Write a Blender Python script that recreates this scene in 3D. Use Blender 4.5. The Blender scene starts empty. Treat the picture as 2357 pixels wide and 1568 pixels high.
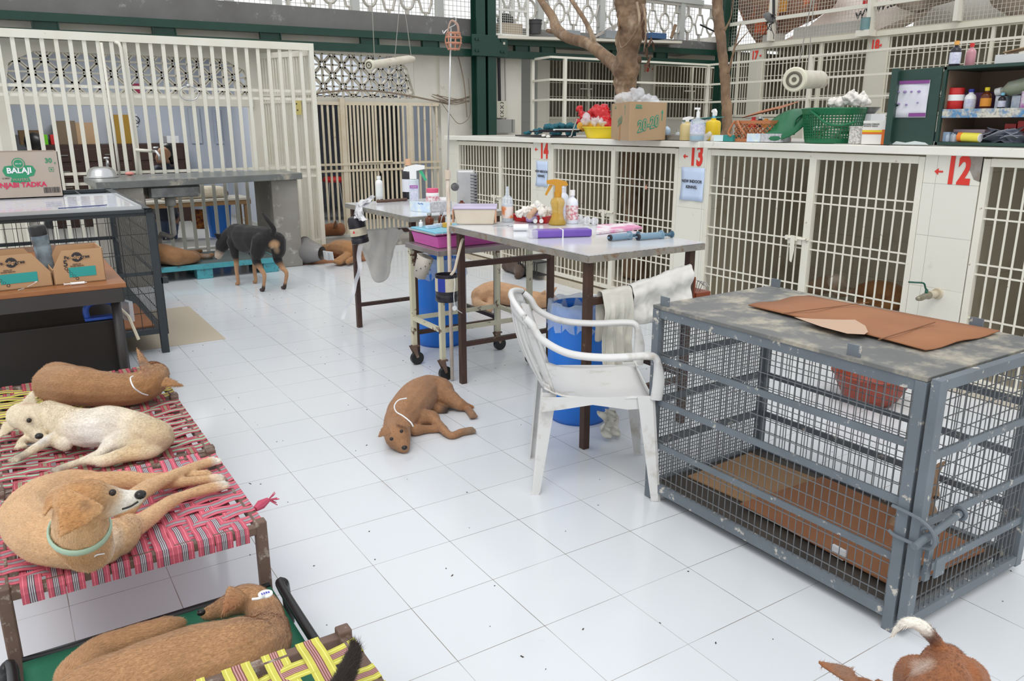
import bpy, bmesh, math, random
from mathutils import Vector as V, Matrix, Quaternion
random.seed(7)
SC = bpy.context.scene
COL = SC.collection
# ---------------------------------------------------------------- camera, sky, light, exposure
FPX = 1820.16
CP = V((-0.90955, -1.69543, 1.46462))
CR = V((0.840066, -0.542482, -0.00175)); CU = V((0.144513, 0.220676, 0.964582)); CW = V((0.522882, 0.810565, -0.263778))
cam = bpy.data.cameras.new('camera'); camo = bpy.data.objects.new('camera', cam); COL.objects.link(camo)
cam.sensor_width = 36.0; cam.lens = FPX / 2357 * 36; cam.clip_start = 0.05; cam.clip_end = 200
camo.matrix_world = Matrix(((CR.x, CU.x, -CW.x, CP.x), (CR.y, CU.y, -CW.y, CP.y), (CR.z, CU.z, -CW.z, CP.z), (0, 0, 0, 1)))
SC.camera = camo
SC.view_settings.view_transform = 'Standard'; SC.view_settings.look = 'None'
SC.view_settings.gamma = 1; SC.view_settings.use_curve_mapping = False
SC.view_settings.exposure = 0.22
wd = bpy.data.worlds.new('sky'); SC.world = wd; wd.use_nodes = True
bg = wd.node_tree.nodes['Background']; bg.inputs[0].default_value = (0.95, 0.975, 1.0, 1); bg.inputs[1].default_value = 0.95
sun = bpy.data.lights.new('sun', 'SUN'); sun.energy = 0.95; sun.angle = math.radians(30); sun.color = (1.0, 0.96, 0.9)
suno = bpy.data.objects.new('sun', sun); COL.objects.link(suno); suno.rotation_euler = (math.radians(32), math.radians(12), math.radians(-60)); suno.location = (0, 0, 9)
def fill_light(loc, size, energy, rot=(0, 0, 0)):
    l = bpy.data.lights.new('room_fill', 'AREA'); l.shape = 'RECTANGLE'; l.size, l.size_y = size; l.energy = energy
    o = bpy.data.objects.new('room_fill', l); COL.objects.link(o); o.location = loc; o.rotation_euler = rot; return o
fill_light((0.6, 9.6, 2.55), (1.2, 0.2), 38); fill_light((3.2, 8.9, 2.5), (0.8, 0.2), 12)  # unseen area lights added to brighten the room and the gate passage

def ray(x, y): return CW + CR * ((x - 1178.5) / FPX) - CU * ((y - 784) / FPX)
def F(x, y, z=0.0):                 # point where the sight line meets the level z
    d = ray(x, y); return CP + d * ((z - CP.z) / d.z)
def GX(x, y, X):
    d = ray(x, y); return CP + d * ((X - CP.x) / d.x)
def GY(x, y, Y):
    d = ray(x, y); return CP + d * ((Y - CP.y) / d.y)
R = math.radians
PI = math.pi
# ---------------------------------------------------------------- materials
MATS = {}
def M(name, c=None, rough=.5, metal=0, c2=None, ns=4, amt=.5, c3=None, s3=18, t3=.62, bump=0, bs=60, trans=0, alpha=1, emit=0, sc=(1, 1, 1), soft=.06, ior=1.45, spec=.5):
    if name in MATS: return MATS[name]
    m = bpy.data.materials.new(name); MATS[name] = m; m.use_nodes = True
    nt = m.node_tree; N = nt.nodes; L = nt.links; b = N['Principled BSDF']
    def inp(k, v):
        if k in b.inputs: b.inputs[k].default_value = v
    inp('Roughness', rough); inp('Metallic', metal); inp('Transmission Weight', trans); inp('Alpha', alpha); inp('IOR', ior); inp('Specular IOR Level', spec)
    c = tuple(c) + (1,)
    inp('Base Color', c)
    if emit: inp('Emission Color', c); inp('Emission Strength', emit)
    tc = N.new('ShaderNodeTexCoord'); mp = N.new('ShaderNodeMapping'); mp.inputs['Scale'].default_value = sc
    L.new(tc.outputs['Object'], mp.inputs[0])
    out = None
    if c2:
        n = N.new('ShaderNodeTexNoise'); n.inputs['Scale'].default_value = ns; n.inputs['Detail'].default_value = 6; n.inputs['Roughness'].default_value = .6
        L.new(mp.outputs[0], n.inputs['Vector'])
        r = N.new('ShaderNodeMapRange'); r.inputs['From Min'].default_value = .5 - amt / 2; r.inputs['From Max'].default_value = .5 + amt / 2
        L.new(n.outputs['Fac'], r.inputs['Value'])
        x = N.new('ShaderNodeMix'); x.data_type = 'RGBA'; x.inputs['A'].default_value = c; x.inputs['B'].default_value = tuple(c2) + (1,)
        L.new(r.outputs[0], x.inputs['Factor']); out = x.outputs['Result']
    if c3:
        n = N.new('ShaderNodeTexNoise'); n.inputs['Scale'].default_value = s3; n.inputs['Detail'].default_value = 8; n.inputs['Roughness'].default_value = .65
        L.new(mp.outputs[0], n.inputs['Vector'])
        r = N.new('ShaderNodeMapRange'); r.inputs['From Min'].default_value = t3 - soft; r.inputs['From Max'].default_value = t3 + soft
        L.new(n.outputs['Fac'], r.inputs['Value'])
        x = N.new('ShaderNodeMix'); x.data_type = 'RGBA'; x.inputs['A'].default_value = c; x.inputs['B'].default_value = tuple(c3) + (1,)
        if out: L.new(out, x.inputs['A'])
        L.new(r.outputs[0], x.inputs['Factor']); out = x.outputs['Result']
    if out: L.new(out, b.inputs['Base Color'])
    if bump:
        n = N.new('ShaderNodeTexNoise'); n.inputs['Scale'].default_value = bs; n.inputs['Detail'].default_value = 5
        L.new(mp.outputs[0], n.inputs['Vector'])
        k = N.new('ShaderNodeBump'); k.inputs['Strength'].default_value = bump; k.inputs['Distance'].default_value = .004
        L.new(n.outputs['Fac'], k.inputs['Height']); L.new(k.outputs[0], b.inputs['Normal'])
    return m
def tile_mat(name, size, mort, c1, c2, cm, rough, plane='xy', off=(0, 0), bw=1.0, rh=1.0, dirt=None, shift=0.0):
    m = bpy.data.materials.new(name); MATS[name] = m; m.use_nodes = True
    nt = m.node_tree; N = nt.nodes; L = nt.links; b = N['Principled BSDF']
    g = N.new('ShaderNodeNewGeometry'); s = N.new('ShaderNodeSeparateXYZ'); cb = N.new('ShaderNodeCombineXYZ'); L.new(g.outputs['Position'], s.inputs[0])
    for k, ax in enumerate(plane):
        a = N.new('ShaderNodeMath'); a.operation = 'ADD'; a.inputs[1].default_value = off[k] + 100 * size * (bw, rh)[k]
        L.new(s.outputs['XYZ'.index(ax.upper())], a.inputs[0]); L.new(a.outputs[0], cb.inputs[k])
    t = N.new('ShaderNodeTexBrick'); t.offset = shift; t.offset_frequency = 2; t.squash = 1
    t.inputs['Scale'].default_value = 1 / size; t.inputs['Brick Width'].default_value = bw; t.inputs['Row Height'].default_value = rh
    t.inputs['Mortar Size'].default_value = mort; t.inputs['Mortar Smooth'].default_value = .3
    for k, c in (('Color1', c1), ('Color2', c2)): t.inputs[k].default_value = c + (1,)
    L.new(cb.outputs[0], t.inputs['Vector'])
    n = N.new('ShaderNodeTexNoise'); n.inputs['Scale'].default_value = 2.2; n.inputs['Detail'].default_value = 5
    mm = N.new('ShaderNodeMix'); mm.data_type = 'RGBA'; mm.inputs['A'].default_value = cm + (1,); mm.inputs['B'].default_value = tuple(c1[i] * .55 + cm[i] * .45 for i in range(3)) + (1,)
    r = N.new('ShaderNodeMapRange'); r.inputs['From Min'].default_value = .45; r.inputs['From Max'].default_value = .6
    L.new(n.outputs['Fac'], r.inputs['Value']); L.new(g.outputs['Position'], n.inputs['Vector']); L.new(r.outputs[0], mm.inputs['Factor']); L.new(mm.outputs['Result'], t.inputs['Mortar'])
    out = t.outputs['Color']
    for (dc, ds, dt, dw) in (dirt or []):
        n2 = N.new('ShaderNodeTexNoise'); n2.inputs['Scale'].default_value = ds; n2.inputs['Detail'].default_value = 8; n2.inputs['Roughness'].default_value = .7
        L.new(g.outputs['Position'], n2.inputs['Vector'])
        r2 = N.new('ShaderNodeMapRange'); r2.inputs['From Min'].default_value = dt; r2.inputs['From Max'].default_value = dt + dw
        L.new(n2.outputs['Fac'], r2.inputs['Value'])
        x = N.new('ShaderNodeMix'); x.data_type = 'RGBA'; x.inputs['B'].default_value = dc + (1,)
        L.new(out, x.inputs['A']); L.new(r2.outputs[0], x.inputs['Factor']); out = x.outputs['Result']
    L.new(out, b.inputs['Base Color']); b.inputs['Roughness'].default_value = rough
    return m
# ---------------------------------------------------------------- geometry helpers
def wloc(o):
    p = V((0, 0, 0))
    while o: p += o.location; o = o.parent
    return p
class B:
    def __init__(s): s.m = bmesh.new(); s.cl = None
    def box(s, x0, y0, z0, x1, y1, z1):
        c = V(((x0 + x1) / 2, (y0 + y1) / 2, (z0 + z1) / 2)); return s.ob(c, (abs(x1 - x0), abs(y1 - y0), abs(z1 - z0)))
    def ob(s, c, d, rot=None):
        T = Matrix.Translation(V(c)) @ (rot.to_4x4() if rot else Matrix.Identity(4)) @ Matrix.Diagonal((d[0], d[1], d[2], 1))
        bmesh.ops.create_cube(s.m, size=1, matrix=T); return s
    def bar(s, p, q, w, h=None, up=(0, 0, 1)):
        p, q = V(p), V(q); h = h or w; z = q - p; L = z.length
        if L < 1e-6: return s
        z /= L; u = V(up)
        if abs(z.dot(u)) > .98: u = V((1, 0, 0)) if abs(z.x) < .9 else V((0, 1, 0))
        x = u.cross(z).normalized(); y = z.cross(x)
        r = Matrix((x, y, z)).transposed()
        return s.ob((p + q) / 2, (w, h, L), r)
    def tube(s, pts, r, n=8, cap=True, close=False, sq=(1, 1)):
        pts = [V(p) for p in pts]; k = len(pts); rs = r if isinstance(r, (list, tuple)) else [r] * k
        rings = []; ref = None
        for i, p in enumerate(pts):
            a = pts[(i - 1) % k] if (i > 0 or close) else p; b = pts[(i + 1) % k] if (i < k - 1 or close) else p
            t = (b - a)
            if t.length < 1e-9: t = V((0, 0, 1))
            t.normalize()
            if ref is None:
                ref = V((0, 0, 1)).cross(t)
                if ref.length < .15: ref = V((1, 0, 0)).cross(t)
            x = (ref - t * ref.dot(t)).normalized(); ref = x; y = t.cross(x)
            rings.append([s.m.verts.new(p + (x * math.cos(2 * PI * j / n) * sq[0] + y * math.sin(2 * PI * j / n) * sq[1]) * rs[i]) for j in range(n)])
        m = k if close else k - 1
        for i in range(m):
            A, C = rings[i], rings[(i + 1) % k]
            for j in range(n): s.m.faces.new((A[j], A[(j + 1) % n], C[(j + 1) % n], C[j]))
        if cap and not close:
            s.m.faces.new(rings[0][::-1]); s.m.faces.new(rings[-1])
        return s
    def lathe(s, prof, c=(0, 0, 0), n=24, rot=None, sx=1, sy=1):
        c = V(c); rings = []
        for (r, z) in prof:
            ring = []
            for j in range(n if r > 1e-6 else 1):
                a = 2 * PI * j / n; v = V((r * math.cos(a) * sx, r * math.sin(a) * sy, z))
                if rot: v = rot @ v
                ring.append(s.m.verts.new(c + v))
            rings.append(ring)
        for A, C in zip(rings, rings[1:]):
            for j in range(n):
                a, b = A[j % len(A)], A[(j + 1) % len(A)]; d, e = C[j % len(C)], C[(j + 1) % len(C)]
                f = [a, b, e, d]; f = [v for i, v in enumerate(f) if v not in f[:i]]
                if len(f) > 2:
                    try: s.m.faces.new(f)
                    except ValueError: pass
        return s
    def ell(s, c, r, rot=None, sub=2):
        T = Matrix.Translation(V(c)) @ (rot.to_4x4() if rot else Matrix.Identity(4)) @ Matrix.Diagonal((r[0], r[1], r[2], 1))
        bmesh.ops.create_icosphere(s.m, subdivisions=sub, radius=1, matrix=T); return s
    def sheet(s, G, th=0.0, thv=None):     # grid of points -> sheet (thickness along own normals)
        vs = [[s.m.verts.new(V(p)) for p in row] for row in G]
        fs = [s.m.faces.new((vs[i][j], vs[i][j + 1], vs[i + 1][j + 1], vs[i + 1][j])) for i in range(len(G) - 1) for j in range(len(G[0]) - 1)]
        if th:
            for f in fs: f.normal_update()
            bmesh.ops.solidify(s.m, geom=fs, thickness=th)
        return s
    def prism(s, poly, o, ax, ay, az):     # polygon in (ax, ay) from origin o, extruded by vector az
        o, ax, ay, az = V(o), V(ax), V(ay), V(az)
        a = [s.m.verts.new(o + ax * p[0] + ay * p[1]) for p in poly]; b = [s.m.verts.new(v.co + az) for v in a]; n = len(a)
        s.m.faces.new(a[::-1]); s.m.faces.new(b)
        for i in range(n): s.m.faces.new((a[i], a[(i + 1) % n], b[(i + 1) % n], b[i]))
        return s
    def out(s, name, mat, parent=None, smooth=False, bev=0, sub=0, mods=()):
        bmesh.ops.recalc_face_normals(s.m, faces=s.m.faces)
        if parent is not None: base = wloc(parent)
        else:
            xs = [v.co for v in s.m.verts]
            base = V(((min(v.x for v in xs) + max(v.x for v in xs)) / 2, (min(v.y for v in xs) + max(v.y for v in xs)) / 2, min(v.z for v in xs)))
        for v in s.m.verts: v.co -= base
        me = bpy.data.meshes.new(name); s.m.to_mesh(me); s.m.free()
        o = bpy.data.objects.new(name, me); COL.objects.link(o)
        if parent is not None: o.parent = parent
        else: o.location = base
        if mat: me.materials.append(mat)
        if smooth:
            for p in me.polygons: p.use_smooth = True
            if smooth == 'a': md = o.modifiers.new('es', 'EDGE_SPLIT'); md.split_angle = R(38)
        if bev: b = o.modifiers.new('bevel', 'BEVEL'); b.width = bev; b.segments = 2; b.limit_method = 'ANGLE'
        if sub: b = o.modifiers.new('subd', 'SUBSURF'); b.levels = sub; b.render_levels = sub
        return o
def tag(o, label=None, cat=None, group=None, kind=None):
    if label: o['label'] = label
    if cat: o['category'] = cat
    if group: o['group'] = group
    if kind: o['kind'] = kind
    return o
def thing(name, label, cat, loc=(0, 0, 0), group=None):
    o = bpy.data.objects.new(name, None); COL.objects.link(o); o.location = V(loc); o.empty_display_size = .05
    return tag(o, label, cat, group)
def S(name, b, mat, parent=None, **k):
    o = b.out(name, mat, parent, **k)
    if parent is None: tag(o, kind='structure')
    return o
def copy_tree(o, parent=None):
    c = o.copy(); COL.objects.link(c); c.parent = parent
    for ch in list(o.children): copy_tree(ch, c)
    return c
def again(o, label, loc, rotz=None, group=None, sc=None):
    c = copy_tree(o); c.location = V(loc); tag(c, label, group=group)
    if rotz is not None: c.rotation_euler = (0, 0, rotz)
    if sc: c.scale = sc if isinstance(sc, (tuple, list)) else (sc,) * 3
    return c
def txt(s, size, o, ax, ay, mat, parent, name='lettering', ext=.0006, align='CENTER', lift=.0012, wid=1.0, bold=0.0, shear=0):
    cu = bpy.data.curves.new(name, 'FONT'); cu.body = s; cu.size = size; cu.extrude = ext; cu.align_x = align; cu.align_y = 'CENTER'; cu.offset = bold; cu.shear = shear
    cu.resolution_u = 3
    t = bpy.data.objects.new(name, cu); COL.objects.link(t)
    me = bpy.data.meshes.new_from_object(t); bpy.data.objects.remove(t); bpy.data.curves.remove(cu)
    ax, ay = V(ax).normalized(), V(ay).normalized(); az = ax.cross(ay)
    base = wloc(parent) if parent else V((0, 0, 0))
    for v in me.vertices: v.co = V(o) + ax * v.co.x * wid + ay * v.co.y + az * (v.co.z + lift) - base
    r = bpy.data.objects.new(name, me); COL.objects.link(r); r.parent = parent; me.materials.clear(); me.materials.append(mat)
    return r
def arc(c, r, a0, a1, n, ax=(1, 0, 0), ay=(0, 1, 0)):
    return [V(c) + V(ax) * r * math.cos(a0 + (a1 - a0) * i / n) + V(ay) * r * math.sin(a0 + (a1 - a0) * i / n) for i in range(n + 1)]
def spl(P, n=6):                     # smooth curve through points
    P = [V(p) for p in P]; out = []
    for i in range(len(P) - 1):
        a = P[max(i - 1, 0)]; b = P[i]; c = P[i + 1]; d = P[min(i + 2, len(P) - 1)]
        for k in range(n):
            t = k / n; out.append(.5 * ((2 * b) + (c - a) * t + (2 * a - 5 * b + 4 * c - d) * t * t + (3 * b - a - 3 * c + d) * t ** 3))
    return out + [P[-1]]
def mesh_grid(b, o, ax, ay, w, h, sx, sy, r, wx=None):   # welded wire: crossing thin wires on a rectangle
    o, ax, ay = V(o), V(ax), V(ay); az = ax.cross(ay)
    n = max(1, round(w / sx)); k = max(1, round(h / sy))
    for i in range(n + 1): b.bar(o + ax * (w * i / n) + az * r, o + ax * (w * i / n) + ay * h + az * r, r)
    for i in range(k + 1): b.bar(o + ay * (h * i / k) - az * r, o + ay * (h * i / k) + ax * w - az * r, r)
    return b
X_, Y_, Z_ = V((1, 0, 0)), V((0, 1, 0)), V((0, 0, 1))
def RZ(a): return Matrix.Rotation(a, 3, 'Z')
floor_m = tile_mat('floor_tiles', .3, .0042, (.70, .73, .765), (.682, .712, .75), (.20, .16, .12), .16, dirt=[((.50, .45, .38), 5.5, .69, .09), ((.16, .13, .10), 24, .755, .02)])
wtile = tile_mat('cream_wall_tiles', .29, .004, (.80, .79, .70), (.77, .76, .68), (.35, .33, .28), .3, plane='yz', off=(.08, .0175), rh=1.0, bw=3.0, dirt=[((.55, .50, .36), 3.2, .62, .14), ((.35, .25, .15), 14, .72, .03)])
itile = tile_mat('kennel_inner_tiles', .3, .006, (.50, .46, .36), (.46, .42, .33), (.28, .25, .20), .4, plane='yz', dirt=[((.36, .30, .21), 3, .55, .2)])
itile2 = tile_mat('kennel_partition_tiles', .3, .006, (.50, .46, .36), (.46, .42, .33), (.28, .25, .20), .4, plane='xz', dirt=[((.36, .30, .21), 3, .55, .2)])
plaster = M('white_plaster', (.78, .76, .69), .8, c2=(.70, .67, .58), ns=2.5, amt=.5, c3=(.42, .36, .27), s3=5, t3=.70, bump=.3, bs=12)
gatew = M('cream_gate_paint', (.82, .80, .71), .45, c2=(.76, .73, .62), ns=6, c3=(.30, .20, .12), s3=22, t3=.67, soft=.03)
fencew = M('white_fence_paint', (.78, .77, .70), .4, c2=(.70, .67, .56), ns=3, c3=(.45, .36, .24), s3=14, t3=.72, soft=.04)
fencedirty = M('stained_gate_paint', (.68, .62, .50), .5, c2=(.55, .46, .32), ns=3, c3=(.35, .24, .13), s3=14, t3=.66, soft=.05)
slabw = M('white_slab_paint', (.84, .83, .77), .5, c2=(.78, .76, .68), ns=5, c3=(.45, .40, .32), s3=20, t3=.70)
conc = M('grey_concrete', (.185, .185, .18), .8, c2=(.13, .125, .12), ns=2, c3=(.30, .30, .29), s3=7, t3=.66, bump=.3, bs=30)
conc2 = M('worn_cement', (.30, .285, .255), .8, c2=(.21, .195, .17), ns=2.5, amt=.4, c3=(.42, .40, .36), s3=9, t3=.63, bump=.35, bs=25)
counterm = M('kota_stone', (.19, .20, .195), .3, c2=(.13, .14, .135), ns=5, c3=(.42, .38, .31), s3=4, t3=.62)
green = M('dark_green_paint', (.006, .036, .024), .42, c2=(.009, .05, .034), ns=3, c3=(.10, .16, .13), s3=30, t3=.74)
red = M('red_paint', (.75, .045, .03), .5)
rust = M('rusty_brown_iron', (.055, .035, .028), .5, metal=.3, c2=(.10, .05, .035), ns=9, c3=(.30, .22, .15), s3=30, t3=.68)
bluegrey = M('grey_blue_cage_paint', (.165, .195, .225), .45, c2=(.12, .14, .16), ns=5, c3=(.55, .52, .46), s3=26, t3=.63, soft=.03)
black = M('black_plastic', (.012, .012, .013), .35)
blacki = M('black_iron', (.02, .02, .022), .5, c2=(.035, .035, .036), ns=8)
steel = M('stainless_steel', (.62, .63, .64), .28, metal=.9, c2=(.5, .5, .5), ns=6, bump=.05)
wirem = M('galvanised_wire', (.20, .21, .22), .5, metal=.5)
white = M('white_plastic', (.83, .84, .84), .35)
paper = M('white_paper', (.82, .83, .86), .7)
cardb = M('brown_cardboard', (.42, .26, .14), .8, c2=(.38, .22, .115), ns=6, bump=.1, bs=90)
cardd = M('dark_red_cardboard', (.36, .16, .075), .8, c2=(.30, .125, .06), ns=4, bump=.1, bs=80)
def simple(n, c, r=.45, **k): return M(n, c, r, **k)
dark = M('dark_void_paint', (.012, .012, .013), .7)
bluewall = M('pale_blue_wall', (.60, .65, .74), .7, c2=(.55, .60, .69), ns=3)
clearp = M('clear_plastic', (.93, .95, .97), .12, trans=.85, ior=1.2)
filmp = M('thin_plastic_film', (.92, .93, .96), .2, alpha=.42, c2=(.8, .82, .88), ns=20, bump=.6, bs=25)
woodm = M('orange_veneer', (.36, .15, .06), .35, c2=(.26, .10, .04), ns=9, sc=(1, 8, 8), bump=.05)
bark = M('tree_bark', (.27, .175, .105), .85, c2=(.12, .075, .048), ns=9, amt=.35, c3=(.40, .31, .22), s3=5, t3=.60, soft=.08, bump=1, bs=22, sc=(1, 1, .5))
ink = M('black_ink', (.03, .03, .035), .6)
# ---------------------------------------------------------------- setting
b = B(); b.box(-3.5, -4.5, -.06, 3.48, 7.42, 0); S('floor', b, floor_m)
b = B(); b.box(3.48, -4.5, -.06, 5.0, 6.5, .03); b.box(3.47, -4.5, -.02, 3.62, 6.5, .045); S('trim_1', b, M('marble_ledge', (.66, .61, .51), .4, c2=(.55, .48, .37), ns=3, c3=(.30, .22, .14), s3=10, t3=.64))
b = B(); b.box(2.2, 7.42, -.06, 5.0, 7.95, .075); b.box(-3.5, 7.42, -.06, 2.2, 7.6, .05); S('trim_2', b, conc2)
b = B(); b.box(-3.5, 7.6, -.06, 2.2, 13, .06); b.box(2.2, 7.95, -.06, 5.0, 13, .1); S('floor', b, M('indoor_floor', (.55, .55, .53), .3, c2=(.48, .48, .46), ns=4))
# near kennel row (front face x = 3.5)
PIL = [(4.467, 4.76), (2.51, 2.80), (.552, .863), (6.27, 6.45)]
pil = []
for k, (a, c) in enumerate(PIL):
    b = B(); b.box(3.5, a, .04, 3.62, c, 1.297); pil.append(S('wall_pillar', b, wtile, bev=.003))
b = B(); b.box(3.51, .545, .04, 3.60, .562, 1.29); b.prism([(0, 0), (.10, 0), (.03, -.12), (0, -.13)], (3.4985, .552, 1.295), Y_, Z_, X_ * .02); S('trim_3', b, M('broken_cement_edge', (.42, .40, .36), .9, c2=(.22, .18, .14), ns=14))
for (y0, y1) in ((2.545, 6.47), (-3.0, 2.50)):
    b = B(); b.box(3.45, y0, 1.297, 4.9, y1, 1.342); S('trim_4', b, slabw, bev=.004)
b = B(); b.box(3.55, 2.53, 1.3425, 4.88, 6.4, 1.345); b.box(3.56, -2.9, 1.3425, 4.88, 2.5, 1.345); S('trim_5', b, M('grey_slab_top', (.36, .34, .31), .6, c2=(.5, .48, .44), ns=3))
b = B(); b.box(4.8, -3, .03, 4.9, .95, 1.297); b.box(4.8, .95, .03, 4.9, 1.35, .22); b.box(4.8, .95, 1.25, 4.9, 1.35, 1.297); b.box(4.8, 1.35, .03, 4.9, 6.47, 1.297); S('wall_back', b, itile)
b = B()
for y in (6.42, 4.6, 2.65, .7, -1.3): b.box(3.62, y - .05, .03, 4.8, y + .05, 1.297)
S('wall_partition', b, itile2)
b = B()
for y in (.97, 1.06, 1.15, 1.24, 1.33): b.bar((4.79, y, .22), (4.79, y, 1.25), .012)
for z in (.24, .5, .56, .85, .91, 1.2): b.bar((4.79, .95, z), (4.79, 1.35, z), .014)
b.box(4.77, .94, .2, 4.80, .965, 1.26); b.box(4.77, 1.335, .2, 4.80, 1.36, 1.26)
S('window_1', b, gatew)
NUM = {0: '14', 1: '13', 2: '12'}
for k, (sx, sy, sz, n) in {0: (1252, 348, .152, 8.), 1: (1603, 360, .150, 8.), 2: (2205, 395, .150, 8.)}.items():
    p = GX(sx, sy, 3.4985)
    txt(NUM[k], .205, p, -Y_, Z_, red, pil[k], name='painted_number', wid=.68, bold=.008)
    q = GX({0: 1235, 1: 1579, 2: 2163}[k], {0: 344, 1: 360, 2: 395}[k], 3.498)
    bb = B(); bb.bar(q + Y_ * .018, q - Y_ * .018, .009, .003, up=(1, 0, 0)); bb.prism([(.03, 0), (.008, .018), (.008, -.018)], q - X_ * .001, Y_, Z_, X_ * .003); bb.out('painted_arrow', red, pil[k])
for k, (cx, cy, w, h, lab) in enumerate([(1247, 400, .185, .235, 'pale blue printed paper notice on the pillar painted 14'), (1593, 424, .235, .245, 'pale blue printed paper notice on the pillar painted 13')]):
    p = GX(cx, cy, 3.494); t = thing('paper_notice', lab, 'notice', p - Z_ * h / 2, 'printed notices on the kennel pillars')
    b = B(); G = [[p + Y_ * (-w / 2 + w * i / 6) + Z_ * (-h / 2 + h * j / 6) - X_ * (.004 * math.sin(i * 1.3 + j) + (.006 if j == 0 and i > 3 else 0)) for i in range(7)] for j in range(7)]
    b.sheet(G, .0006); b.out('sheet', M('blue_white_paper', (.60, .72, .93), .5), t, smooth=True)
    txt('NEW INDOOR', .031, p + Z_ * .02 - X_ * .006, -Y_, Z_, ink, t, bold=.0006); txt('KENNEL', .031, p - Z_ * .022 - X_ * .006, -Y_, Z_, ink, t, bold=.0006)
# barred gates of the near row: two leaves each
def gate(y0, y1, ym, lab, x=3.52, z0=.085, zt=1.245, nb=None, grp='barred gates of the near kennel row', latch=True, mat=None):
    mat = mat or gatew
    t = thing('kennel_gate', lab, 'gate', (x, (y0 + y1) / 2, .03), grp)
    b = B()
    for y in (y0 + .018, y1 - .018): b.box(x - .02, y - .018, .045, x + .02, y + .018, zt + .04)
    b.box(x - .019, y0 + .037, zt, x + .019, y1 - .037, zt + .042); b.box(x - .018, y0 + .037, z0 - .02, x + .018, y1 - .037, z0 + .012)
    b.out('gate_frame', mat, t, bev=.002)
    b = B(); b.box(x - .022, ym - .026, z0 - .02, x + .02, ym + .026, zt + .01); b.out('meeting_stile', mat, t, bev=.002)
    for (a, c) in ((y0 + .036, ym - .026), (ym + .026, y1 - .036)):
        b = B(); n = max(2, round((c - a) / .0585))
        for i in range(1, n): b.tube([(x, a + (c - a) * i / n, z0), (x, a + (c - a) * i / n, zt)], .0062, 6)
        for z in (1.03, .973, .728, .672, .43, .377, .15):
            b.bar((x, a, z), (x, c, z), .009)
        b.out('bar_panel', mat, t)
    if latch:
        b = B(); z = .735; yb = ym + .03
        b.tube([(x - .03, yb + .13, z), (x - .03, ym - .03, z)], .007, 8); b.box(x - .024, yb - .0, z - .04, x - .008, yb + .11, z + .012)
        for yy in (yb + .11, yb + .035): b.ob((x - .03, yy, z), (.02, .018, .03))
        b.prism([(-.012, .02), (.018, .02), (.02, -.06), (.012, -.15), (-.004, -.16), (-.016, -.08)], (x - .042, yb + .05, z), Y_, Z_, -X_ * .006)
        b.out('latch', mat, t, bev=.002)
    return t
gate(.865, 2.508, 1.598, 'wide cream barred kennel gate between the pillars painted 13 and 12')
gate(2.802, 4.465, 3.567, 'cream barred kennel gate between the pillars painted 14 and 13')
gate(4.762, 6.268, 5.367, 'farthest cream barred kennel gate, left of the pillar painted 14')
gate(-1.25, .545, -.35, 'cream barred kennel gate right of the pillar painted 12', latch=False)
# lattice wall behind the fence (face y = 8.2)
def jaali(b, x0, x1, z0, z1, y, p=.257, t=.021, dep=.05, zo=0):
    nx = math.ceil((x1 - x0) / p) + 1; nz = math.ceil((z1 - z0) / p) + 1; zc = (z0 + z1) / 2 + zo
    def br(ax, az, cx, cz, w=t):
        # clip to the panel
        P, Q = V((ax, 0, az)), V((cx, 0, cz)); ts = [0, 1]
        for (lo, hi, k) in ((x0, x1, 0), (z0, z1, 2)):
            d = Q[k] - P[k]
            if abs(d) < 1e-9:
                if not lo <= P[k] <= hi: return
            else:
                u, v = sorted(((lo - P[k]) / d, (hi - P[k]) / d)); ts[0] = max(ts[0], u); ts[1] = min(ts[1], v)
        if ts[1] - ts[0] < .05: return
        A = P.lerp(Q, ts[0]); C = P.lerp(Q, ts[1])
        b.bar((A.x, y + dep / 2, A.z), (C.x, y + dep / 2, C.z), dep, w, up=(0, 1, 0)) if False else b.bar((A.x, y + dep / 2, A.z), (C.x, y + dep / 2, C.z), w, dep, up=(0, 1, 0))
    for i in range(-1, nx):
        for k in range(-(nz // 2) - 1, nz // 2 + 2):
            cx = x0 + (i + .5) * p; cz = zc + k * p / 1 * .5 * 2
            for (ox, oz) in ((0, 0), (p / 2, p / 2)):
                X, Z = cx + ox, cz + oz; a = p * .385; c = p * .16; pts = [(a, c), (c, a), (-c, a), (-a, c), (-a, -c), (-c, -a), (c, -a), (a, -c)]
                for j in range(8): br(X + pts[j][0], Z + pts[j][1], X + pts[(j + 1) % 8][0], Z + pts[(j + 1) % 8][1])
                br(X - a, Z, X + a, Z, t * .9); br(X, Z - a, X, Z + a, t * .9)
    return b
WY = 8.2
b = B()
b.box(-3.5, WY, .06, -.66, WY + .2, 3.0); b.box(-.66, WY, 2.2, 1.82, WY + .2, 2.55); b.box(-.66, WY - .03, 1.672, 1.82, WY + .2, 1.80); b.box(1.82, WY, .06, 2.6, WY + .25, 2.55)
b.box(2.6, WY, 2.315, 3.95, WY + .2, 2.55); b.box(2.6, WY - .03, 1.725, 4.33, WY + .2, 1.795); b.box(3.95, WY, 1.79, 4.33, WY + .2, 2.55); b.box(4.3, WY - .06, .08, GY(1200, 200, 8.14).x, WY + .2, 2.55)
S('wall_rear', b, plaster)
b = B(); jaali(b, -.66, 1.82, 1.80, 2.2, WY + .05); jaali(b, 2.6, 3.95, 1.795, 2.315, WY + .05)
S('trim_6', b, M('lattice_cement', (.74, .71, .63), .8, c2=(.66, .62, .53), ns=6))
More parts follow.
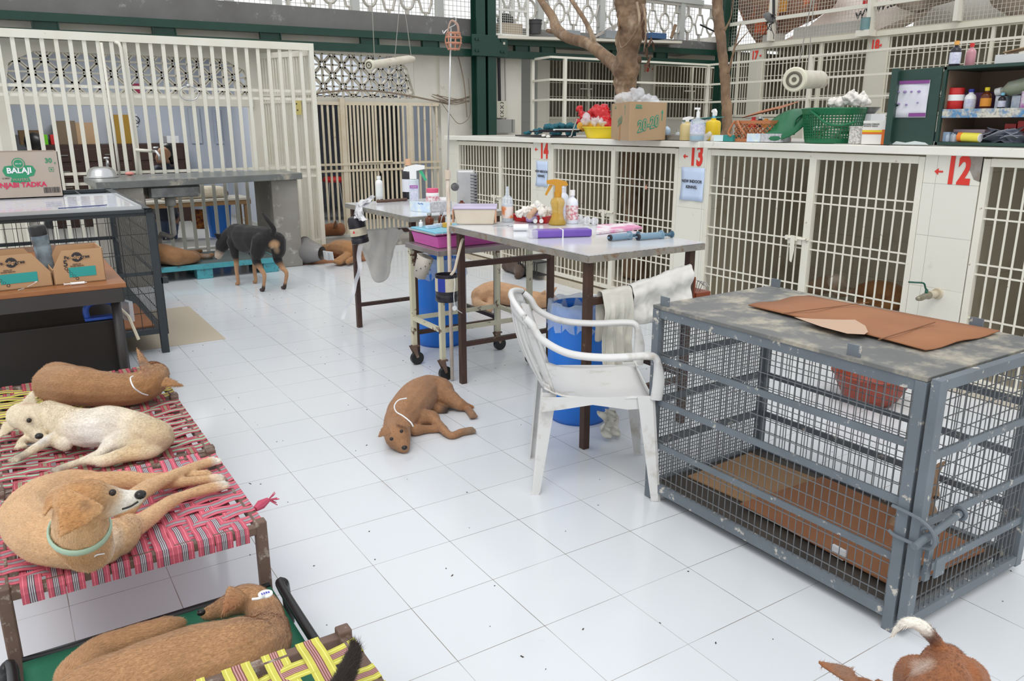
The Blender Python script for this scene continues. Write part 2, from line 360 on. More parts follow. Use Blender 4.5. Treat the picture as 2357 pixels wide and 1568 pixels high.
# corner haunches of the lattice
b = B(); b.prism([(0, 0), (.3, 0), (.06, -.12), (0, -.4)], (-.66, WY + .01, 2.2), X_, Z_, Y_ * .12); b.prism([(0, 0), (-.3, 0), (-.06, -.12), (0, -.4)], (1.82, WY + .01, 2.2), X_, Z_, Y_ * .12); b.prism([(0, 0), (-.25, 0), (-.1, -.15), (0, -.5)], (3.96, WY + .01, 2.32), X_, Z_, Y_ * .12)
S('trim_7', b, plaster)
# room behind
b = B(); b.box(-3.5, 11.6, 0, 5.0, 11.7, 2.8); b.box(4.9, 8.4, 0, 5.0, 11.7, 2.8); b.box(-3.5, 8.4, 0, -3.4, 11.7, 2.8); b.box(2.25, 8.45, 0, 2.33, 11.6, 2.8); S('wall_room', b, bluewall)
b = B(); b.box(-3.5, 8.2, 2.62, 6.3, 12, 2.75); S('ceiling', b, plaster)
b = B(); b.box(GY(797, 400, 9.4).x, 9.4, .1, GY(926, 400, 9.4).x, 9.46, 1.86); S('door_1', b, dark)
b = B(); b.box(2.33, 9.42, 1.86, 4.9, 9.5, 2.62); b.box(GY(926, 400, 9.4).x, 9.42, .1, 4.9, 9.5, 1.86); S('wall_passage', b, bluewall)
# storey parapet, twin green beam, column
b = B(); b.prism([(-3.6, 2.50), (4.9, 2.56), (9.5, 2.60), (9.5, 2.75), (4.95, 2.75), (4.95, 2.815), (-3.6, 2.79)], (0, 8.06, 0), X_, Z_, Y_ * .12); S('wall_parapet', b, conc)
b = B(); b.box(-3.6, 8.0, 2.52, 4.7, 8.05, 2.53); b.box(4.75, 8.2, 2.6, 9.4, 11.5, 2.72); S('ceiling', b, conc)
def bz(x): return 2.544 + (x + .6) * .0075
t = thing('roof_beam', 'twin dark green steel beam spanning the yard under the concrete parapet', 'beam', (4.8, 7.97, 2.35))
b = B()
b.bar((-3.6, 7.97, bz(-3.6) - .04), (9.4, 7.97, bz(9.4) - .04), .10, .082); b.out('upper_channel', green, t)
b = B(); b.bar((-3.6, 7.97, bz(-3.6) - .20), (9.4, 7.97, bz(9.4) - .205), .10, .092); b.out('lower_channel', green, t)
for sx in (105, 378, 622, 850, 990, 1200, 1260, 1420, 1520):
    x = GY(sx, 60 + sx * .045, 7.97).x; w = .11
    b = B(); b.box(x - w, 7.95, bz(x) - .155, x + w, 7.96, bz(x) - .08); b.box(x - w - .01, 7.93, bz(x) - .155, x - w, 8.0, bz(x) - .08); b.box(x + w, 7.93, bz(x) - .155, x + w + .01, 8.0, bz(x) - .08); b.out('stiffener', green, t)
b = B(); b.box(-3.6, 8.03, 2.33, 4.6, 8.05, 2.375); S('trim_8', b, M('dull_steel_pipe', (.42, .40, .37), .6))
t = thing('steel_column', 'dark green steel column bolted to the green roof beam', 'column', (4.84, 7.9, .05))
b = B()
for (xa, xb) in ((4.69, 4.82), (4.86, 4.985)):
    b.box(xa, 7.82, .05, xb, 7.835, 4.2); b.box(xa, 7.965, .05, xb, 7.98, 4.2); b.box((xa + xb) / 2 - .008, 7.83, .05, (xa + xb) / 2 + .008, 7.97, 4.2)
b.box(4.82, 7.93, .05, 4.86, 7.95, 4.2); b.out('shaft', green, t)
b = B(); b.box(4.60, 7.79, 2.335, 5.15, 7.815, 2.60); b.out('splice_plate', green, t, bev=.004)
for x in (4.66, 4.70, 5.05, 5.09):
    for z in (2.40, 2.54): b = B(); b.tube([(x, 7.79, z), (x, 7.772, z)], .018, 6); b.out('bolt', green, t)
t = thing('steel_column', 'green steel post behind the slim tree trunk at the end of the beam', 'column', (9.3, 7.9, 1.3))
b = B(); b.box(9.2, 7.75, .05, 9.32, 7.77, 4.4); b.box(9.38, 7.75, .05, 9.5, 7.77, 4.4); b.box(9.25, 7.77, .05, 9.27, 7.95, 4.4); b.box(9.43, 7.77, .05, 9.45, 7.95, 4.4); b.box(9.3, 7.8, .05, 9.4, 7.82, 4.4); b.out('shaft', green, t)
# white bar fence on the left, its side return and the yard gate
t = thing('bar_fence', 'tall white barred metal fence behind the stone counter', 'fence', (1, 7.36, .05))
FY = 7.36
zl = GY(3, 64, FY).z; xr = GY(720, 101, FY).x; zr = GY(720, 101, FY).z
b = B(); b.bar((-2.4, FY, zl - .045), (xr, FY, zr - .035), .04, .075); b.out('top_rail', fencew, t)
b = B(); b.bar((xr - .03, FY, .07), (xr - .03, FY, zr), .055, .05); b.out('end_post', fencew, t, bev=.002)
x = xr - .145; i = 0; b = B()
while x > -2.3:
    b.bar((x, FY, .09), (x, FY, zr - .05 - (xr - x) * .008), .012, .036); x -= .1185; i += 1
b.out('bar_panel', fencew, t)
b = B()
for z in (1.83, 1.745, 1.0, .90, .16): b.bar((-2.4, FY + .015, z), (xr - .05, FY + .015, z - .004), .008, .028)
b.out('cross_rails', fencew, t)
t = thing('fence_return', 'narrow side panel of close white bars folded back from the fence post', 'fence', (2.15, 7.8, .05))
p, q = V((xr - .02, FY + .06, 0)), V((1.93, 8.16, 0)); b = B(); n = 19
for i in range(n + 1):
    c = p.lerp(q, i / n); b.bar((c.x, c.y, .08), (c.x, c.y, 2.22), .016)
b.out('bar_panel', fencew, t)
b = B()
for z, h in ((2.24, .06), (1.80, .025), (1.72, .025), (.98, .03), (.90, .03), (.1, .03)): b.bar(p + Z_ * z, q + Z_ * z, .03, h)
b.out('frame', fencew, t)
c = p.lerp(q, .3) + Z_ * 1.66; d = (p - q).normalized()
t2 = tag(B().ob(c + V((-.02, -.03, 0)), (.13, .006, .17), Matrix((d, d.cross(Z_), Z_)).transposed()).out('warning_sign', M('yellow_sign', (.80, .68, .25), .5)), 'small yellow sign plate on the side panel of the white fence', 'sign')
b = B()
for (u, v, w_) in ((-.03, .03, .03), (.02, .035, .02), (-.02, -.03, .04), (.03, -.035, .02)): b.bar(c + V((-.045, -.05, v)) + d * (u - w_ / 2), c + V((-.045, -.05, v)) + d * (u + w_ / 2), .003, .014)
b.out('sign_strokes', ink, t2)
def ygate(x0, x1, y, z0, z1, n):
    b = B()
    for i in range(n + 1): b.bar((x0 + (x1 - x0) * i / n, y, z0), (x0 + (x1 - x0) * i / n, y, z1), .012, .026)
    return b
t = thing('yard_gate', 'double barred metal gate in front of the dark doorway', 'gate', (3.3, 8.05, .1))
gy = 8.08
gx = [GY(x, 400, gy).x for x in (752, 800, 866, 944, 1008)]
zt = 1.72
ygate(gx[0] - .08, gx[1] - .07, gy, .12, zt, 4).out('side_panel', fencedirty, t); ygate(gx[3] + .06, gx[4], gy, .12, zt, 4).out('side_panel', fencedirty, t)
for (a, c) in ((gx[1] + .02, gx[2] - .02), (gx[2] + .02, gx[3] - .02)): ygate(a, c, gy - .02, .14, zt - .02, 7).out('leaf', fencedirty, t)
b = B(); b.bar((gx[1] - .03, gy, .08), (gx[1] - .03, gy, 1.78), .06); b.bar((gx[3] + .02, gy, .08), (gx[3] + .02, gy, 1.72), .05); b.box(gx[0] - .14, gy - .015, zt - .02, gx[4] + .03, gy + .015, zt + .02)
b.box(gx[0] - .14, gy - .015, .1, gx[1], gy + .015, .15); b.out('frame', fencedirty, t)
for z in (.98, .90):
    b = B(); b.bar((gx[0] - .12, gy - .03, z), (gx[4] + .02, gy - .03, z), .012, .028); b.out('cross_rail', fencedirty, t)
b = B(); b.tube([(gx[2] - .25, gy - .05, 1.0), (gx[2] + .22, gy - .05, 1.0)], .01); b.prism([(0, 0), (.04, 0), (.04, -.1), (.02, -.16), (0, -.12)], (gx[2] + .04, gy - .05, 1.0), X_, Z_, Y_ * .01); b.out('latch', fencedirty, t)
# stone counter with support pier
t = thing('stone_counter', 'grey stone washing counter on a cement pier before the white fence', 'counter', (.8, 6.95, 0))
b = B(); b.prism([(-.15, 6.22), (1.82, 6.57), (1.82, 7.28), (-.15, 7.28)], (0, 0, .915), X_, Y_, Z_ * .065); b.out('worktop', counterm, t, bev=.006)
b = B(); b.prism([(1.495, 6.60), (1.77, 6.60), (1.80, 7.25), (1.495, 7.25)], (0, 0, 0), X_, Y_, Z_ * .914); b.out('pier', conc2, t, bev=.008)
b = B(); b.box(-.1, 6.3, 0, .24, 7.25, .914); b.out('pier', conc2, t, bev=.008)
b = B(); c = GY(392, 436, 6.75); c.z = .915; b.box(c.x - .24, 6.52, .79, c.x + .24, 6.92, .914); b.out('sink_bowl', M('tarnished_steel', (.36, .36, .35), .3, metal=.8, c2=(.14, .14, .14), ns=10, amt=.6), t, bev=.03)
b = B(); b.tube([(c.x - .02, 6.7, .80), (c.x - .02, 6.7, .70)], .05, 14); b.tube([(c.x - .02, 6.7, .72), (c.x - .02, 6.7, .42), (c.x - .04, 6.72, .39), (c.x - .12, 6.8, .42), (c.x - .14, 6.85, .36), (c.x - .14, 6.85, .05)], .026, 12); b.out('drain_pipe', M('grey_pvc', (.42, .42, .40), .5, c2=(.3, .29, .27), ns=9), t, smooth=True)
q = F(238, 410, .98); t = thing('steel_bowl', 'upturned shiny steel bowl on the left end of the stone counter', 'bowl', (q.x, q.y + .1, .981))
B().lathe([(.135, 0), (.138, .006), (.13, .02), (.118, .06), (.095, .088), (.06, .10), (0, .102)], (q.x, q.y + .1, .981), 36).out('bowl_shell', steel, t, smooth=True)
B().lathe([(.135, .001), (.146, .001), (.147, .007), (.135, .009)], (q.x, q.y + .1, .981), 36).out('rim', steel, t, smooth=True)
q = F(299, 404, .98); tag(B().ell((q.x, q.y, .998), (.045, .03, .018), RZ(.2)).out('soap_bar', M('pink_soap', (.75, .28, .24), .4), smooth=True), 'worn pink bar of soap on the stone counter beside the steel bowl', 'soap')
q = F(285, 401, .98); b = B()
for i in range(46): a = random.uniform(0, 6.28); e = random.uniform(0, 6.28); r = random.uniform(.02, .05); b.tube(arc((q.x + random.uniform(-.02, .02), q.y + .02, .99 + random.uniform(0, .015)), r, a, a + 2.4, 5, (1, 0, .3 * math.sin(e)), (0, .6, .3)), .0014, 4)
tag(b.out('scouring_pad', blacki), 'dark tangled wire scouring pad on the stone counter behind the soap', 'scourer')
# towel ring, pipes and tap on the fence
c = GY(435, 215, FY - .04); t = thing('towel_ring', 'chrome towel ring hooked on the white fence', 'towel ring', c - Z_ * .1)
B().tube([c + V((.095 * math.cos(a / 24 * 6.283), 0, .07 * math.sin(a / 24 * 6.283))) for a in range(24)], .006, 8, close=True).out('ring', steel, t, smooth=True); B().ell(c + Z_ * .075, (.022, .02, .022)).out('mount', steel, t, smooth=True)
pvc = M('cream_pvc', (.72, .70, .62), .5)
t = thing('water_pipe', 'cream plastic water pipe with a side tap tied to the white fence', 'pipe', (.4, 7.3, .9))
a0 = GY(276, 95, FY - .04); a1 = GY(313, 390, FY - .04); m = GY(310, 345, FY - .04); B().tube([a0 + V((-.05, .05, 0)), a0 + V((-.01, 0, -.02)), a0 + V((0, 0, -.06)), m, m + Z_ * -.4], .016, 10).out('riser', pvc, t, smooth=True)
q = GY(350, 348, FY - .07); B().tube([m, q], .017, 10).out('branch', pvc, t, smooth=True)
B().tube([q, q + V((.03, -.05, 0)), q + V((.05, -.07, -.04)), q + V((.05, -.07, -.09))], [.016, .016, .013, .011], 10).ob(q + V((.03, -.05, .035)), (.05, .012, .02)).out('tap', steel, t, smooth=True)
a0 = GY(233, 98, FY - .03); m = GY(262, 300, FY - .03); tag(B().tube([a0, m, m - Z_ * .5], .013, 10).out('water_pipe', pvc, smooth=True), 'thin cream pipe on the white fence left of the pipe with the tap', 'pipe')
q = GY(247, 380, FY - .12); t = thing('garden_tap', 'dull metal tap rising behind the upturned steel bowl', 'tap', (q.x, q.y, .98)); B().tube([(q.x, q.y, .98), (q.x, q.y, 1.1), (q.x, q.y - .02, 1.13), (q.x, q.y - .07, 1.12), (q.x, q.y - .08, 1.09)], .011, 8).out('spout', steel, t, smooth=True); B().ell((q.x, q.y, 1.15), (.03, .012, .012)).out('handle', steel, t, smooth=True)
# far rows 15 to 18
RW = 9.0
def farrow(pts, pil_r, num, plane, lab):  # simple barred row along a wall line
    pass
farw = M('far_gate_paint', (.72, .70, .60), .5, c2=(.64, .61, .51), ns=5)
fart = tile_mat('far_wall_tiles', .3, .005, (.64, .62, .54), (.61, .59, .51), (.4, .38, .33), .4, plane='xz', bw=3)
fart2 = tile_mat('far_wall_tiles_side', .3, .005, (.64, .62, .54), (.61, .59, .51), (.4, .38, .33), .4, plane='yz', bw=3)
def fx(sx, sy=150): return GY(sx, sy, RW).x
zt = GY(1352, 143, RW).z + .02; zb = GY(1352, 272, RW).z
P15 = [(fx(1222), fx(1253)), (fx(1476), fx(1506)), (fx(1662), fx(1700))]
b = B(); b.box(fx(1222), RW, 0, fx(1700), RW + .1, zb); b.box(fx(1195), RW - .5, 0, fx(1222), RW + .1, 2.7)
S('wall_row_rear', b, fart)
b = B(); b.box(fx(1222), RW, zt + .05, 9.5, RW + .1, 2.85); b.box(fx(1222), RW + .1, 2.62, 14, RW + 1.4, 2.68); b.box(9.4, 7.95, zt, 9.5, RW, 2.85); S('wall_row_lintel', b, plaster)
b = B()
for px in (1240, 1490, 1690): b.box(fx(px) - .05, RW + .1, 0, fx(px) + .05, RW + 1.3, 2.62)
S('wall_row_partition', b, itile)
pp = []
for a, c in P15: b = B(); b.box(a, RW, zb, c, RW + .1, zt + .05); pp.append(S('wall_pillar', b, fart))
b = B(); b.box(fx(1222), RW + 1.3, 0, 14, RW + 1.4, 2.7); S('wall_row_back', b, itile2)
for k, (s, px, py) in enumerate((('15', 1241, 150), ('16', 1488, 158))):
    q = GY(px, py, RW - .003); txt(s, .155, q, X_, Z_, red, pp[k], name='painted_number', wid=.72, bold=.006)
q = GY(1241, 168, RW - .003); B().bar(q - X_ * .02, q + X_ * .02, .01, .004).prism([(.03, 0), (.01, .014), (.01, -.014)], q, X_, Z_, Y_ * -.002).out('painted_arrow', red, pp[0])
q = GY(1502, 159, RW - .003); B().prism([(-.02, 0), (.012, .014), (.012, -.014)], q, X_, Z_, Y_ * -.002).out('painted_arrow', red, pp[1])
def fgate(p, q, z0, z1, lab, n, rails, grp, latch=None, mid=.5):
    p, q = V(p), V(q); d = (q - p).normalized(); t = thing('kennel_gate', lab, 'gate', (p + q) / 2 + Z_ * z0, grp)
    b = B()
    for z in (z0, z1): b.bar(p + Z_ * z, q + Z_ * z, .03, .04)
    for c in (p, q, p.lerp(q, mid)): b.bar(c + Z_ * z0, c + Z_ * z1, .04)
    b.out('gate_frame', farw, t)
    b = B()
    for i in range(n): c = p.lerp(q, (i + .5) / n); b.bar(c + Z_ * z0, c + Z_ * z1, .013)
    for z in rails: b.bar(p + Z_ * z, q + Z_ * z, .010)
    b.out('bar_panel', farw, t)
    if latch:
        o = V(latch); nn = d.cross(Z_); nn = -nn if nn.dot(CP - o) < 0 else nn
        B().bar(o + nn * .05 - d * .15, o + nn * .05 + d * .1, .02).prism([(0, 0), (.05, 0), (.06, -.14), (.03, -.17), (0, -.1)], o + nn * .06, d, Z_, nn * .008).out('latch', farw, t)
grp = 'barred gates of the far kennel rows'
ml = GY(1347, 205, RW)
fgate((fx(1253), RW, 0), (fx(1476), RW, 0), zb, zt, 'far cream kennel gate right of the painted 15', 30, [zb + .33, zb + .28, zt - .30, zt - .35], grp, latch=ml, mid=.44)
fgate((fx(1506), RW, 0), (fx(1662), RW, 0), zb, zt, 'far cream kennel gate right of the painted 16, beside the slim trunk', 22, [zb + .33, zb + .28, zt - .30, zt - .35], grp, latch=GY(1585, 210, RW), mid=.55)
# row 17 / 18 on x = 9.4
RX = 9.4
def fy(sx, sy=130): return GX(sx, sy, RX).y
z17t = 2.60; z17b = 1.56
b = B(); b.box(RX, -1, 0, RX + .1, 7.9, z17b); S('wall_row_right', b, fart2)
b = B(); b.box(RX - .03, -1, z17t, RX + .12, 7.95, z17t + .06); b.box(RX, -1, z17t + .06, RX + 1.4, 7.95, z17t + .08); S('trim_9', b, farw)
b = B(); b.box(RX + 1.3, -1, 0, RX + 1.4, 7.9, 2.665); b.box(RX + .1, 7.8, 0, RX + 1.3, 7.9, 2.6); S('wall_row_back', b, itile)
pr = []
for (l, r_, bl, brr) in ((1722, 1750, 17, 0), (1990, 2032, 18, 0)):
    b = B(); b.box(RX - .01, fy(r_, 200 - 0), z17b, RX + .1, fy(l, 200), z17t); pr.append(S('wall_pillar', b, fart2))
for k, (s, px, py) in enumerate((('17', 1737, 128), ('18', 2014, 104))):
    q = GX(px, py, RX - .02); txt(s, .17, q, -Y_, Z_, red, pr[k], name='painted_number', wid=.74, bold=.006)
    q = GX(px + 15, py, RX - .02); B().prism([(.04, 0), (0, .02), (0, -.02)], q, Y_ if False else Y_, Z_, X_ * -.002).out('painted_arrow', red, pr[k])
r17 = [z17b + .30, z17b + .24, z17b + .62, z17b + .56, z17t - .25, z17t - .20]
fgate((RX + .02, fy(1722, 200), 0), (RX + .02, 7.85, 0), z17b + .03, z17t, 'far cream kennel gate left of the painted 17', 10, r17, grp)
fgate((RX + .02, fy(1990, 200), 0), (RX + .02, fy(1750, 200), 0), z17b + .03, z17t, 'far cream kennel gate between the painted 17 and 18', 26, r17, grp, mid=.42)
fgate((RX + .02, 2.2, 0), (RX + .02, fy(2032, 200), 0), z17b + .03, z17t, 'far cream kennel gate right of the painted 18', 36, r17, grp, mid=.52)
b = B(); b.box(4.9, -3, -.06, 11, 10.5, 0); S('floor', b, conc2)
# railing in front of the far rows
railm = M('cream_rail_paint', (.74, .72, .63), .45)
t = thing('walkway_railing', 'cream three-rail walkway railing before the far kennel rows', 'railing', (8, 8.4, 1.2))
P0, P1, P2, P3 = F(1226, 137, 2.34), F(1268, 131, 2.34), V((8.6, 7.45, 2.34)), V((8.6, 2.6, 2.36)); b = B()
for dz in (0, -.29, -.55):
    for a_, c_ in ((P0, P1), (P1, P2), (P2, P3)): b.bar(a_ + Z_ * dz, c_ + Z_ * dz, .028)
b.out('rails', railm, t); pm = P1.lerp(P2, .08)
for p in (P0, pm, P2, V((8.6, GX(1862, 200, 8.6).y, 2.35)), V((8.6, 2.9, 2.35))): B().bar((p.x, p.y, 1.1), (p.x, p.y, 2.35), .042).out('post', railm, t)
# ---------------------------------------------------------------- bodies grown as one continuous surface
def coat_mat(name, rough=.75, n=.10, fine=140):
    if name in MATS: return MATS[name]
    m = bpy.data.materials.new(name); MATS[name] = m; m.use_nodes = True; nt = m.node_tree; N = nt.nodes; L = nt.links; b = N['Principled BSDF']
    a = N.new('ShaderNodeAttribute'); a.attribute_name = 'coat'
    tc = N.new('ShaderNodeTexCoord'); f = N.new('ShaderNodeTexNoise'); f.inputs['Scale'].default_value = fine; f.inputs['Detail'].default_value = 4
    g = N.new('ShaderNodeTexNoise'); g.inputs['Scale'].default_value = 14; g.inputs['Detail'].default_value = 5
    L.new(tc.outputs['Object'], f.inputs['Vector']); L.new(tc.outputs['Object'], g.inputs['Vector'])
    ad = N.new('ShaderNodeMath'); ad.operation = 'ADD'; L.new(f.outputs['Fac'], ad.inputs[0]); L.new(g.outputs['Fac'], ad.inputs[1])
    r = N.new('ShaderNodeMapRange'); r.inputs['From Min'].default_value = .7; r.inputs['From Max'].default_value = 1.3; r.inputs['To Min'].default_value = 1 - n * 2; r.inputs['To Max'].default_value = 1 + n * 1.6
    L.new(ad.outputs[0], r.inputs['Value'])
    x = N.new('ShaderNodeVectorMath'); x.operation = 'SCALE'; L.new(a.outputs['Color'], x.inputs[0]); L.new(r.outputs[0], x.inputs['Scale']); L.new(x.outputs[0], b.inputs['Base Color'])
    k = N.new('ShaderNodeBump'); k.inputs['Strength'].default_value = .45; k.inputs['Distance'].default_value = .003; L.new(f.outputs['Fac'], k.inputs['Height']); L.new(k.outputs[0], b.inputs['Normal'])
    b.inputs['Roughness'].default_value = rough; b.inputs['Specular IOR Level'].default_value = .25
    if 'Sheen Weight' in b.inputs: b.inputs['Sheen Weight'].default_value = .15
    return m
def dep(p): return (p - CP).dot(CW)
def node(n, sup):
    """(px, py, rpx[, lift]) rests on the support; ('Z', px, py, z, rpx); ('Y', px, py, y, rpx); ('W', x, y, z, r)"""
    if n[0] == 'W': return V(n[1:4]), n[4]
    if n[0] == 'Z': p = F(n[1], n[2], n[3]); return p, n[4] * dep(p) / FPX
    if n[0] == 'Y': p = GY(n[1], n[2], n[3]); return p, n[4] * dep(p) / FPX
    lift = n[3] if len(n) > 3 else 0; r = .03
    for _ in range(8): p = F(n[0], n[1], sup + r * .96 + lift); r = n[2] * dep(p) / FPX
    return p, r
def grow(name, chains, sup=0, ears=(), parent=None, vox=.006, base=(.5, .3, .15), patches=(), smooth=3, mat=None, toes=(), squash=None, T=None, fur=None):
    b = B(); flow = []
    for ci, ch in enumerate(chains):
        sq = (1, 1, 1)
        if isinstance(ch[0], dict): sq = ch[0].get('sq', sq); ch = ch[1:]
        nd = [node(n, sup) for n in ch]
        if len(nd) == 1: b.ell(nd[0][0], [nd[0][1] * s for s in sq]); continue
        P = spl([p for p, r in nd], 8); k = len(nd)
        for i in range(len(P) - 1): tt = (P[i + 1] - P[i]).normalized() * (-1 if fur and ci in fur[2] else 1); flow.append((P[i][:], tt[:]))
        for i, p in enumerate(P):
            u = i / 8; j = min(int(u), k - 2); w = u - j; w = w * w * (3 - 2 * w); r = nd[j][1] * (1 - w) + nd[j + 1][1] * w
            b.ell(p, (r * sq[0], r * sq[1], r * sq[2]))
    for e in ears:
        p0, p1, nrm, wd, th = e[:5]; curl = e[5] if len(e) > 5 else 0
        p0, p1, nrm = V(p0), V(p1), V(nrm); ax = (p1 - p0); L = ax.length; ax.normalize(); nrm = (nrm - ax * nrm.dot(ax)).normalized(); sd = ax.cross(nrm); m = Matrix((ax, sd, nrm)).transposed()
        for i in range(9):
            t = i / 8; w = wd * (1 - t ** 1.6) * .5 + wd * .06
            b.ell(p0 + ax * L * t + nrm * curl * t * t, (L / 9, w, th), m)
    for (p, d, r) in toes:
        r *= 1.25; p = V(p); d = V(d).normalized(); s = V((-d.y, d.x, 0))
        for k in (-1.5, -.5, .5, 1.5): b.tube([p + s * r * k * .38, p + d * r * (.95 - abs(k) * .2) + s * r * k * .62], [r * .42, r * .36], 8); b.ell(p + d * r * (1.0 - abs(k) * .2) + s * r * k * .62, (r * .38, r * .38, r * .36))
    if T:
        for v in b.m.verts: v.co = T @ v.co
    o = b.out(name, None, parent)
    md = o.modifiers.new('r', 'REMESH'); md.mode = 'VOXEL'; md.voxel_size = vox; md.use_smooth_shade = True
    ms = o.modifiers.new('s', 'SMOOTH'); ms.factor = .6; ms.iterations = smooth
    dg = bpy.context.evaluated_depsgraph_get(); me = bpy.data.meshes.new_from_object(o.evaluated_get(dg)); o.modifiers.clear(); old = o.data; o.data = me; bpy.data.meshes.remove(old); me.name = name
    for p in me.polygons: p.use_smooth = True
    ca = me.color_attributes.new('coat', 'FLOAT_COLOR', 'POINT'); off = wloc(o)
    col = []
    bc = V(base); pt = []
    for q in patches:
        c, r, cc = q[:3]; c = V(c)
        if T: c = T @ c
        pt.append((c, r, V(cc), q[3] if len(q) > 3 else .35))
    for v in me.vertices:
        c = bc; w = v.co + off
        for (pc, r, cc, sf) in pt:
            d = (w - pc).length / r
            if d < 1: k = min(1, (1 - d) / sf); c = c.lerp(cc, k)
        col += [c.x, c.y, c.z, 1]
    ca.data.foreach_set('color', col)
    if fur: add_fur(o, fur, flow)
    me.materials.clear(); me.materials.append(mat or coat_mat('dog_coat'))
    return o
import numpy as np
def add_fur(o, spec, flow):          # short hairs as slivers lying along the coat
    n, ln, rev = spec; me = o.data; nv = len(me.vertices); co = np.empty(nv * 3); me.vertices.foreach_get('co', co); co = co.reshape(-1, 3); no = np.empty(nv * 3); me.vertices.foreach_get('normal', no); no = no.reshape(-1, 3)
    cl = np.empty(nv * 4); me.color_attributes['coat'].data.foreach_get('color', cl); cl = cl.reshape(-1, 4)
    off = np.array(wloc(o)); fp = np.array([p for p, t in flow]) - off; ft = np.array([t for p, t in flow])
    rg = np.random.default_rng(5); me.calc_loop_triangles(); tr = np.empty(len(me.loop_triangles) * 3, dtype=np.int64); me.loop_triangles.foreach_get('vertices', tr); tr = tr.reshape(-1, 3)
    A, Bv, C = co[tr[:, 0]], co[tr[:, 1]], co[tr[:, 2]]; ar = np.linalg.norm(np.cross(Bv - A, C - A), axis=1); pk = rg.choice(len(tr), n, p=ar / ar.sum()); u = rg.random((n, 2)); fl = u.sum(1) > 1; u[fl] = 1 - u[fl]
    P = A[pk] + (Bv[pk] - A[pk]) * u[:, :1] + (C[pk] - A[pk]) * u[:, 1:]; N_ = no[tr[pk, 0]]; K = cl[tr[pk, 0]]
    T_ = np.empty((n, 3))
    for i in range(0, n, 4000): d = ((P[i:i + 4000, None] - fp[None]) ** 2).sum(2); T_[i:i + 4000] = ft[d.argmin(1)]
    T_ += rg.normal(0, .22, (n, 3)) + np.array([0, 0, -.25]); T_ -= N_ * (T_ * N_).sum(1)[:, None]; T_ /= np.linalg.norm(T_, axis=1)[:, None] + 1e-9
    L_ = ln * (.5 + rg.random((n, 1)) * .8); S_ = np.cross(N_, T_); w = .0005
    V0 = P - S_ * w - N_ * .0006; V1 = P + S_ * w - N_ * .0006; V2 = P + T_ * L_ + N_ * L_ * (.16 + .16 * rg.random((n, 1)))
    vs = np.stack([V0, V1, V2], 1).reshape(-1, 3); m2 = bpy.data.meshes.new('fur_coat'); m2.vertices.add(3 * n); m2.vertices.foreach_set('co', vs.ravel()); m2.loops.add(3 * n); m2.loops.foreach_set('vertex_index', np.arange(3 * n)); m2.polygons.add(n); m2.polygons.foreach_set('loop_start', np.arange(0, 3 * n, 3)); m2.update(calc_edges=True)
    ca = m2.color_attributes.new('coat', 'FLOAT_COLOR', 'POINT'); k = np.clip(1.10 + rg.normal(0, .16, (n, 1)), .6, 1.6); c3 = np.concatenate([np.clip(K[:, :3] * k, 0, .95), np.ones((n, 1))], 1); ca.data.foreach_set('color', np.repeat(c3, 3, axis=0).ravel())
    f = bpy.data.objects.new('fur_coat', m2); COL.objects.link(f); f.parent = o; m2.materials.append(coat_mat('dog_hair', .7, .02)); f['kind'] = 'stuff'
nosem = M('wet_nose', (.015, .013, .013), .25); eyem = M('dark_eye', (.02, .012, .008), .08)
def face(parent, nose=None, nr=.012, eyes=(), er=.008):
    if nose is not None: B().ell(nose, (nr, nr * .9, nr * .8)).out('nose', nosem, parent, smooth=True)
    for e in eyes: B().ell(e, (er,) * 3).out('eye', eyem, parent, smooth=True)
def cord(parent, pts, r=.0022, name='neck_cord', mat=None): return B().tube(spl(pts, 6), r, 6).out(name, mat or white, parent, smooth=True)
def Fz(px, py, z): return F(px, py, z)
def toe(px, py, z, px2, py2, r): p = F(px, py, z); return (p, F(px2, py2, z) - p, r)
TAN = (.52, .29, .13); TANL = (.62, .40, .22); CREAM = (.74, .64, .46); WHT = (.80, .76, .68); BRN = (.38, .19, .085); DK = (.05, .035, .03)
BZ = .355
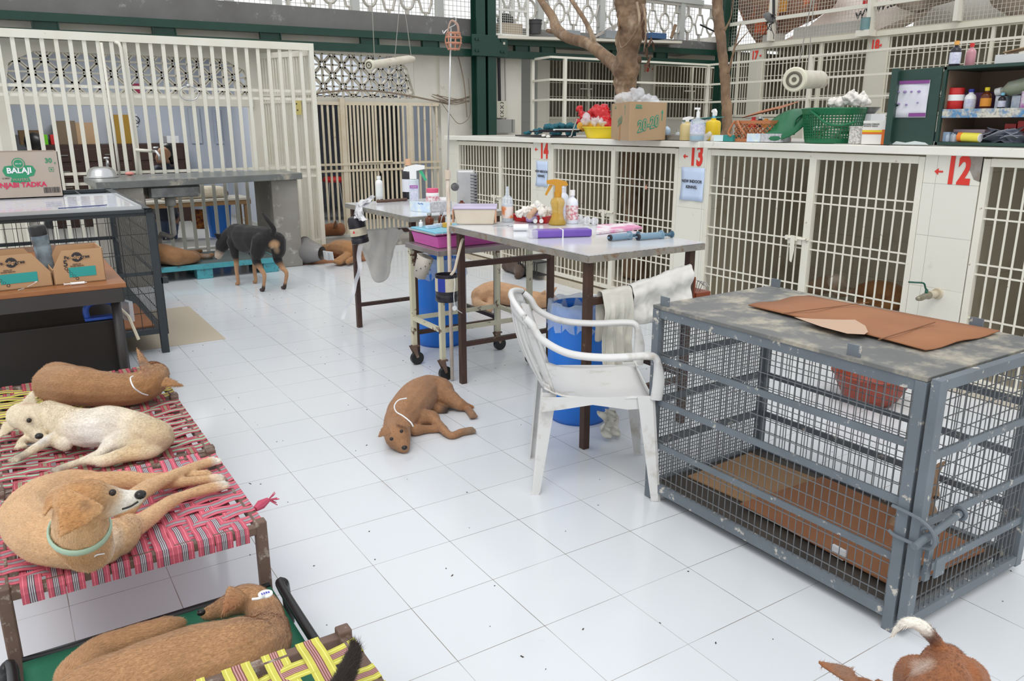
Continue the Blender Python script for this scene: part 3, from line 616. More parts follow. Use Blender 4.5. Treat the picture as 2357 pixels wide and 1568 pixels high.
# -- large tan dog on the pink bed, head raised
def near(px, py, z, off): return F(px, py, z) - ray(px, py).normalized() * off
def dogC():
    L = 'large tan dog with a pale green collar lying head up on the pink woven bed'
    hd = lambda px, py, z: F(px, py, z)
    H = .655
    ch = [[(205, 1112, 30), (150, 1124, 42), (98, 1148, 50), (60, 1190, 57), (95, 1232, 62), (165, 1252, 58), (235, 1248, 54)],
          [(190, 1245, 54), (262, 1240, 46), (296, 1215, 34)],
          [('Z', 205, 1262, .47, 56), ('Z', 190, 1234, .52, 63), ('Z', 184, 1200, .58, 60), ('Z', 186, 1165, .63, 50)],
          [('Z', 172, 1152, H, 46), ('Z', 205, 1147, H, 45), ('Z', 240, 1148, H - .012, 34), ('Z', 270, 1151, H - .022, 27), ('Z', 298, 1150, H - .027, 22), ('Z', 316, 1145, H - .025, 17)],
          [('Z', 240, 1170, H - .035, 26), ('Z', 275, 1166, H - .038, 17), ('Z', 300, 1160, H - .036, 12)],
          [(225, 1120, 34), (290, 1110, 27), (345, 1112, 19), (400, 1112, 13), (455, 1106, 11), (498, 1102, 12)],
          [(240, 1118, 28), (310, 1108, 19, .01), (380, 1100, 13, .01), (430, 1097, 11), (468, 1092, 11)],
          [(292, 1222, 30), (335, 1197, 22), (386, 1160, 16), (430, 1139, 12), (472, 1127, 13), (505, 1119, 12)],
          [(285, 1170, 28, .02), (330, 1130, 20, .03), (386, 1101, 14, .025), (438, 1079, 12, .015), (486, 1063, 12)]]
    ears = [(near(196, 1150, H, .054), near(140, 1232, .585, .098), CP - hd(180, 1180, H), .098, .006, .006), (near(132, 1125, H, .02), near(103, 1183, .62, .03), V((-.8, -.6, .2)), .06, .006)]
    z = BZ + .012
    tt = [toe(505, 1119, z, 525, 1115, .018), toe(488, 1063, z, 505, 1057, .017), toe(498, 1102, z, 520, 1098, .016), toe(468, 1092, z, 490, 1087, .016)]
    pa = [(near(170, 1195, .62, .08), .062, (.46, .23, .09), .7), (hd(105, 1160, .64), .05, (.46, .23, .09), .7), (hd(292, 1146, H - .02), .062, WHT, .5), (hd(252, 1140, H), .035, (.5, .36, .22), .6), (hd(185, 1138, H + .02), .10, (.50, .26, .105), .9), (hd(295, 1228, .47), .10, WHT, .8), (hd(160, 1262, .50), .10, (.48, .25, .10), .8), (hd(510, 1116, z), .04, WHT, .6), (hd(492, 1062, z), .04, WHT, .6), (hd(500, 1101, z), .035, WHT, .6), (hd(200, 1160, H + .02), .022, (.22, .13, .08), .8), (hd(235, 1105, .4), .16, (.60, .36, .18), .9)]  # small dark patch at the ear base: inner-ear shade painted into the coat
    o = grow('dog', ch, BZ, ears, base=TANL, patches=pa, vox=.005, toes=tt, fur=(70000, .010, (0, 1, 2, 3, 4)))
    tag(o, L, 'dog')
    face(o, hd(323, 1139, H - .014), .0135, [hd(259, 1134, H + .024)], .008)
    B().tube(spl([near(318, 1155, H - .03, .012), near(300, 1166, H - .036, .014), near(282, 1172, H - .036, .022)], 5), .0022, 6).out('lip_line', nosem, o, smooth=True)
    c = hd(184, 1218, .55); rc = 63 * dep(c) / FPX; n = (hd(195, 1175, .63) - hd(205, 1240, .53)).normalized(); a = n.cross(V((0, 0, 1))).normalized(); bb = n.cross(a)
    B().tube([c + (a * math.cos(t / 28 * 2 * PI) + bb * math.sin(t / 28 * 2 * PI)) * rc for t in range(28)], .0115, 8, close=True, sq=(.35, 1)).out('collar', M('pale_green_collar', (.40, .55, .42), .6), o, smooth=True)
    cord(o, [hd(207, 1275, .49), hd(213, 1285, .475), hd(222, 1278, .49), hd(240, 1275, .48)], .002)
dogC()
def dogB():
    ch = [[(112, 952, 31, .01), (150, 972, 40), (200, 985, 46), (250, 980, 48), (300, 985, 42), (340, 998, 40), (362, 1005, 37)],
          [(362, 1003, 36), (305, 1010, 30), (255, 1025, 18), (228, 1046, 12), (182, 1064, 9), (135, 1080, 9)],
          [(330, 1030, 22), (280, 1045, 14), (235, 1058, 11), (190, 1062, 9)],
          [(388, 1010, 14), (352, 1040, 14), (290, 1052, 13), (245, 1062, 13), (222, 1064, 8)],
          [(160, 985, 26), (180, 994, 19, .02), (130, 1006, 14, .02), (88, 1028, 11, .01), (55, 1048, 9), (38, 1056, 9)],
          [(150, 1022, 17), (105, 1012, 12), (62, 1010, 10), (48, 1022, 10)],
          [{'sq': (1, 1, .9)}, (52, 957, 34, .02), (70, 962, 37, .02), (80, 977, 29, .015), (87, 991, 21, .01), (91, 1001, 15, .01)]]
    z = BZ + .06
    ears = [(F(66, 942, z + .03), F(74, 902, z + .08), V((.3, -1, .5)), .062, .006), (F(28, 976, z - .02), F(0, 1006, z - .04), V((0, -.6, 1)), .06, .006)]
    tt = [toe(38, 1057, BZ + .01, 24, 1064, .014), toe(135, 1080, BZ + .01, 118, 1086, .014), toe(48, 1026, BZ + .012, 46, 1042, .014)]
    pa = [(F(90, 1002, z), .05, (.78, .76, .74), .7), (F(67, 968, z + .03), .022, (.18, .13, .10), .8), (F(365, 990, .44), .13, (.60, .47, .30), .8), (F(300, 1050, .38), .09, (.62, .46, .27), .8), (F(215, 1000, .42), .15, (.80, .76, .72), .9), (F(60, 955, .48), .07, (.70, .57, .40), .8), (F(70, 915, .5), .05, (.45, .28, .17), .7), (F(40, 1056, .36), .05, (.32, .28, .24), .8), (F(130, 1082, .36), .05, (.32, .28, .24), .8), (F(170, 990, .42), .02, (.55, .35, .30), .6)]
    o = grow('dog', ch, BZ, ears, base=(.72, .62, .46), patches=pa, vox=.005, toes=tt, fur=(50000, .010, (6,)))
    tag(o, 'cream white dog sleeping on its side on the red and green woven bed', 'dog')
    face(o, F(90, 1004, z + .012), .014, [F(67, 968, z + .035)], .009)
dogB()
def dogA():
    ch = [[(120, 884, 42), (165, 888, 46), (220, 894, 43), (275, 897, 39), (315, 893, 38), (345, 880, 36, .02), (362, 862, 27, .05)],
          [(130, 872, 40), (185, 868, 26), (230, 872, 18)],
          [(362, 862, 26, .05), (356, 852, 20, .03), (345, 846, 14, .01)]]
    z = .50
    ears = [(F(338, 848, z), F(315, 803, z + .045), V((.2, -1, .3)), .05, .007), (F(378, 878, z - .04), F(421, 888, z - .06), V((0, -.7, 1)), .05, .007)]
    pa = [(F(335, 845, z + .02), .06, (.30, .17, .13), .8), (F(325, 830, z + .03), .035, (.16, .11, .09), .8), (F(340, 880, .48), .12, (.42, .21, .075), .8), (F(150, 865, .46), .16, (.45, .27, .15), .9)]
    o = grow('dog', ch, BZ, ears, base=(.37, .20, .095), patches=pa, vox=.0055, fur=(50000, .012, (0, 2)))
    tag(o, 'brown dog lying with its back to us on the farthest woven bed', 'dog')
    cord(o, [F(306, 866, .515), F(300, 872, .52), F(308, 892, .50), F(325, 905, .46), F(340, 910, .42)], .0028)
dogA()
CZ = .175
def dogD():
    ch = [[(205, 1600, 72), (270, 1585, 82), (345, 1562, 88), (450, 1533, 92), (545, 1512, 88), (600, 1485, 66), (620, 1450, 46)],
          [(180, 1560, 52), (225, 1505, 38), (300, 1475, 34), (370, 1450, 28), (412, 1436, 16)],
          [(610, 1470, 52), (612, 1420, 42, .01), (590, 1385, 36, .03), (560, 1380, 34, .035), (525, 1395, 26, .02), (492, 1408, 19, .01), (472, 1414, 13, .01)]]
    z = CZ + .13
    ears = [(F(545, 1362, z), F(512, 1412, z - .01), CP - F(530, 1390, z), .055, .007)]
    pa = [(F(478, 1412, z - .03), .05, (.40, .34, .28), .7), (F(505, 1405, z - .03), .05, (.66, .52, .36), .8), (F(530, 1385, z + .01), .06, (.36, .16, .07), .7), (F(600, 1430, .28), .12, (.40, .21, .10), .9)]
    o = grow('dog', ch, CZ, ears, base=(.46, .26, .13), patches=pa, vox=.0055, fur=(80000, .011, (0, 2)))
    tag(o, 'tan brown dog curled on the green cot with a white neck tag', 'dog')
    face(o, F(463, 1410, z - .04), .011)
    c = F(610, 1370, z + .015); cord(o, [F(580, 1380, z + .035), F(600, 1377, z + .035), c], .0035)
    B().lathe([(0, 0), (.018, 0), (.018, .003), (0, .003)], c + V((0, -.005, .004)), 20, RZ(0)).out('neck_tag', white, o)
    txt('9633', .011, c + V((0, -.005, .008)), -X_, -Y_, M('blue_ink', (.08, .08, .55), .5), o)
dogD()
def dogF():
    ch = [[(1012, 903, 35), (985, 900, 38), (958, 918, 43), (935, 945, 42), (920, 968, 36), (913, 985, 30)],
          [(913, 985, 30), (915, 1003, 31), (923, 1019, 21), (930, 1031, 13)],
          [(1010, 905, 34), (1032, 916, 22, .015), (1055, 929, 15, .01), (1075, 940, 9), (1088, 956, 9)],
          [(1035, 925, 9), (1062, 929, 7), (1088, 937, 4)],
          [(955, 965, 25), (990, 962, 19, .01), (1006, 975, 12, .01), (1036, 1002, 9), (1062, 995, 9), (1084, 991, 9)],
          [(955, 990, 14), (985, 988, 10), (1022, 987, 9)], [(1005, 940, 12), (1024, 944, 8)]]
    z = .13
    ears = [(F(893, 988, z + .02), F(871, 1006, z - .02), CP - F(885, 995, z), .055, .006), (near(918, 966, .13, .05), near(944, 982, .12, .062), CP - F(930, 975, .13), .055, .006)]
    tt = [toe(1088, 958, .014, 1096, 966, .015), toe(1084, 992, .014, 1096, 990, .016), toe(1022, 988, .012, 1034, 988, .013)]
    pa = [(F(925, 1022, .1), .045, (.42, .30, .20), .8), (F(918, 1012, .12), .03, (.55, .45, .35), .9), (F(1088, 990, .03), .06, (.26, .18, .12), .8), (F(1088, 958, .03), .05, (.30, .2, .13), .8), (F(1026, 944, .02), .04, (.05, .04, .035), .8), (F(1089, 936, .02), .05, (.45, .17, .05), .8), (F(878, 1000, .1), .04, (.25, .12, .06), .8)]
    o = grow('dog', ch, 0, ears, base=(.35, .185, .095), patches=pa + [(F(926, 1026, .10), .05, (.50, .38, .28), .6), (F(985, 890, .2), .14, (.42, .22, .11), .9)], vox=.0055, toes=tt, fur=(40000, .010, (0, 1)))
    tag(o, 'brown dog lying alone in the middle of the tiled floor facing us', 'dog')
    face(o, F(931, 1031, .075), .014, [F(924, 993, .155), F(901, 1011, .145)], .0085)
    cord(o, [F(936, 917, .23), F(918, 921, .215), F(908, 934, .20), (F(912, 948, .195)), F(928, 958, .19), F(945, 972, .17), F(951, 982, .15)], .0032)
dogF()
# -- black and tan dog standing near the pier
def stand(name, label, org, ang, s, chains, ears, **k):
    T = Matrix.Translation(V(org)) @ Matrix.Rotation(ang, 4, 'Z') @ Matrix.Scale(s, 4)
    o = grow(name, chains, 0, ears, T=T, **k); tag(o, label, 'dog'); return o, T
p0 = F(625, 668, 0); p1 = F(560, 648, 0); an = math.atan2(p1.y - p0.y, p1.x - p0.x) + .10
W = lambda *a: ('W',) + a
ch = [[{'sq': (1, .92, 1.08)}, W(-.02, 0, .485, .095), W(.10, 0, .485, .098), W(.25, 0, .46, .118), W(.38, 0, .45, .13), W(.47, 0, .46, .115), W(.53, 0.01, .48, .095)],
      [W(.50, 0, .49, .095), W(.57, .02, .47, .085), W(.62, .05, .43, .076)],
      [W(.62, .05, .43, .074), W(.65, .08, .38, .070), W(.665, .11, .32, .046), W(.675, .13, .27, .036)]]
ch += [
      [W(0, .07, .46, .085), W(.03, .09, .38, .07), W(.07, .09, .29, .043), W(0.0, .09, .21, .025), W(-.045, .09, .16, .020), W(-.02, .09, .06, .017), W(0, .09, .018, .020), W(.03, .09, .014, .017)],
      [W(-.04, -.07, .46, .085), W(-.03, -.09, .38, .07), W(0, -.09, .29, .043), W(-.07, -.09, .21, .025), W(-.115, -.10, .16, .020), W(-.08, -.10, .06, .017), W(-.06, -.10, .018, .020), W(-.03, -.10, .014, .017)],
      [W(.47, .07, .42, .065), W(.46, .08, .33, .042), W(.44, .08, .24, .027), W(.45, .08, .14, .020), W(.44, .08, .03, .018), W(.47, .08, .014, .018)],
      [W(.43, -.07, .42, .065), W(.42, -.08, .33, .042), W(.38, -.08, .24, .027), W(.40, -.08, .14, .020), W(.39, -.08, .03, .018), W(.42, -.08, .014, .018)],
      [W(-.08, 0, .52, .028), W(-.12, 0, .58, .024), W(-.10, .04, .66, .020), W(-.06, .06, .72, .012)]]
ears = [(V((.64, .11, .45)), V((.63, .17, .49)), V((1, 0, .3)), .07, .007), (V((.66, .01, .45)), V((.69, -.04, .49)), V((1, 0, .3)), .07, .007)]
tanc = (.42, .24, .13)
pa = [(V((x, y, .10)), .17, tanc, .35) for (x, y) in ((-.02, .1), (-.09, -.1), (.45, .08), (.40, -.08))] + [(V((-.115, 0, .43)), .06, (.55, .33, .18), .5), (V((-.11, 0, .36)), .07, (.6, .42, .25), .6), (V((.675, .13, .27)), .075, (.50, .40, .32), .5)] + [(V((x, y, .02)), .06, DK, .4) for (x, y) in ((-.0, .1), (-.06, -.1))]
ob, T = stand('dog', 'black and tan dog standing beside the blue pallet with its tail up', (p0.x, p0.y, 0), an, .98, ch, ears, base=(.018, .016, .016), patches=pa, vox=.006)
face(ob, T @ V((.68, .145, .245)), .013)
# -- further dogs
def lying(label, ch, sup, ears=(), base=TAN, pa=(), vox=.008, **k):
    o = grow('dog', ch, sup, ears, base=base, patches=pa, vox=vox, **k); tag(o, label, 'dog'); return o
o = lying('sandy dog asleep on the floor under the steel table, beyond the blue drums', [[(1106, 682, 23), (1135, 674, 28), (1180, 680, 26), (1222, 690, 22), (1252, 692, 18)], [(1250, 690, 19), (1266, 692, 17), (1279, 698, 11), (1287, 700, 8)], [(1105, 680, 20), (1098, 698, 12), (1118, 705, 9)], [(1130, 690, 14), (1128, 702, 9), (1126, 712, 8)], [(1215, 700, 12), (1195, 712, 8), (1180, 716, 7)]], 0, [(F(1263, 678, .15), F(1282, 661, .2), V((0, -1, 0)), .07, .008), (F(1250, 678, .16), F(1256, 667, .2), V((0, -1, 0)), .05, .008)], base=(.50, .30, .17), vox=.007, pa=[(F(1100, 690, .1), .15, (.55, .37, .22), .8), (F(1280, 698, .08), .06, (.55, .42, .32), .8)])
face(o, F(1286, 700, .06), .012, [F(1274, 685, .13)], .008)
lying('dark curly brown dog curled by the small black crate under the steel table', [[(1168, 612, 14), (1182, 612, 17), (1196, 622, 14), (1192, 634, 9)]], .0, base=(.085, .055, .04))
o = thing('dog', 'dog wearing a plastic cone, lying on the brown mat beside the cement pier', 'dog', F(790, 603, 0))
grow('body', [[(742, 574, 11), (762, 574, 15), (780, 572, 20), (802, 575, 22), (820, 582, 18)], [(808, 585, 14), (790, 594, 9), (772, 602, 6)], [(800, 592, 10), (785, 603, 6), (776, 604, 5)], [(815, 596, 8), (800, 603, 6)]], .02, base=(.34, .17, .07), vox=.008, parent=o, patches=[(F(790, 598, .1), .13, (.42, .27, .15), .7), (F(755, 575, .15), .1, (.14, .08, .05), .6)])
c0 = F(741, 583, .13); c1 = F(700, 578, .14)
d = (c1 - c0).normalized(); q = Z_.rotation_difference(d).to_matrix()
B().lathe([(.075, 0), (.155, (c1 - c0).length), (.150, (c1 - c0).length), (.07, 0)], c0, 28, q).out('plastic_cone', M('smoky_cone', (.28, .27, .27), .25, alpha=.85), o, smooth=True)
B().tube([c1 + q @ V((.153 * math.cos(a / 28 * 6.283), .153 * math.sin(a / 28 * 6.283), 0)) for a in range(28)], .006, 6, close=True).out('cone_rim', blacki, o, smooth=True)
B().sheet([[F(744 + 22 * i / 4 + 3 * j / 3, 577 + 3 * i / 4 + 19 * j / 3, .20 - .12 * j / 3 + .015 * math.sin(i * 2)) for i in range(5)] for j in range(4)], .006).out('bandage', white, o)
lying('shaggy brown dog asleep on the turquoise pallet', [[(342, 586, 24), (372, 585, 25), (402, 590, 22), (430, 592, 17), (450, 594, 11)], [(445, 588, 12), (462, 590, 7), (478, 590, 6), (488, 587, 6)], [(430, 585, 10), (450, 580, 6), (462, 578, 5)]], .155, base=(.30, .155, .07), pa=[(F(480, 588, .2), .09, (.36, .34, .32), .7), (F(400, 600, .2), .12, (.36, .2, .1), .8)])
lying('reddish brown dog sitting behind the barred yard gate', [[(750, 530, 14), (765, 528, 15), (783, 530, 13)], [(778, 530, 12), (785, 522, 9, .06), (786, 534, 8)]], .1, [(F(772, 522, .22), F(772, 508, .32), V((0, -1, 0)), .08, .01)], base=(.22, .085, .035))
kx = lambda px, py, x, r: ('W',) + tuple(GX(px, py, x)) + (r * dep(GX(px, py, x)) / FPX,)
lying('pale faced dog lying inside the kennel left of the painted 12', [[kx(1875, 662, 4.2, 20), kx(1900, 655, 4.2, 22), kx(1925, 650, 4.15, 20)], [kx(1925, 648, 4.1, 20), kx(1932, 652, 4.05, 17), kx(1922, 660, 4.0, 12)], [kx(1930, 672, 4.1, 14), kx(1960, 672, 4.1, 10)]], 0, [(GX(1912, 640, 4.1), GX(1904, 636, 4.0), V((-1, 0, 0)), .05, .008), (GX(1940, 650, 4.1), GX(1955, 662, 4.05), V((-1, 0, 0)), .06, .008)], base=(.24, .16, .10), pa=[(GX(1928, 650, 4.05), .10, (.55, .47, .38), .6)])
lying('brown dog lying deep inside the kennel behind the pale faced dog', [[kx(1985, 672, 4.3, 20), kx(2015, 668, 4.3, 24), kx(2050, 675, 4.3, 26), kx(2080, 690, 4.3, 20)], [kx(2020, 690, 4.2, 14), kx(1990, 695, 4.2, 9), kx(1960, 700, 4.2, 8)], [kx(2060, 700, 4.2, 16), kx(2020, 706, 4.2, 9)]], 0, base=(.32, .15, .055))
# -- brown dog with white tail tip at the bottom right
z = .46
ch = [[('Z', 2175, 1535, z, 55), ('Z', 2160, 1600, z, 72), ('Z', 2080, 1700, z, 80), ('Z', 1990, 1720, z, 78), ('Z', 1950, 1660, z, 60), ('Z', 1985, 1610, z, 50)],
      [('Z', 1990, 1612, z, 48), ('Z', 1960, 1625, z - .02, 45), ('Z', 1900, 1640, z - .05, 28)],
      [('Z', 2215, 1560, z, 45), ('Z', 2230, 1590, z - .1, 50), W(.50, -1.14, .20, .03), W(.56, -1.12, .13, .022), W(.53, -1.15, .02, .02)],
      [('Z', 2125, 1560, z, 45), ('Z', 2110, 1590, z - .1, 50), W(.40, -1.16, .20, .03), W(.45, -1.12, .13, .022), W(.43, -1.16, .02, .02)],
      [W(.32, -1.28, .40, .05), W(.31, -1.28, .2, .028), W(.30, -1.27, .02, .02)], [W(.24, -1.22, .40, .05), W(.22, -1.22, .2, .028), W(.21, -1.21, .02, .02)],
      [('Z', 2165, 1490, z + .04, 15), ('Z', 2142, 1462, z + .07, 16), ('Z', 2118, 1440, z + .10, 16), ('Z', 2090, 1432, z + .11, 13), ('Z', 2066, 1446, z + .09, 9), ('Z', 2050, 1468, z + .07, 5)]]
ears = [(F(1965, 1560, z + .06), F(1884, 1526, z + .09), V((.2, -.3, 1)), .05, .006), (F(2010, 1580, z + .05), F(2060, 1590, z + .06), V((0, -.3, 1)), .05, .006)]
pa = [(F(2070, 1446, z + .1), .085, WHT, .3), (F(2095, 1432, z + .1), .05, WHT, .3), (F(2150, 1470, z + .07), .03, (.14, .06, .035), .8), (F(1935, 1548, z + .07), .05, (.25, .14, .09), .9)]
o = grow('dog', ch, 0, ears, base=(.30, .11, .04), patches=pa, vox=.0055, fur=(50000, .010, ())); tag(o, 'reddish brown dog with a white tipped tail, cut off at the bottom right', 'dog')
# -- black dog on the yellow bed (tail in view)
o = grow('dog', [[('Z', 640, 1740, .44, 90), ('Z', 720, 1690, .44, 70), ('Z', 765, 1630, .42, 40)], [('Z', 765, 1610, .40, 26), ('Z', 790, 1565, .41, 22), ('Z', 808, 1525, .42, 18), ('Z', 816, 1500, .43, 14), ('Z', 813, 1482, .44, 6)]], 0, base=(.03, .022, .018), vox=.006, fur=(40000, .022, ()))
tag(o, 'black tail of a dog lying on the yellow woven bed', 'dog')
# ---------------------------------------------------------------- woven beds
rustb = M('rusty_bed_frame', (.13, .085, .065), .6, metal=.2, c2=(.20, .13, .10), ns=12, c3=(.48, .42, .36), s3=25, t3=.62)
def tape_mat(name, edge, mid, stripe, n=3):
    m = bpy.data.materials.new(name); MATS[name] = m; m.use_nodes = True; nt = m.node_tree; N = nt.nodes; L = nt.links; b = N['Principled BSDF']
    a = N.new('ShaderNodeUVMap'); s = N.new('ShaderNodeSeparateXYZ'); L.new(a.outputs[0], s.inputs[0])
    r = N.new('ShaderNodeValToRGB'); r.color_ramp.interpolation = 'CONSTANT'; L.new(s.outputs['X'], r.inputs[0])
    e = r.color_ramp.elements; st = [(0, edge), (.12, tuple(min(1, c * 1.5 + .12) for c in edge)), (.15, edge), (.33, stripe)]
    k = .33; w = .34 / (2 * n + 1)
    for i in range(2 * n + 1): st.append((k + w * i, mid if i % 2 else stripe))
    st += [(.67, edge), (.85, tuple(min(1, c * 1.5 + .12) for c in edge)), (.88, edge)]
    while len(e) > 1: e.remove(e[-1])
    e[0].position = 0; e[0].color = st[0][1] + (1,)
    for p, c in st[1:]: q = e.new(p); q.color = tuple(c) + (1,)
    n2 = N.new('ShaderNodeTexNoise'); n2.inputs['Scale'].default_value = 9; x = N.new('ShaderNodeMapRange'); x.inputs['To Min'].default_value = .75; x.inputs['To Max'].default_value = 1.15
    L.new(n2.outputs['Fac'], x.inputs['Value']); v = N.new('ShaderNodeVectorMath'); v.operation = 'SCALE'; L.new(r.outputs[0], v.inputs[0]); L.new(x.outputs[0], v.inputs['Scale']); L.new(v.outputs[0], b.inputs['Base Color'])
    b.inputs['Roughness'].default_value = .8
    return m
t_pink = tape_mat('pink_tape', (.58, .11, .16), (.55, .55, .58), (.10, .06, .08)); t_red = tape_mat('red_green_tape', (.36, .05, .07), (.25, .42, .22), (.36, .08, .09)); t_yel = tape_mat('yellow_tape', (.62, .58, .10), (.55, .30, .30), (.22, .08, .06)); t_grn = tape_mat('green_red_tape', (.38, .06, .09), (.33, .52, .36), (.30, .5, .33))
def strap(b, uvs, P, N_, w):      # flat tape along P with normals N_
    P = [V(p) for p in P]; L = len(P); rows = []
    for i, p in enumerate(P):
        t = (P[min(i + 1, L - 1)] - P[max(i - 1, 0)]).normalized(); s = t.cross(N_[i] if isinstance(N_, list) else N_).normalized(); rows.append((p - s * w / 2, p + s * w / 2))
    vs = [(b.m.verts.new(a), b.m.verts.new(c)) for a, c in rows]
    uv = b.m.loops.layers.uv.verify()
    for (a, c), (d, e) in zip(vs, vs[1:]):
        f = b.m.faces.new((a, c, e, d))
        for l in f.loops: l[uv].uv = (0.0 if l.vert in (a, d) else 1.0, 0)
def bed(label, x0, y0, x1, y1, z, mx, my, nx, ny, w=.042, seed=1, tail=False, legs=True):
    rnd = random.Random(seed); t = thing('woven_bed', label, 'bed', ((x0 + x1) / 2, (y0 + y1) / 2, 0), 'woven tape beds in a row on the left')
    b = B(); q = .014
    for (a, c) in (((x0, y0), (x1, y0)), ((x0, y1), (x1, y1)), ((x0, y0), (x0, y1)), ((x1, y0), (x1, y1))): b.bar(a + (z - .018,), c + (z - .018,), .026)
    b.out('frame', rustb, t, bev=.003)
    for (x, y) in ((x0, y0), (x1, y0), (x0, y1), (x1, y1)): B().box(x - .016, y - .016, 0, x + .016, y + .016, z + .008).out('leg', rustb, t, bev=.004)
    for (mat, n, axis) in ((mx, nx, 0), (my, ny, 1)):
        b = B()
        for i in range(n):
            u = (i + .5) / n + rnd.uniform(-.012, .012); u2 = u + rnd.uniform(-.02, .02); P = []; A, C = ((x0, x1) if axis == 0 else (y0, y1)); D, E_ = ((y0, y1) if axis == 0 else (x0, x1))
            D += .03; E_ -= .03; m = 28; o = -.014 if True else 0
            pt = lambda a, k, zz: V((a, D + (E_ - D) * k, zz)) if axis == 0 else V((D + (E_ - D) * k, a, zz))
            P += [pt(A - .012, u, z - .05), pt(A - .016, u, z - .02), pt(A - .012, u, z - .001)]
            for j in range(m + 1):
                a = A + (C - A) * j / m; ph = j / m * (ny if axis == 0 else nx) * PI + i * PI + (PI / 2 if axis == 0 else -PI / 2 + 0)
                P.append(pt(a, u + (u2 - u) * j / m, z - .004 - .012 * math.sin(PI * j / m) + .0035 * math.cos(ph)))
            P += [pt(C + .012, u2, z - .001), pt(C + .016, u2, z - .02), pt(C + .012, u2, z - .05)]
            sd = X_ if axis == 0 else Y_; nn = [-sd, -sd, (Z_ - sd).normalized()] + [Z_] * (m + 1) + [(Z_ + sd).normalized(), sd, sd]
            strap(b, None, P, nn, w * rnd.uniform(.85, 1.1))
        o = b.out('woven_tapes', mat, t); md = o.modifiers.new('s', 'SOLIDIFY'); md.thickness = .0015
    return t
xr, xl = -.40, -1.035
bC = bed('pink woven bed under the large tan dog, nearest of the stacked row', xl, .447, xr, 1.065, .35, t_pink, t_pink, 11, 11, .045, 3)
bB = bed('red and green woven bed under the cream white dog', xl, 1.10, xr + .005, 1.745, .35, t_grn, t_red, 12, 9, .040, 5)
bA = bed('yellow and red woven bed in front of the dark desk', xl, 1.78, xr + .01, 2.30, .35, t_yel, t_red, 8, 9, .044, 7)
bD = bed('yellow woven bed at the bottom edge, with the black tail on it', -1.02, -.80, -.385, -.17, .35, t_yel, t_yel, 7, 7, .055, 9)
b = B(); q = F(588, 1172, .345); b.tube([q, q + V((.02, .01, .005)), q + V((.045, .02, .01))], [.009, .015, .008], 8)
for i in range(14): b.tube([q + V((.045, .02, .01)), q + V((.045 + random.uniform(.015, .035), .02 + random.uniform(-.02, .03), .01 + random.uniform(-.02, .02)))], .0018, 4)
b.out('tape_knot', M('pink_thread', (.5, .08, .14), .9), bC)
# green cot
t = thing('green_cot', 'low cot of green cloth on a black tube frame, carrying the tan dog', 'cot', (-.7, .1, 0)); cx0, cx1, cy0, cy1 = -1.02, -.40, -.13, .40
b = B(); G = [[V((cx0 + (cx1 - cx0) * i / 16, cy0 + (cy1 - cy0) * j / 10, CZ - .004 - .022 * math.sin(PI * i / 16) * math.sin(PI * j / 10))) for i in range(17)] for j in range(11)]
b.sheet(G, .003); b.out('cloth', M('green_mesh_cloth', (.02, .17, .095), .6, c2=(.015, .13, .075), ns=5, bump=.3, bs=300), t, smooth=True)
for y in (cy0, cy1): B().tube([(cx0, y, CZ - .012), (cx1, y, CZ - .012)], .014, 10).out('side_tube', black, t, smooth=True)
for x in (cx0 + .0, cx1 - .0):
    s = 1 if x > -.7 else -1
    P = [(x + s * .055, cy0 - .01, .012), (x + s * .05, cy0 - .005, .10), (x + s * .04, cy0 + .02, CZ - .01), (x + s * .02, cy0 + .06, CZ + .005), (x + s * .02, cy1 - .06, CZ + .005), (x + s * .04, cy1 - .01, CZ - .01), (x + s * .05, cy1 + .018, .10), (x + s * .055, cy1 + .02, .012)]
    B().tube(spl(P, 6), .0135, 10).out('leg', black, t, smooth=True)
# ---------------------------------------------------------------- wire cages
def wcage(t, x0, y0, x1, y1, z0, z1, mat, w=.03, sx=.03, sy=.03, feet=True, rails=3, fine_left=False, r=.0028, skip=()):
    for (x, y) in ((x0, y0), (x1, y0), (x0, y1), (x1, y1)): B().box(x - w / 2, y - w / 2, 0, x + w / 2, y + w / 2, z1).out('corner_post', mat, t, bev=.002)
    for (nm, a, c, o) in (('front', (x0, y0), (x1, y0), 0), ('rear', (x0, y1), (x1, y1), 0), ('left', (x0, y0), (x0, y1), 1), ('right', (x1, y0), (x1, y1), 1)):
        if nm in skip: continue
        A, C = V(a + (0,)), V(c + (0,)); b = B()
        for i in range(rails + 2):
            z = z0 + (z1 - z0 - .015) * i / (rails + 1); hh = .034 if i in (0, rails + 1) else .024
            b.bar(A + Z_ * z, C + Z_ * z, .008 if 0 < i <= rails else .024, hh)
        b.out('side_rails', mat, t)
        s = (.013, .016) if (fine_left and nm == 'rear') else (sx, sy); L = (C - A).length; d = (C - A) / L
        mesh_grid(B(), A + Z_ * z0, d, Z_, L, z1 - z0 - .02, s[0], s[1], r).out('wire_mesh', wirem if mat is bluegrey else blacki, t)
t = thing('wire_cage', 'large grey blue wire cage with cardboard on top at the right', 'cage', (1.5, -.05, 0))
a = (1.165, 0.477); x0, y0, x1, y1 = 1.16, -.575, 1.80, .475
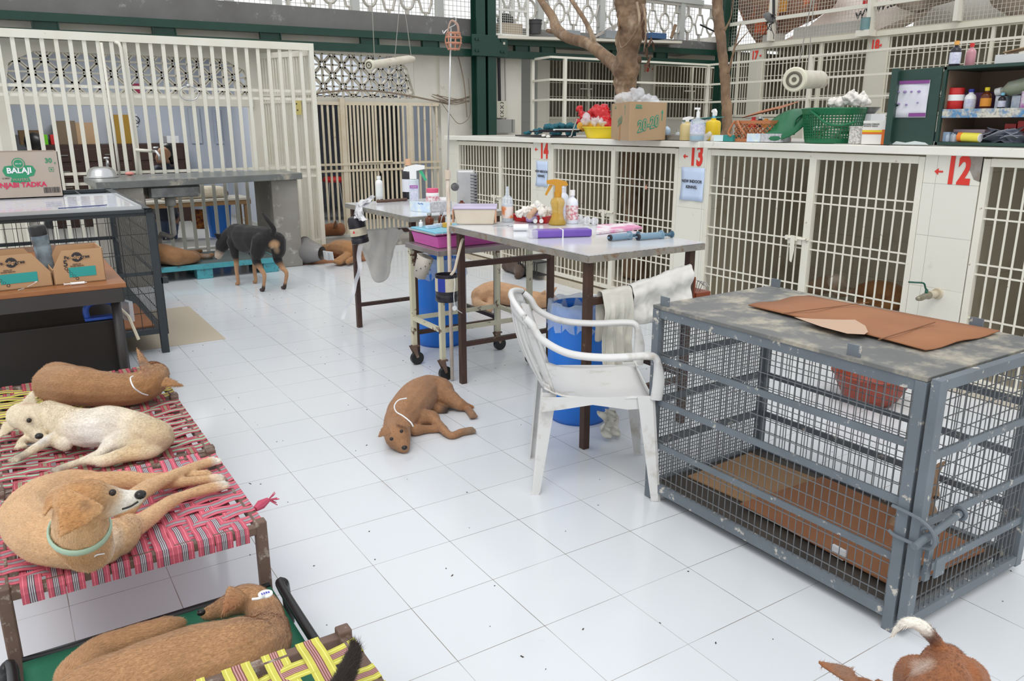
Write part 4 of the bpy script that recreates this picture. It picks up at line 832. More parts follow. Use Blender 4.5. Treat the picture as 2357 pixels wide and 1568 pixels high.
# long side faces us (x = x0); far end (y = y1) has the fine mesh; near end (y = y0) is the door
wcage(t, x0, y0, x1, y1, .055, .785, bluegrey, w=.034, sx=.0275, sy=.05, rails=3, fine_left=True, r=.0026, skip=('front',))
B().box(x0 - .017, y0 - .017, .786, x1 + .017, y1 + .017, .800).out('top_sheet', M('scuffed_grey_sheet', (.115, .12, .12), .5, c2=(.19, .19, .18), ns=4, c3=(.42, .38, .30), s3=8, t3=.57, soft=.09, bump=.15, bs=20), t, bev=.002)
B().box(x0, y0, .05, x1, y1, .066).out('bottom_tray', M('worn_black_tray', (.04, .038, .036), .6, c2=(.09, .07, .055), ns=9), t)
dr = thing('cage_door', '', '', (0, 0, 0)) if False else None
yd = y0 - .042
b = B()
for x in (x0 + .0, x1 + .0): b.box(x - .018, yd - .014, .03, x + .018, yd + .014, .80)
for z in (.055, .785): b.box(x0 + .018, yd - .0125, z - .018, x1 - .018, yd + .0125, z + .0145)
for z in (.20, .36, .57): b.box(x0, yd - .006, z - .013, x1, yd + .006, z + .013)
door = b.out('door', bluegrey, t, bev=.002)
mesh_grid(B(), (x0 + .01, yd, .06), X_, Z_, x1 - x0 - .02, .72, .0275, .05, .0026).out('wire_mesh', wirem, door)
b = B(); b.tube([(x0 - .075, yd - .035, .335), (x0 + .16, yd - .035, .375)], .011, 12)
b.tube(arc((x0 - .01, yd - .035, .345), .026, 0, 2 * PI, 16, (0, 1, 0), (0, 0, 1)), .005, 8, close=True); b.tube(arc((x0 + .15, yd - .035, .373), .017, 0, 2 * PI, 16, (0, 1, 0), (0, 0, 1)), .006, 8, close=True)
b.tube(spl([(x0 - .02, y0 + .03, .40), (x0 - .035, yd - .02, .40), (x0 - .03, yd - .06, .37), (x0 - .03, yd - .055, .325), (x0 - .025, y0 + .0, .315), (x0 - .02, y0 + .03, .32)], 5), .0055, 8)
b.box(x0 + .02, yd - .03, .19, x0 + .045, yd - .018, .36); b.ob((x0 + .06, yd - .045, .235), (.05, .006, .06)); b.out('bolt', bluegrey, door, smooth='a')
for (x, y) in ((x0, y1 - .03), (x0, y0 + .22), (x1, y1 - .02), (x1, y0 + .2)): B().box(x - .003, y - .022, .79, x + .003, y + .022, .835).out('lug', bluegrey, t)
# cardboard on and in the cage
def board(label, P, z, th=.004, mat=cardd, name='cardboard_sheet', warp=.006, n=10, grp=None):
    P = [F(p[0], p[1], z) for p in P]; G = [[P[0].lerp(P[1], i / n).lerp(P[3].lerp(P[2], i / n), j / 6) + Z_ * (th + warp * (math.sin(i * 1.1 + j * .5) * .5 + .5)) for i in range(n + 1)] for j in range(7)]
    b = B(); b.sheet(G, -th); o = b.out(name, mat, smooth=True); return tag(o, label, 'cardboard', grp)
c = board('unfolded reddish cardboard sheet lying on top of the large cage', [(1722, 706), (1862, 682), (2300, 768), (2130, 810)], .803, warp=.007)
for (a_, b_) in (((1800, 722), (2000, 696)), ((2022, 782), (2152, 742))):
    p, q = F(a_[0], a_[1], .8175), F(b_[0], b_[1], .8175); B().bar(p, q, .004, .002).out('fold_crease', M('dark_crease', (.20, .085, .035), .8), c)
G = [F(*p, .8185) for p in ((1828, 730), (1870, 734), (1930, 736), (1968, 736), (1992, 750), (1998, 764), (1990, 770), (1950, 768), (1890, 752))]
b = B(); vs = [b.m.verts.new(p) for p in G]; b.m.faces.new(vs); b.out('torn_patch', M('pale_torn_card', (.52, .36, .26), .9), c)
tag(B().ob((1.53, .10, .071), (.40, .66, .006), RZ(.06)).out('cardboard_sheet', cardb), 'tan cardboard sheet on the floor of the large cage, farther half', 'cardboard', 'cardboard on the cage floor')
tag(B().ob((1.50, -.22, .081), (.46, .66, .006), RZ(-.05)).out('cardboard_sheet', cardd), 'reddish cardboard sheet on the floor of the large cage, near the door', 'cardboard', 'cardboard on the cage floor')
q = F(1896, 1290, .085); tag(B().ob((1.275, q.y, .09), (.05, .012, .035), RZ(1.5)).out('paper_label', paper), 'small white printed label stuck inside the large cage', 'label')
# puppy in the cage
W = lambda *a: ('W',) + a
hx = F(2140, 1130, .30); P_ = lambda px, py, r, y=-.33: ('Y', px, py, y, r)
o = lying('light brown puppy sitting in the large cage behind its door post', [[P_(2150, 1225, 34, -.30), P_(2125, 1190, 34, -.30), P_(2125, 1150, 24, -.32), P_(2132, 1115, 22, -.34)], [P_(2132, 1100, 24), P_(2138, 1112, 21, -.36), P_(2150, 1135, 12, -.40), P_(2152, 1142, 9, -.42)], [P_(2090, 1190, 20, -.28), P_(2060, 1200, 12, -.28), P_(2047, 1235, 9, -.30), P_(2044, 1256, 9, -.31)], [P_(2128, 1200, 16, -.36), P_(2125, 1240, 8, -.38), P_(2124, 1262, 9, -.38)]], 0, [(GY(2145, 1092, -.34), GY(2176, 1062, -.35), V((-.3, -1, .1)), .06, .005), (GY(2122, 1090, -.32), GY(2108, 1055, -.32), V((-.3, -1, .1)), .05, .005)], base=(.36, .22, .13), vox=.005, pa=[(GY(2165, 1070, -.37), .035, (.55, .36, .28), .6), (GY(2044, 1256, -.3), .04, (.6, .52, .42), .7)])
face(o, GY(2155, 1146, -.43), .009, [GY(2137, 1111, -.40)], .010)
# bowl beyond the cage
q = F(2000, 925, 0); t = thing('plastic_bowl', 'terracotta red plastic tub on the floor behind the large cage', 'tub', q)
B().lathe([(0, .004), (.11, .004), (.15, .05), (.185, .12), (.195, .16), (.21, .165), (.21, .175), (.19, .172), (.18, .12), (.14, .03), (0, .015)], q, 36).out('bowl_shell', M('terracotta_plastic', (.30, .055, .03), .45), t, smooth=True)
# ---------------------------------------------------------------- left cage, whiteboard, box, desk
t = thing('wire_cage', 'dark wire cage at the left carrying a whiteboard', 'cage', (-.8, 4.8, 0))
dkg = M('dark_grey_cage_paint', (.045, .055, .062), .5, c2=(.03, .037, .042), ns=6)
wcage(t, -1.5, 3.83, -.10, 5.80, .15, .94, dkg, w=.045, sx=.06, sy=.135, rails=1, r=.0038)
b = B(); b.box(-1.52, 3.80, .93, -.08, 3.86, .95); b.box(-1.52, 5.77, .93, -.08, 5.83, .95); b.box(-.13, 3.8, .93, -.08, 5.83, .95)
for x in (-1.2, -.9, -.6, -.35): b.bar((x, 3.83, .94), (x, 5.8, .94), .012)
for y in (5.2, 5.45, 5.65): b.bar((-1.5, y, .942), (-.1, y, .942), .008)
b.out('top_bars', dkg, t); B().box(-1.5, 3.85, .15, -.1, 5.8, .165).out('floor_board', dkg, t)
B().box(-.085, 3.84, .12, -.065, 3.88, .90).box(-.085, 3.84, .46, -.03, 3.86, .50).out('door_stile', dkg, t)
tag(B().box(-.46, 3.9, .166, -.14, 4.7, .176).out('cardboard_sheet', cardd), 'dark cardboard sheet on the floor of the left cage', 'cardboard')
lying('brown dog lying in the left cage, only its paws in view', [[W(-.75, 4.5, .26, .09), W(-.55, 4.6, .26, .10), W(-.38, 4.55, .24, .08)], [W(-.40, 4.5, .23, .05), W(-.34, 4.40, .20, .025), W(-.25, 4.36, .195, .022)], [W(-.45, 4.40, .22, .05), W(-.38, 4.30, .20, .025), W(-.30, 4.28, .195, .022)]], 0, base=(.16, .10, .07))
t = thing('whiteboard', 'whiteboard laid flat on top of the left cage', 'board', (-.8, 4.35, .95)); zb = .953
B().box(-1.5, 3.84, zb, -.16, 4.98, zb + .012).out('writing_surface', M('whiteboard_gloss', (.72, .74, .80), .08, c2=(.66, .68, .74), ns=3), t)
b = B()
for (a, c) in (((-1.5, 3.83), (-.15, 3.83)), ((-1.5, 4.99), (-.15, 4.99)), ((-.15, 3.83), (-.15, 4.99))): b.bar(a + (zb + .008,), c + (zb + .008,), .022, .022)
b.out('alu_rim', M('dull_aluminium', (.55, .57, .58), .4, metal=.7), t)
b = B()
for r_ in range(6):
    for k in range(16):
        x = -1.35 + k * .07 + random.uniform(-.01, .01); y = 4.0 + r_ * .14
        if random.random() < .8: b.tube([(x + .012 * i, y + random.uniform(-.012, .012), zb + .0125) for i in range(5)], .0012, 3)
b.out('faded_writing', M('faded_marker', (.50, .48, .60), .6), t)
p, q = F(134, 480, zb + .018), F(246, 472, zb + .018); tag(B().bar(p, q, .006).out('marker_stick', M('dark_blue_stick', (.06, .08, .2), .4)), 'thin dark stick lying on the whiteboard', 'stick')
# snack carton
def carton(name, label, c0, c1, depth, h, mat, open_=True, th=.005):   # front edge from c0 to c1, box goes back by depth
    c0, c1 = V(c0), V(c1); d = (c1 - c0).normalized(); n = Z_.cross(d).normalized(); n = n if n.y > 0 else -n; L = (c1 - c0).length
    t = thing(name, label, 'box', (c0 + c1) / 2 + n * depth / 2)
    b = B(); b.prism([(0, 0), (L, 0), (L, h), (0, h)], c0, d, Z_, n * th); b.prism([(0, 0), (L, 0), (L, h), (0, h)], c0 + n * (depth - th), d, Z_, n * th)
    b.prism([(0, 0), (depth, 0), (depth, h), (0, h)], c0, n, Z_, d * th); b.prism([(0, 0), (depth, 0), (depth, h), (0, h)], c1 - d * th, n, Z_, d * th); b.prism([(0, 0), (L, 0), (L, depth), (0, depth)], c0, d, n, Z_ * th)
    if not open_: b.prism([(0, 0), (L, 0), (L, depth), (0, depth)], c0 + Z_ * (h - th), d, n, Z_ * th)
    b.out('carton_walls', mat, t); return t, c0, d, n, L
greyc = M('grey_brown_carton', (.46, .39, .33), .8, c2=(.42, .35, .29), ns=5)
c1 = F(147, 452, zb + .016); c0 = c1 + V((-.62, -.0, 0)); h = (GX(135, 358, c1.x) if False else c1 + Z_ * .33).z - c1.z
t, c0, d, n, L = carton('snack_carton', 'open snack carton standing on the whiteboard, printed green and crimson', c0, c1, .40, .315, greyc)
grn2 = M('print_green', (.03, .27, .13), .6); crim = M('print_crimson', (.62, .03, .10), .6)
def on(px, py, o, d, n):    # point where the sight line meets the vertical face through o along d
    r = ray(px, py); nn = n; return CP + r * ((V(o) - CP).dot(nn) / r.dot(nn))
f = lambda px, py: on(px, py, c0, d, n) - n * .001
o = f(44, 393); b = B(); b.prism([(-.085, -.035), (-.1, 0), (-.085, .03), (-.06, .035), (.06, .035), (.085, .03), (.1, 0), (.085, -.035), (.05, -.045), (.06, -.075), (0, -.085), (-.06, -.075), (-.05, -.045)], o, d, Z_, -n * .001)
pl = b.out('logo_plate', grn2, t); txt('BALAJI', .052, o - n * .0015, d, Z_, paper, pl, bold=.0015, lift=.0012); txt('WAFERS', .026, o - n * .0015 - Z_ * .062, d, Z_, greyc, pl)
o2 = f(42, 377); b = B(); b.lathe([(0, 0), (.040, 0), (.040, .002), (0, .002)], o2, 24, Matrix((d, Z_, -n)).transposed()); rn = b.out('logo_ring', grn2, t)
for rr, mm in ((.034, greyc), (.028, grn2)): B().lathe([(0, 0), (rr, 0), (rr, .001), (0, .001)], o2 - n * (.0022 + (.034 - rr) * .2), 24, Matrix((d, Z_, -n)).transposed()).out('logo_disc', mm, t)
txt('BALAJI', .013, o2 - n * .005, d, Z_, paper, t)
txt('PUNJABI TADKA', .046, f(107, 424), d, Z_, crim, t, align='RIGHT', bold=.0014); txt('30', .045, f(111, 370), d, Z_, grn2, t, bold=.001); txt('g', .02, f(126, 374), d, Z_, grn2, t)
txt('12 0024', .014, f(13, 411), d, Z_, ink, t)
o = f(118, 390); b = B()
for (a, c) in (((-1, -1), (1, -1)), ((1, -1), (1, 1)), ((1, 1), (-1, 1)), ((-1, 1), (-1, -1))): b.bar(o + d * a[0] * .014 + Z_ * a[1] * .014, o + d * c[0] * .014 + Z_ * c[1] * .014, .002)
b.lathe([(0, 0), (.006, 0), (.006, .001), (0, .001)], o - n * .001, 12, Matrix((d, Z_, -n)).transposed()); b.out('green_dot_mark', grn2, t)
b = B(); o = f(101, 438); x = 0
while x < .10: w = random.choice((.0015, .003, .004)); b.prism([(x, -.02), (x + w, -.02), (x + w, .02), (x, .02)], o, d, Z_, -n * .0006); x += w + random.choice((.002, .003))
b.out('barcode', ink, t)
# desk
t = thing('desk', 'dark metal desk with an orange wood top behind the woven beds', 'desk', (-.8, 3, 0)); DZ = .75
B().box(-1.6, 2.36, DZ - .022, -.452, 3.70, DZ).out('wood_top', woodm, t, bev=.002)
B().bar((-1.6, 3.70, DZ + .014), (-.44, 3.70, DZ + .014), .02, .03).out('back_strip', M('worn_wood_strip', (.20, .12, .08), .6, c2=(.3, .22, .17), ns=12), t)
B().bar((-1.6, 2.365, DZ - .055), (-.47, 2.365, DZ - .055), .02, .066).bar((-.475, 2.37, DZ - .055), (-.475, 3.68, DZ - .055), .02, .066).out('apron', M('dark_desk_steel', (.035, .031, .032), .45, c2=(.045, .04, .04), ns=5), t)
dks = MATS['dark_desk_steel']
for (x, y) in ((-.50, 2.42), (-.5, 3.6)): B().tube([(x, y, 0), (x, y, DZ - .06)], .022, 14).out('leg', dks, t, smooth=True)
B().box(-1.6, 2.46, .05, -.47, 2.52, .56).out('modesty_panel', M('dark_brown_panel', (.018, .015, .014), .5), t, bev=.006)
B().box(-1.6, 2.52, .05, -.47, 3.5, .555).out('cabinet_body', dks, t, bev=.01)
B().tube([(-.49, 2.5, .62), (-.45, 2.45, .57), (-.42, 2.44, .45)], .008, 6).out('taped_edge', M('masking_tape', (.62, .56, .44), .7), t)
q = GY(233, 722, 2.50); q.z = .561; t = thing('blue_clamp', 'bright blue plastic arch shaped clamp on the shelf under the desk top', 'clamp', q); blu = M('bright_blue_plastic', (.03, .10, .48), .35)
B().ob(q + Z_ * .008, (.15, .06, .014)).out('base_bar', blu, t, bev=.003)
B().tube(spl([q + V(v) for v in ((-.062, 0, .012), (-.064, 0, .05), (-.045, 0, .078), (0, 0, .086), (.045, 0, .078), (.064, 0, .05), (.062, 0, .012))], 5), .014, 8).out('grip', blu, t, smooth=True)
B().ob((-.44, 2.60, .57), (.02, .12, .10), RZ(.3)).out('plastic_bag', filmp)
tag(bpy.data.objects['plastic_bag'], 'clear plastic sleeve hanging at the corner of the desk', 'bag')
# two dog-food display boxes and the bottle
pedb = M('kraft_box', (.50, .31, .17), .75, c2=(.46, .28, .15), ns=6); teal = M('print_teal', (.03, .33, .31), .6)
def pbox(label, a, c, flip):
    c0, c1 = F(*a, DZ + .001), F(*c, DZ + .001); d = (c1 - c0).normalized(); n = V((-d.y, d.x, 0)); L = (c1 - c0).length; k = L / 124
    t = thing('pet_food_box', label, 'box', (c0 + c1) / 2 + n * .07, 'kraft pet food boxes on the desk')
    hh = .155
    cut = [(0, 0), (L, 0), (L, .06), (L * .74, hh), (0, hh)] if not flip else [(0, 0), (L, 0), (L, hh), (L * .22, hh), (0, .07)]
    b = B(); b.prism(cut, c0, d, Z_, n * .004); b.prism(cut, c0 + n * .20, d, Z_, n * .004); b.prism([(0, 0), (L, 0), (L, .20), (0, .20)], c0, d, n, Z_ * .004)
    b.prism([(0, 0), (.20, 0), (.20, hh if not flip else .07), (0, hh if not flip else .07)], c0, n, Z_, d * .004); b.prism([(0, 0), (.20, 0), (.20, hh if flip else .06), (0, hh if flip else .06)], c1 - d * .004, n, Z_, d * .004)
    b.out('carton_walls', pedb, t)
    def P(u, v): return c0 + d * (L * u) + Z_ * v - n * .0012
    uo = .12 if flip else 0
    B().prism([(L * .22, .028), (L * .78, .028), (L * .78, .072), (L * .22, .072)] if not flip else [(L * .30, .03), (L * .82, .03), (L * .82, .075), (L * .30, .075)], c0 - n * .001, d, Z_, -n * .0006).out('teal_panel', teal, t)
    b = B(); o = P(.42 + (.07 if flip else 0), .122)
    for i in range(18): a = i / 18 * 2 * PI; b.prism([(0, 0), (.021 * math.cos(a - .17), .021 * math.sin(a - .17)), (.024 * math.cos(a), .024 * math.sin(a)), (.021 * math.cos(a + .17), .021 * math.sin(a + .17))], o, d, Z_, -n * .0005)
    ro = b.out('rosette', ink, t); txt('Pedigree', .021, o - n * .001, d, Z_, pedb, ro, bold=.0005); txt('Pe        gree', .021, o - n * .0012, d, Z_, ink, ro, bold=.0005)
    txt('5', .04, P(.14 + uo, .095), d, Z_, ink, t, bold=.0006); txt('SIGNS OF\nGOOD HEALTH', .008, P(.35 + uo, .085), d, Z_, ink, t)
    b = B()
    for i in range(5):
        u, v = .14 + uo + .035 * i * (1 + i * .08), .072 - i * .0125; b.tube([P(u, v) + (d * math.cos(a / 12 * 6.283) + Z_ * math.sin(a / 12 * 6.283)) * .006 for a in range(12)], .0011, 4, close=True)
    b.out('health_icons', ink, t)
    if not flip: txt('80g x 15', .008, P(.14, .012), d, Z_, ink, t)
pbox('kraft pet food box on the desk, left one partly cut by the frame', (-30, 674), (123, 657), False)
pbox('kraft pet food box on the desk, right one below the steel bowl', (126, 657), (245, 645), True)
q = F(118, 642, DZ + .006); t = thing('water_bottle', 'ribbed clear bottle with a black lid standing between the two kraft boxes', 'bottle', q + Y_ * .06); q = q + Y_ * .06
rot = Matrix.Rotation(-.10, 3, 'Y')
B().lathe([(0, 0), (.034, 0), (.037, .01), (.037, .15), (.034, .158), (.037, .165), (.037, .20), (.035, .205)], q, 28, rot).out('bottle_body', M('smoky_bottle', (.30, .40, .46), .1, c2=(.05, .06, .09), ns=9, amt=.3, trans=.3), t, smooth=True)
B().lathe([(.038, .205), (.038, .245), (.034, .25), (0, .25)], q, 28, rot).out('lid', black, t, smooth=True)
def syringe(t0, p, q, r, body, plung, sc=1):
    d = (q - p).normalized(); L = (q - p).length; rot = Z_.rotation_difference(d).to_matrix()
    B().lathe([(0, 0), (r * .25, 0), (r * .25, L * .08), (r, L * .10), (r, L * .68), (r * 1.5, L * .69), (r * 1.5, L * .71), (r * .9, L * .71)], p, 16, rot).out('barrel', body, t0, smooth='a')
    B().lathe([(r * .5, L * .70), (r * .5, L * .97), (r * 1.1, L * .98), (r * 1.1, L), (0, L)], p, 12, rot).out('plunger', plung, t0, smooth='a')
p, q = F(200, 650, DZ + .008), F(147, 655, DZ + .008); t = thing('syringe', 'small white syringe lying on the desk before the right kraft box', 'syringe', (p + q) / 2); syringe(t, p, q, .006, white, white)
b = B(); 
for P in ([(30, 664), (60, 655), (85, 648), (60, 662), (42, 668)], [(64, 655), (78, 638), (85, 632)], [(64, 655), (72, 645), (84, 642)]): b.tube(spl([F(x, y, DZ + .004 + (.03 if y < 650 else 0)) for x, y in P], 5), .0016, 5)
tag(b.out('string', white), 'loose loop of white string on the desk before the left kraft box', 'string')
# ---------------------------------------------------------------- pallet, mats
t = thing('pallet', 'turquoise plastic pallet under the stone counter, carrying the shaggy dog', 'pallet', (.7, 6.7, 0))
tq = M('turquoise_plastic', (.10, .42, .48), .5, c2=(.06, .30, .36), ns=8, c3=(.08, .10, .10), s3=20, t3=.60)
A, Bq = F(372, 634, 0), F(622, 622, 0); px0, px1, py0, py1 = .05, 1.44, 6.40, 7.2
B().box(px0, py0, .115, px1, py1, .15).out('deck', M('dirty_deck', (.09, .13, .13), .6, c2=(.06, .08, .08), ns=6), t)
B().box(px0, py0 - .012, .10, px1, py0, .15).box(px1, py0, .10, px1 + .01, py1, .15).out('front_lip', tq, t)
for x in (px0 + .08, .72, px1 - .07):
    for y in (py0 + .06, py1 - .3): b = B(); b.box(x - .075, y - .06, 0, x + .075, y + .1, .115); b.out('block', tq, t, bev=.006)
tag(B().sheet([[F(699 + (849 - 699) * i / 8, 609 - 9 * i / 8 - 22 * j / 3, .004) + Z_ * (.004 * math.sin(i * 2 + j)) for i in range(9)] for j in range(4)], .004).out('floor_mat', cardd), 'flat brown mat under the dog with the cone', 'mat')
tag(B().sheet([[V((-.3 + .62 * i, 3.95 + 1.25 * j, .0015)) for i in range(2)] for j in range(2)], .001).out('floor_sheet', M('beige_sheet', (.50, .43, .33), .6)), 'beige sheet on the floor to the right of the left cage', 'mat')
t = thing('small_crate', 'small black barred crate behind the sandy dog', 'crate', F(1215, 640, .03))
q = F(1212, 644, 0); b = B()
for i in range(9): b.bar((q.x + .05 + .0 * i, q.y - .1 + i * .04, .045), (q.x + .05, q.y - .1 + i * .04, .18), .008)
b.out('bar_panel', blacki, t); B().box(q.x + .04, q.y - .12, .17, q.x + .30, q.y + .24, .185).box(q.x + .04, q.y - .12, .045, q.x + .30, q.y + .24, .055).out('frame', blacki, t)
# ---------------------------------------------------------------- steel tables
whitetop = M('worn_white_top', (.74, .76, .80), .16, metal=.15, c2=(.62, .63, .66), ns=4)
edge = M('worn_table_edge', (.22, .215, .20), .5, metal=.2, c2=(.34, .31, .26), ns=12, c3=(.22, .13, .07), s3=16, t3=.60)
def table(label, x0, y0, x1, y1, z, hb, lb, w=.035):
    t = thing('steel_table', label, 'table', ((x0 + x1) / 2, (y0 + y1) / 2, 0))
    B().box(x0, y0, z - .004, x1, y1, z).out('tabletop', whitetop, t)
    b = B(); ww = .028
    for (a, c) in (((x0, y0), (x1, y0)), ((x0, y1), (x1, y1)), ((x0, y0), (x0, y1)), ((x1, y0), (x1, y1))): b.bar(a + (z - .020,), c + (z - .020,), .010, ww)
    b.out('edge_band', edge, t)
    for (x, y) in ((x0 + .04, y0 + .05), (x1 - .04, y0 + .05), (x0 + .04, y1 - .05), (x1 - .04, y1 - .05)):
        B().box(x - w / 2, y - w / 2, 0, x + w / 2, y + w / 2, z - .034).out('leg', rust, t, bev=.002)
    for (zz, k) in ((hb, .03), (lb, .026)):
        for y in (y0 + .05, y1 - .05): B().bar((x0 + .055, y, zz), (x1 - .055, y, zz), k).out('stretcher', rust, t)
    B().bar((x1 - .04, y0 + .06, lb + .02), (x1 - .04, y1 - .06, lb + .02), .026).out('stretcher', rust, t)
    return t
TZ = .92
T1 = table('rusty steel examination table nearest the white chair', 1.20, .965, 1.90, 2.215, TZ, .70, .235)
T2 = table('steel table with bottles, farthest of the three tables', 1.205, 2.735, 1.90, 3.80, TZ, .70, .17)
# trolley
t = thing('trolley', 'cream painted rusty trolley on castors between the two steel tables', 'trolley', (1.5, 2.48, 0))
crp = M('chipped_cream_paint', (.62, .60, .45), .5, c2=(.55, .52, .38), ns=8, c3=(.10, .045, .03), s3=15, t3=.62, soft=.03)
cx0, cx1, cy0, cy1 = 1.165, 1.80, 2.27, 2.70; CT = .772
B().box(cx0 - .015, cy0, CT - .03, cx1 + .015, cy1, CT).out('tray_top', M('brushed_tray', (.42, .42, .41), .35, metal=.6, c2=(.32, .25, .26), ns=4), t, bev=.002)
for (x, y) in ((cx0 + .01, cy0 + .02), (cx0 + .01, cy1 - .03), (cx1 - .01, cy0 + .02), (cx1 - .01, cy1 - .03)):
    B().box(x - .015, y - .015, .125, x + .015, y + .015, CT - .03).out('leg', crp, t, bev=.002)
    b = B(); b.prism([(-.02, 0), (.02, 0), (.032, -.075), (.018, -.08)], (x - .018, y, .125), X_, Z_, Y_ * .003); b.prism([(-.02, 0), (.02, 0), (.032, -.075), (.018, -.08)], (x - .018, y - .032, .125), X_, Z_, Y_ * .003); b.box(x - .02, y - .03, .118, x + .02, y + .01, .127)
    c = b.out('caster_fork', rustb, t); B().tube([(x + .008, y - .028, .042), (x + .008, y - .002, .042)], .042, 20).out('caster_wheel', black, c, smooth='a')
for (a, c) in (((cx0 + .01, cy0 + .02), (cx1 - .01, cy0 + .02)), ((cx0 + .01, cy1 - .03), (cx1 - .01, cy1 - .03)), ((cx0 + .01, cy0 + .02), (cx0 + .01, cy1 - .03)), ((cx1 - .01, cy0 + .02), (cx1 - .01, cy1 - .03))): B().bar(a + (.30,), c + (.30,), .024).out('lower_rail', crp, t)
# drip pole tied to the examination table
q = V((1.205, 2.235, 0)); top = GX(1038, 62, 1.205)
t = thing('drip_pole', 'white and steel drip pole tied to the corner of the examination table', 'pole', q)
q2 = GX(1043, 410, 1.205); tp = V((1.205, q.y, 1.93))
hz = lambda px, py: (CP + ray(px, py) * ((q - CP).xy.dot(ray(px, py).xy) / ray(px, py).xy.dot(ray(px, py).xy)))
top = hz(1038, 62); mid = hz(1046, 400)
B().tube([q + Z_ * .01, V((q.x, q.y, mid.z))], .011, 12).out('lower_tube', M('taped_white_pole', (.66, .62, .56), .5, c2=(.55, .4, .3), ns=18), t, smooth=True)
B().tube([V((q.x, q.y, mid.z - .02)), V((top.x, top.y, top.z))], .0042, 8).out('steel_rod', steel, t, smooth=True)
B().tube(spl([top + V((-.05, 0, -.02)), top + V((-.045, 0, -.035)), top + V((-.03, 0, -.02)), top, top + V((.025, 0, .012)), top + V((.03, 0, .04)), top + V((.018, 0, .05))], 4), .003, 6).out('hook', steel, t, smooth=True)
B().ell(hz(1047, 430) + V((-.005, -.01, 0)), (.023,) * 3, sub=3).out('clamp_knob', M('scuffed_black', (.02, .02, .022), .4, c2=(.2, .2, .2), ns=25, amt=.3), t, smooth=True)
B().tube([V((q.x, q.y, mid.z - .03)), V((q.x, q.y, mid.z + .02))], .016, 10).out('tape_wrap', M('beige_tape', (.62, .52, .42), .8), t)
B().tube(spl([hz(1026, 540) + V((-.02, 0, 0)), hz(1022, 510) + V((-.02, 0, 0)), hz(1035, 470) + V((-.02, 0, 0)), hz(1038, 440) + V((-.02, 0, 0))], 6), .002, 6).out('drip_line', clearp, t)
c = hz(1044, 90); m = M('peach_leather', (.55, .25, .15), .6, c2=(.42, .2, .14), ns=14); t = thing('dog_muzzle', 'peach coloured basket muzzle hanging from the top of the drip pole', 'muzzle', c - Z_ * .06)
b = B()
for k in range(7): a = k / 7 * 6.283; b.tube(spl([c + V((.035 * math.cos(a), .03 * math.sin(a), .03)), c + V((.044 * math.cos(a), .04 * math.sin(a), -.01)), c + V((.028 * math.cos(a), .025 * math.sin(a), -.055))], 4), .0035, 5)
for z, r in ((.03, .035), (.008, .042), (-.02, .042), (-.05, .03)): b.tube(arc(c + Z_ * z, r, 0, 6.283, 14), .004, 5)
b.out('basket', m, t); B().tube(spl([c + V((.03, 0, .02)), c + V((.02, -.01, .07)), c + V((-.01, 0, .09)), c + V((-.03, 0, .05)), c + V((-.035, 0, .01))], 5), .006, 6, sq=(1, .4)).out('strap', M('faded_strap', (.45, .30, .24), .8), t)
# ---------------------------------------------------------------- plastic drums
def drum(label, fx_, fy_, hw, h, tagl):
    r = hw * dep(F(fx_, fy_, 0)) / FPX; d = (F(fx_, fy_, 0) - V((CP.x, CP.y, 0))).normalized(); c = F(fx_, fy_, 0) + d * r; c.z = 0
    t = thing('plastic_drum', label, 'drum', c, 'blue plastic drums under the tables')
    B().lathe([(0, 0), (r * .88, 0), (r * .97, .03), (r, .08), (r, h * .45), (r * 1.015, h * .47), (r * 1.015, h * .5), (r, h * .52), (r, h * .86), (r * .9, h * .93), (r * .9, h), (r * .82, h), (r * .82, h * .93), (r * .9, h * .86), (r * .9, .05), (0, .04)], c, 40).out('drum_shell', M('blue_drum_plastic', (.018, .18, .68), .4, c2=(.015, .15, .58), ns=3), t, smooth=True)
    b = B(); n = 40; G = []
    for j, (rr, z) in enumerate(((.8, h - .05), (.86, h + .012), (.96, h + .018), (1.0, h - .03), (1.04, h - .11))):
        G.append([c + V((r * rr * math.cos(a / n * 6.283) * (1 + .05 * math.sin(a * 2.3 + j)), r * rr * math.sin(a / n * 6.283) * (1 + .05 * math.sin(a * 1.7)), z + (.018 * math.sin(a * 1.9 + j * 2) if j > 2 else .008 * math.sin(a * 1.3)))) for a in range(n + 1)])
    b.sheet(G); b.out('bin_liner', M('bin_liner_film', (.55, .72, .88), .2, alpha=.38, c2=(.8, .88, .95), ns=14, bump=.7, bs=18), t, smooth=True)
    return t, c, r
t, c, r = drum('blue plastic drum with a printed paper label beneath the trolley', 1015, 803, 62, .585, 0)
b = B(); b.sheet([[c + V((r * 1.02 * math.cos(a), r * 1.02 * math.sin(a), z)) for a in [(-1.95 + .09 * i) + .35 for i in range(12)]] for z in (.24, .35, .46)]); b.out('paper_label', M('creased_label', (.62, .64, .68), .7, c2=(.5, .52, .56), ns=8), t, smooth=True)
t2, c2_, r2 = drum('blue plastic drum under the examination table, behind the white chair', 1330, 985, 74, .60, 0)
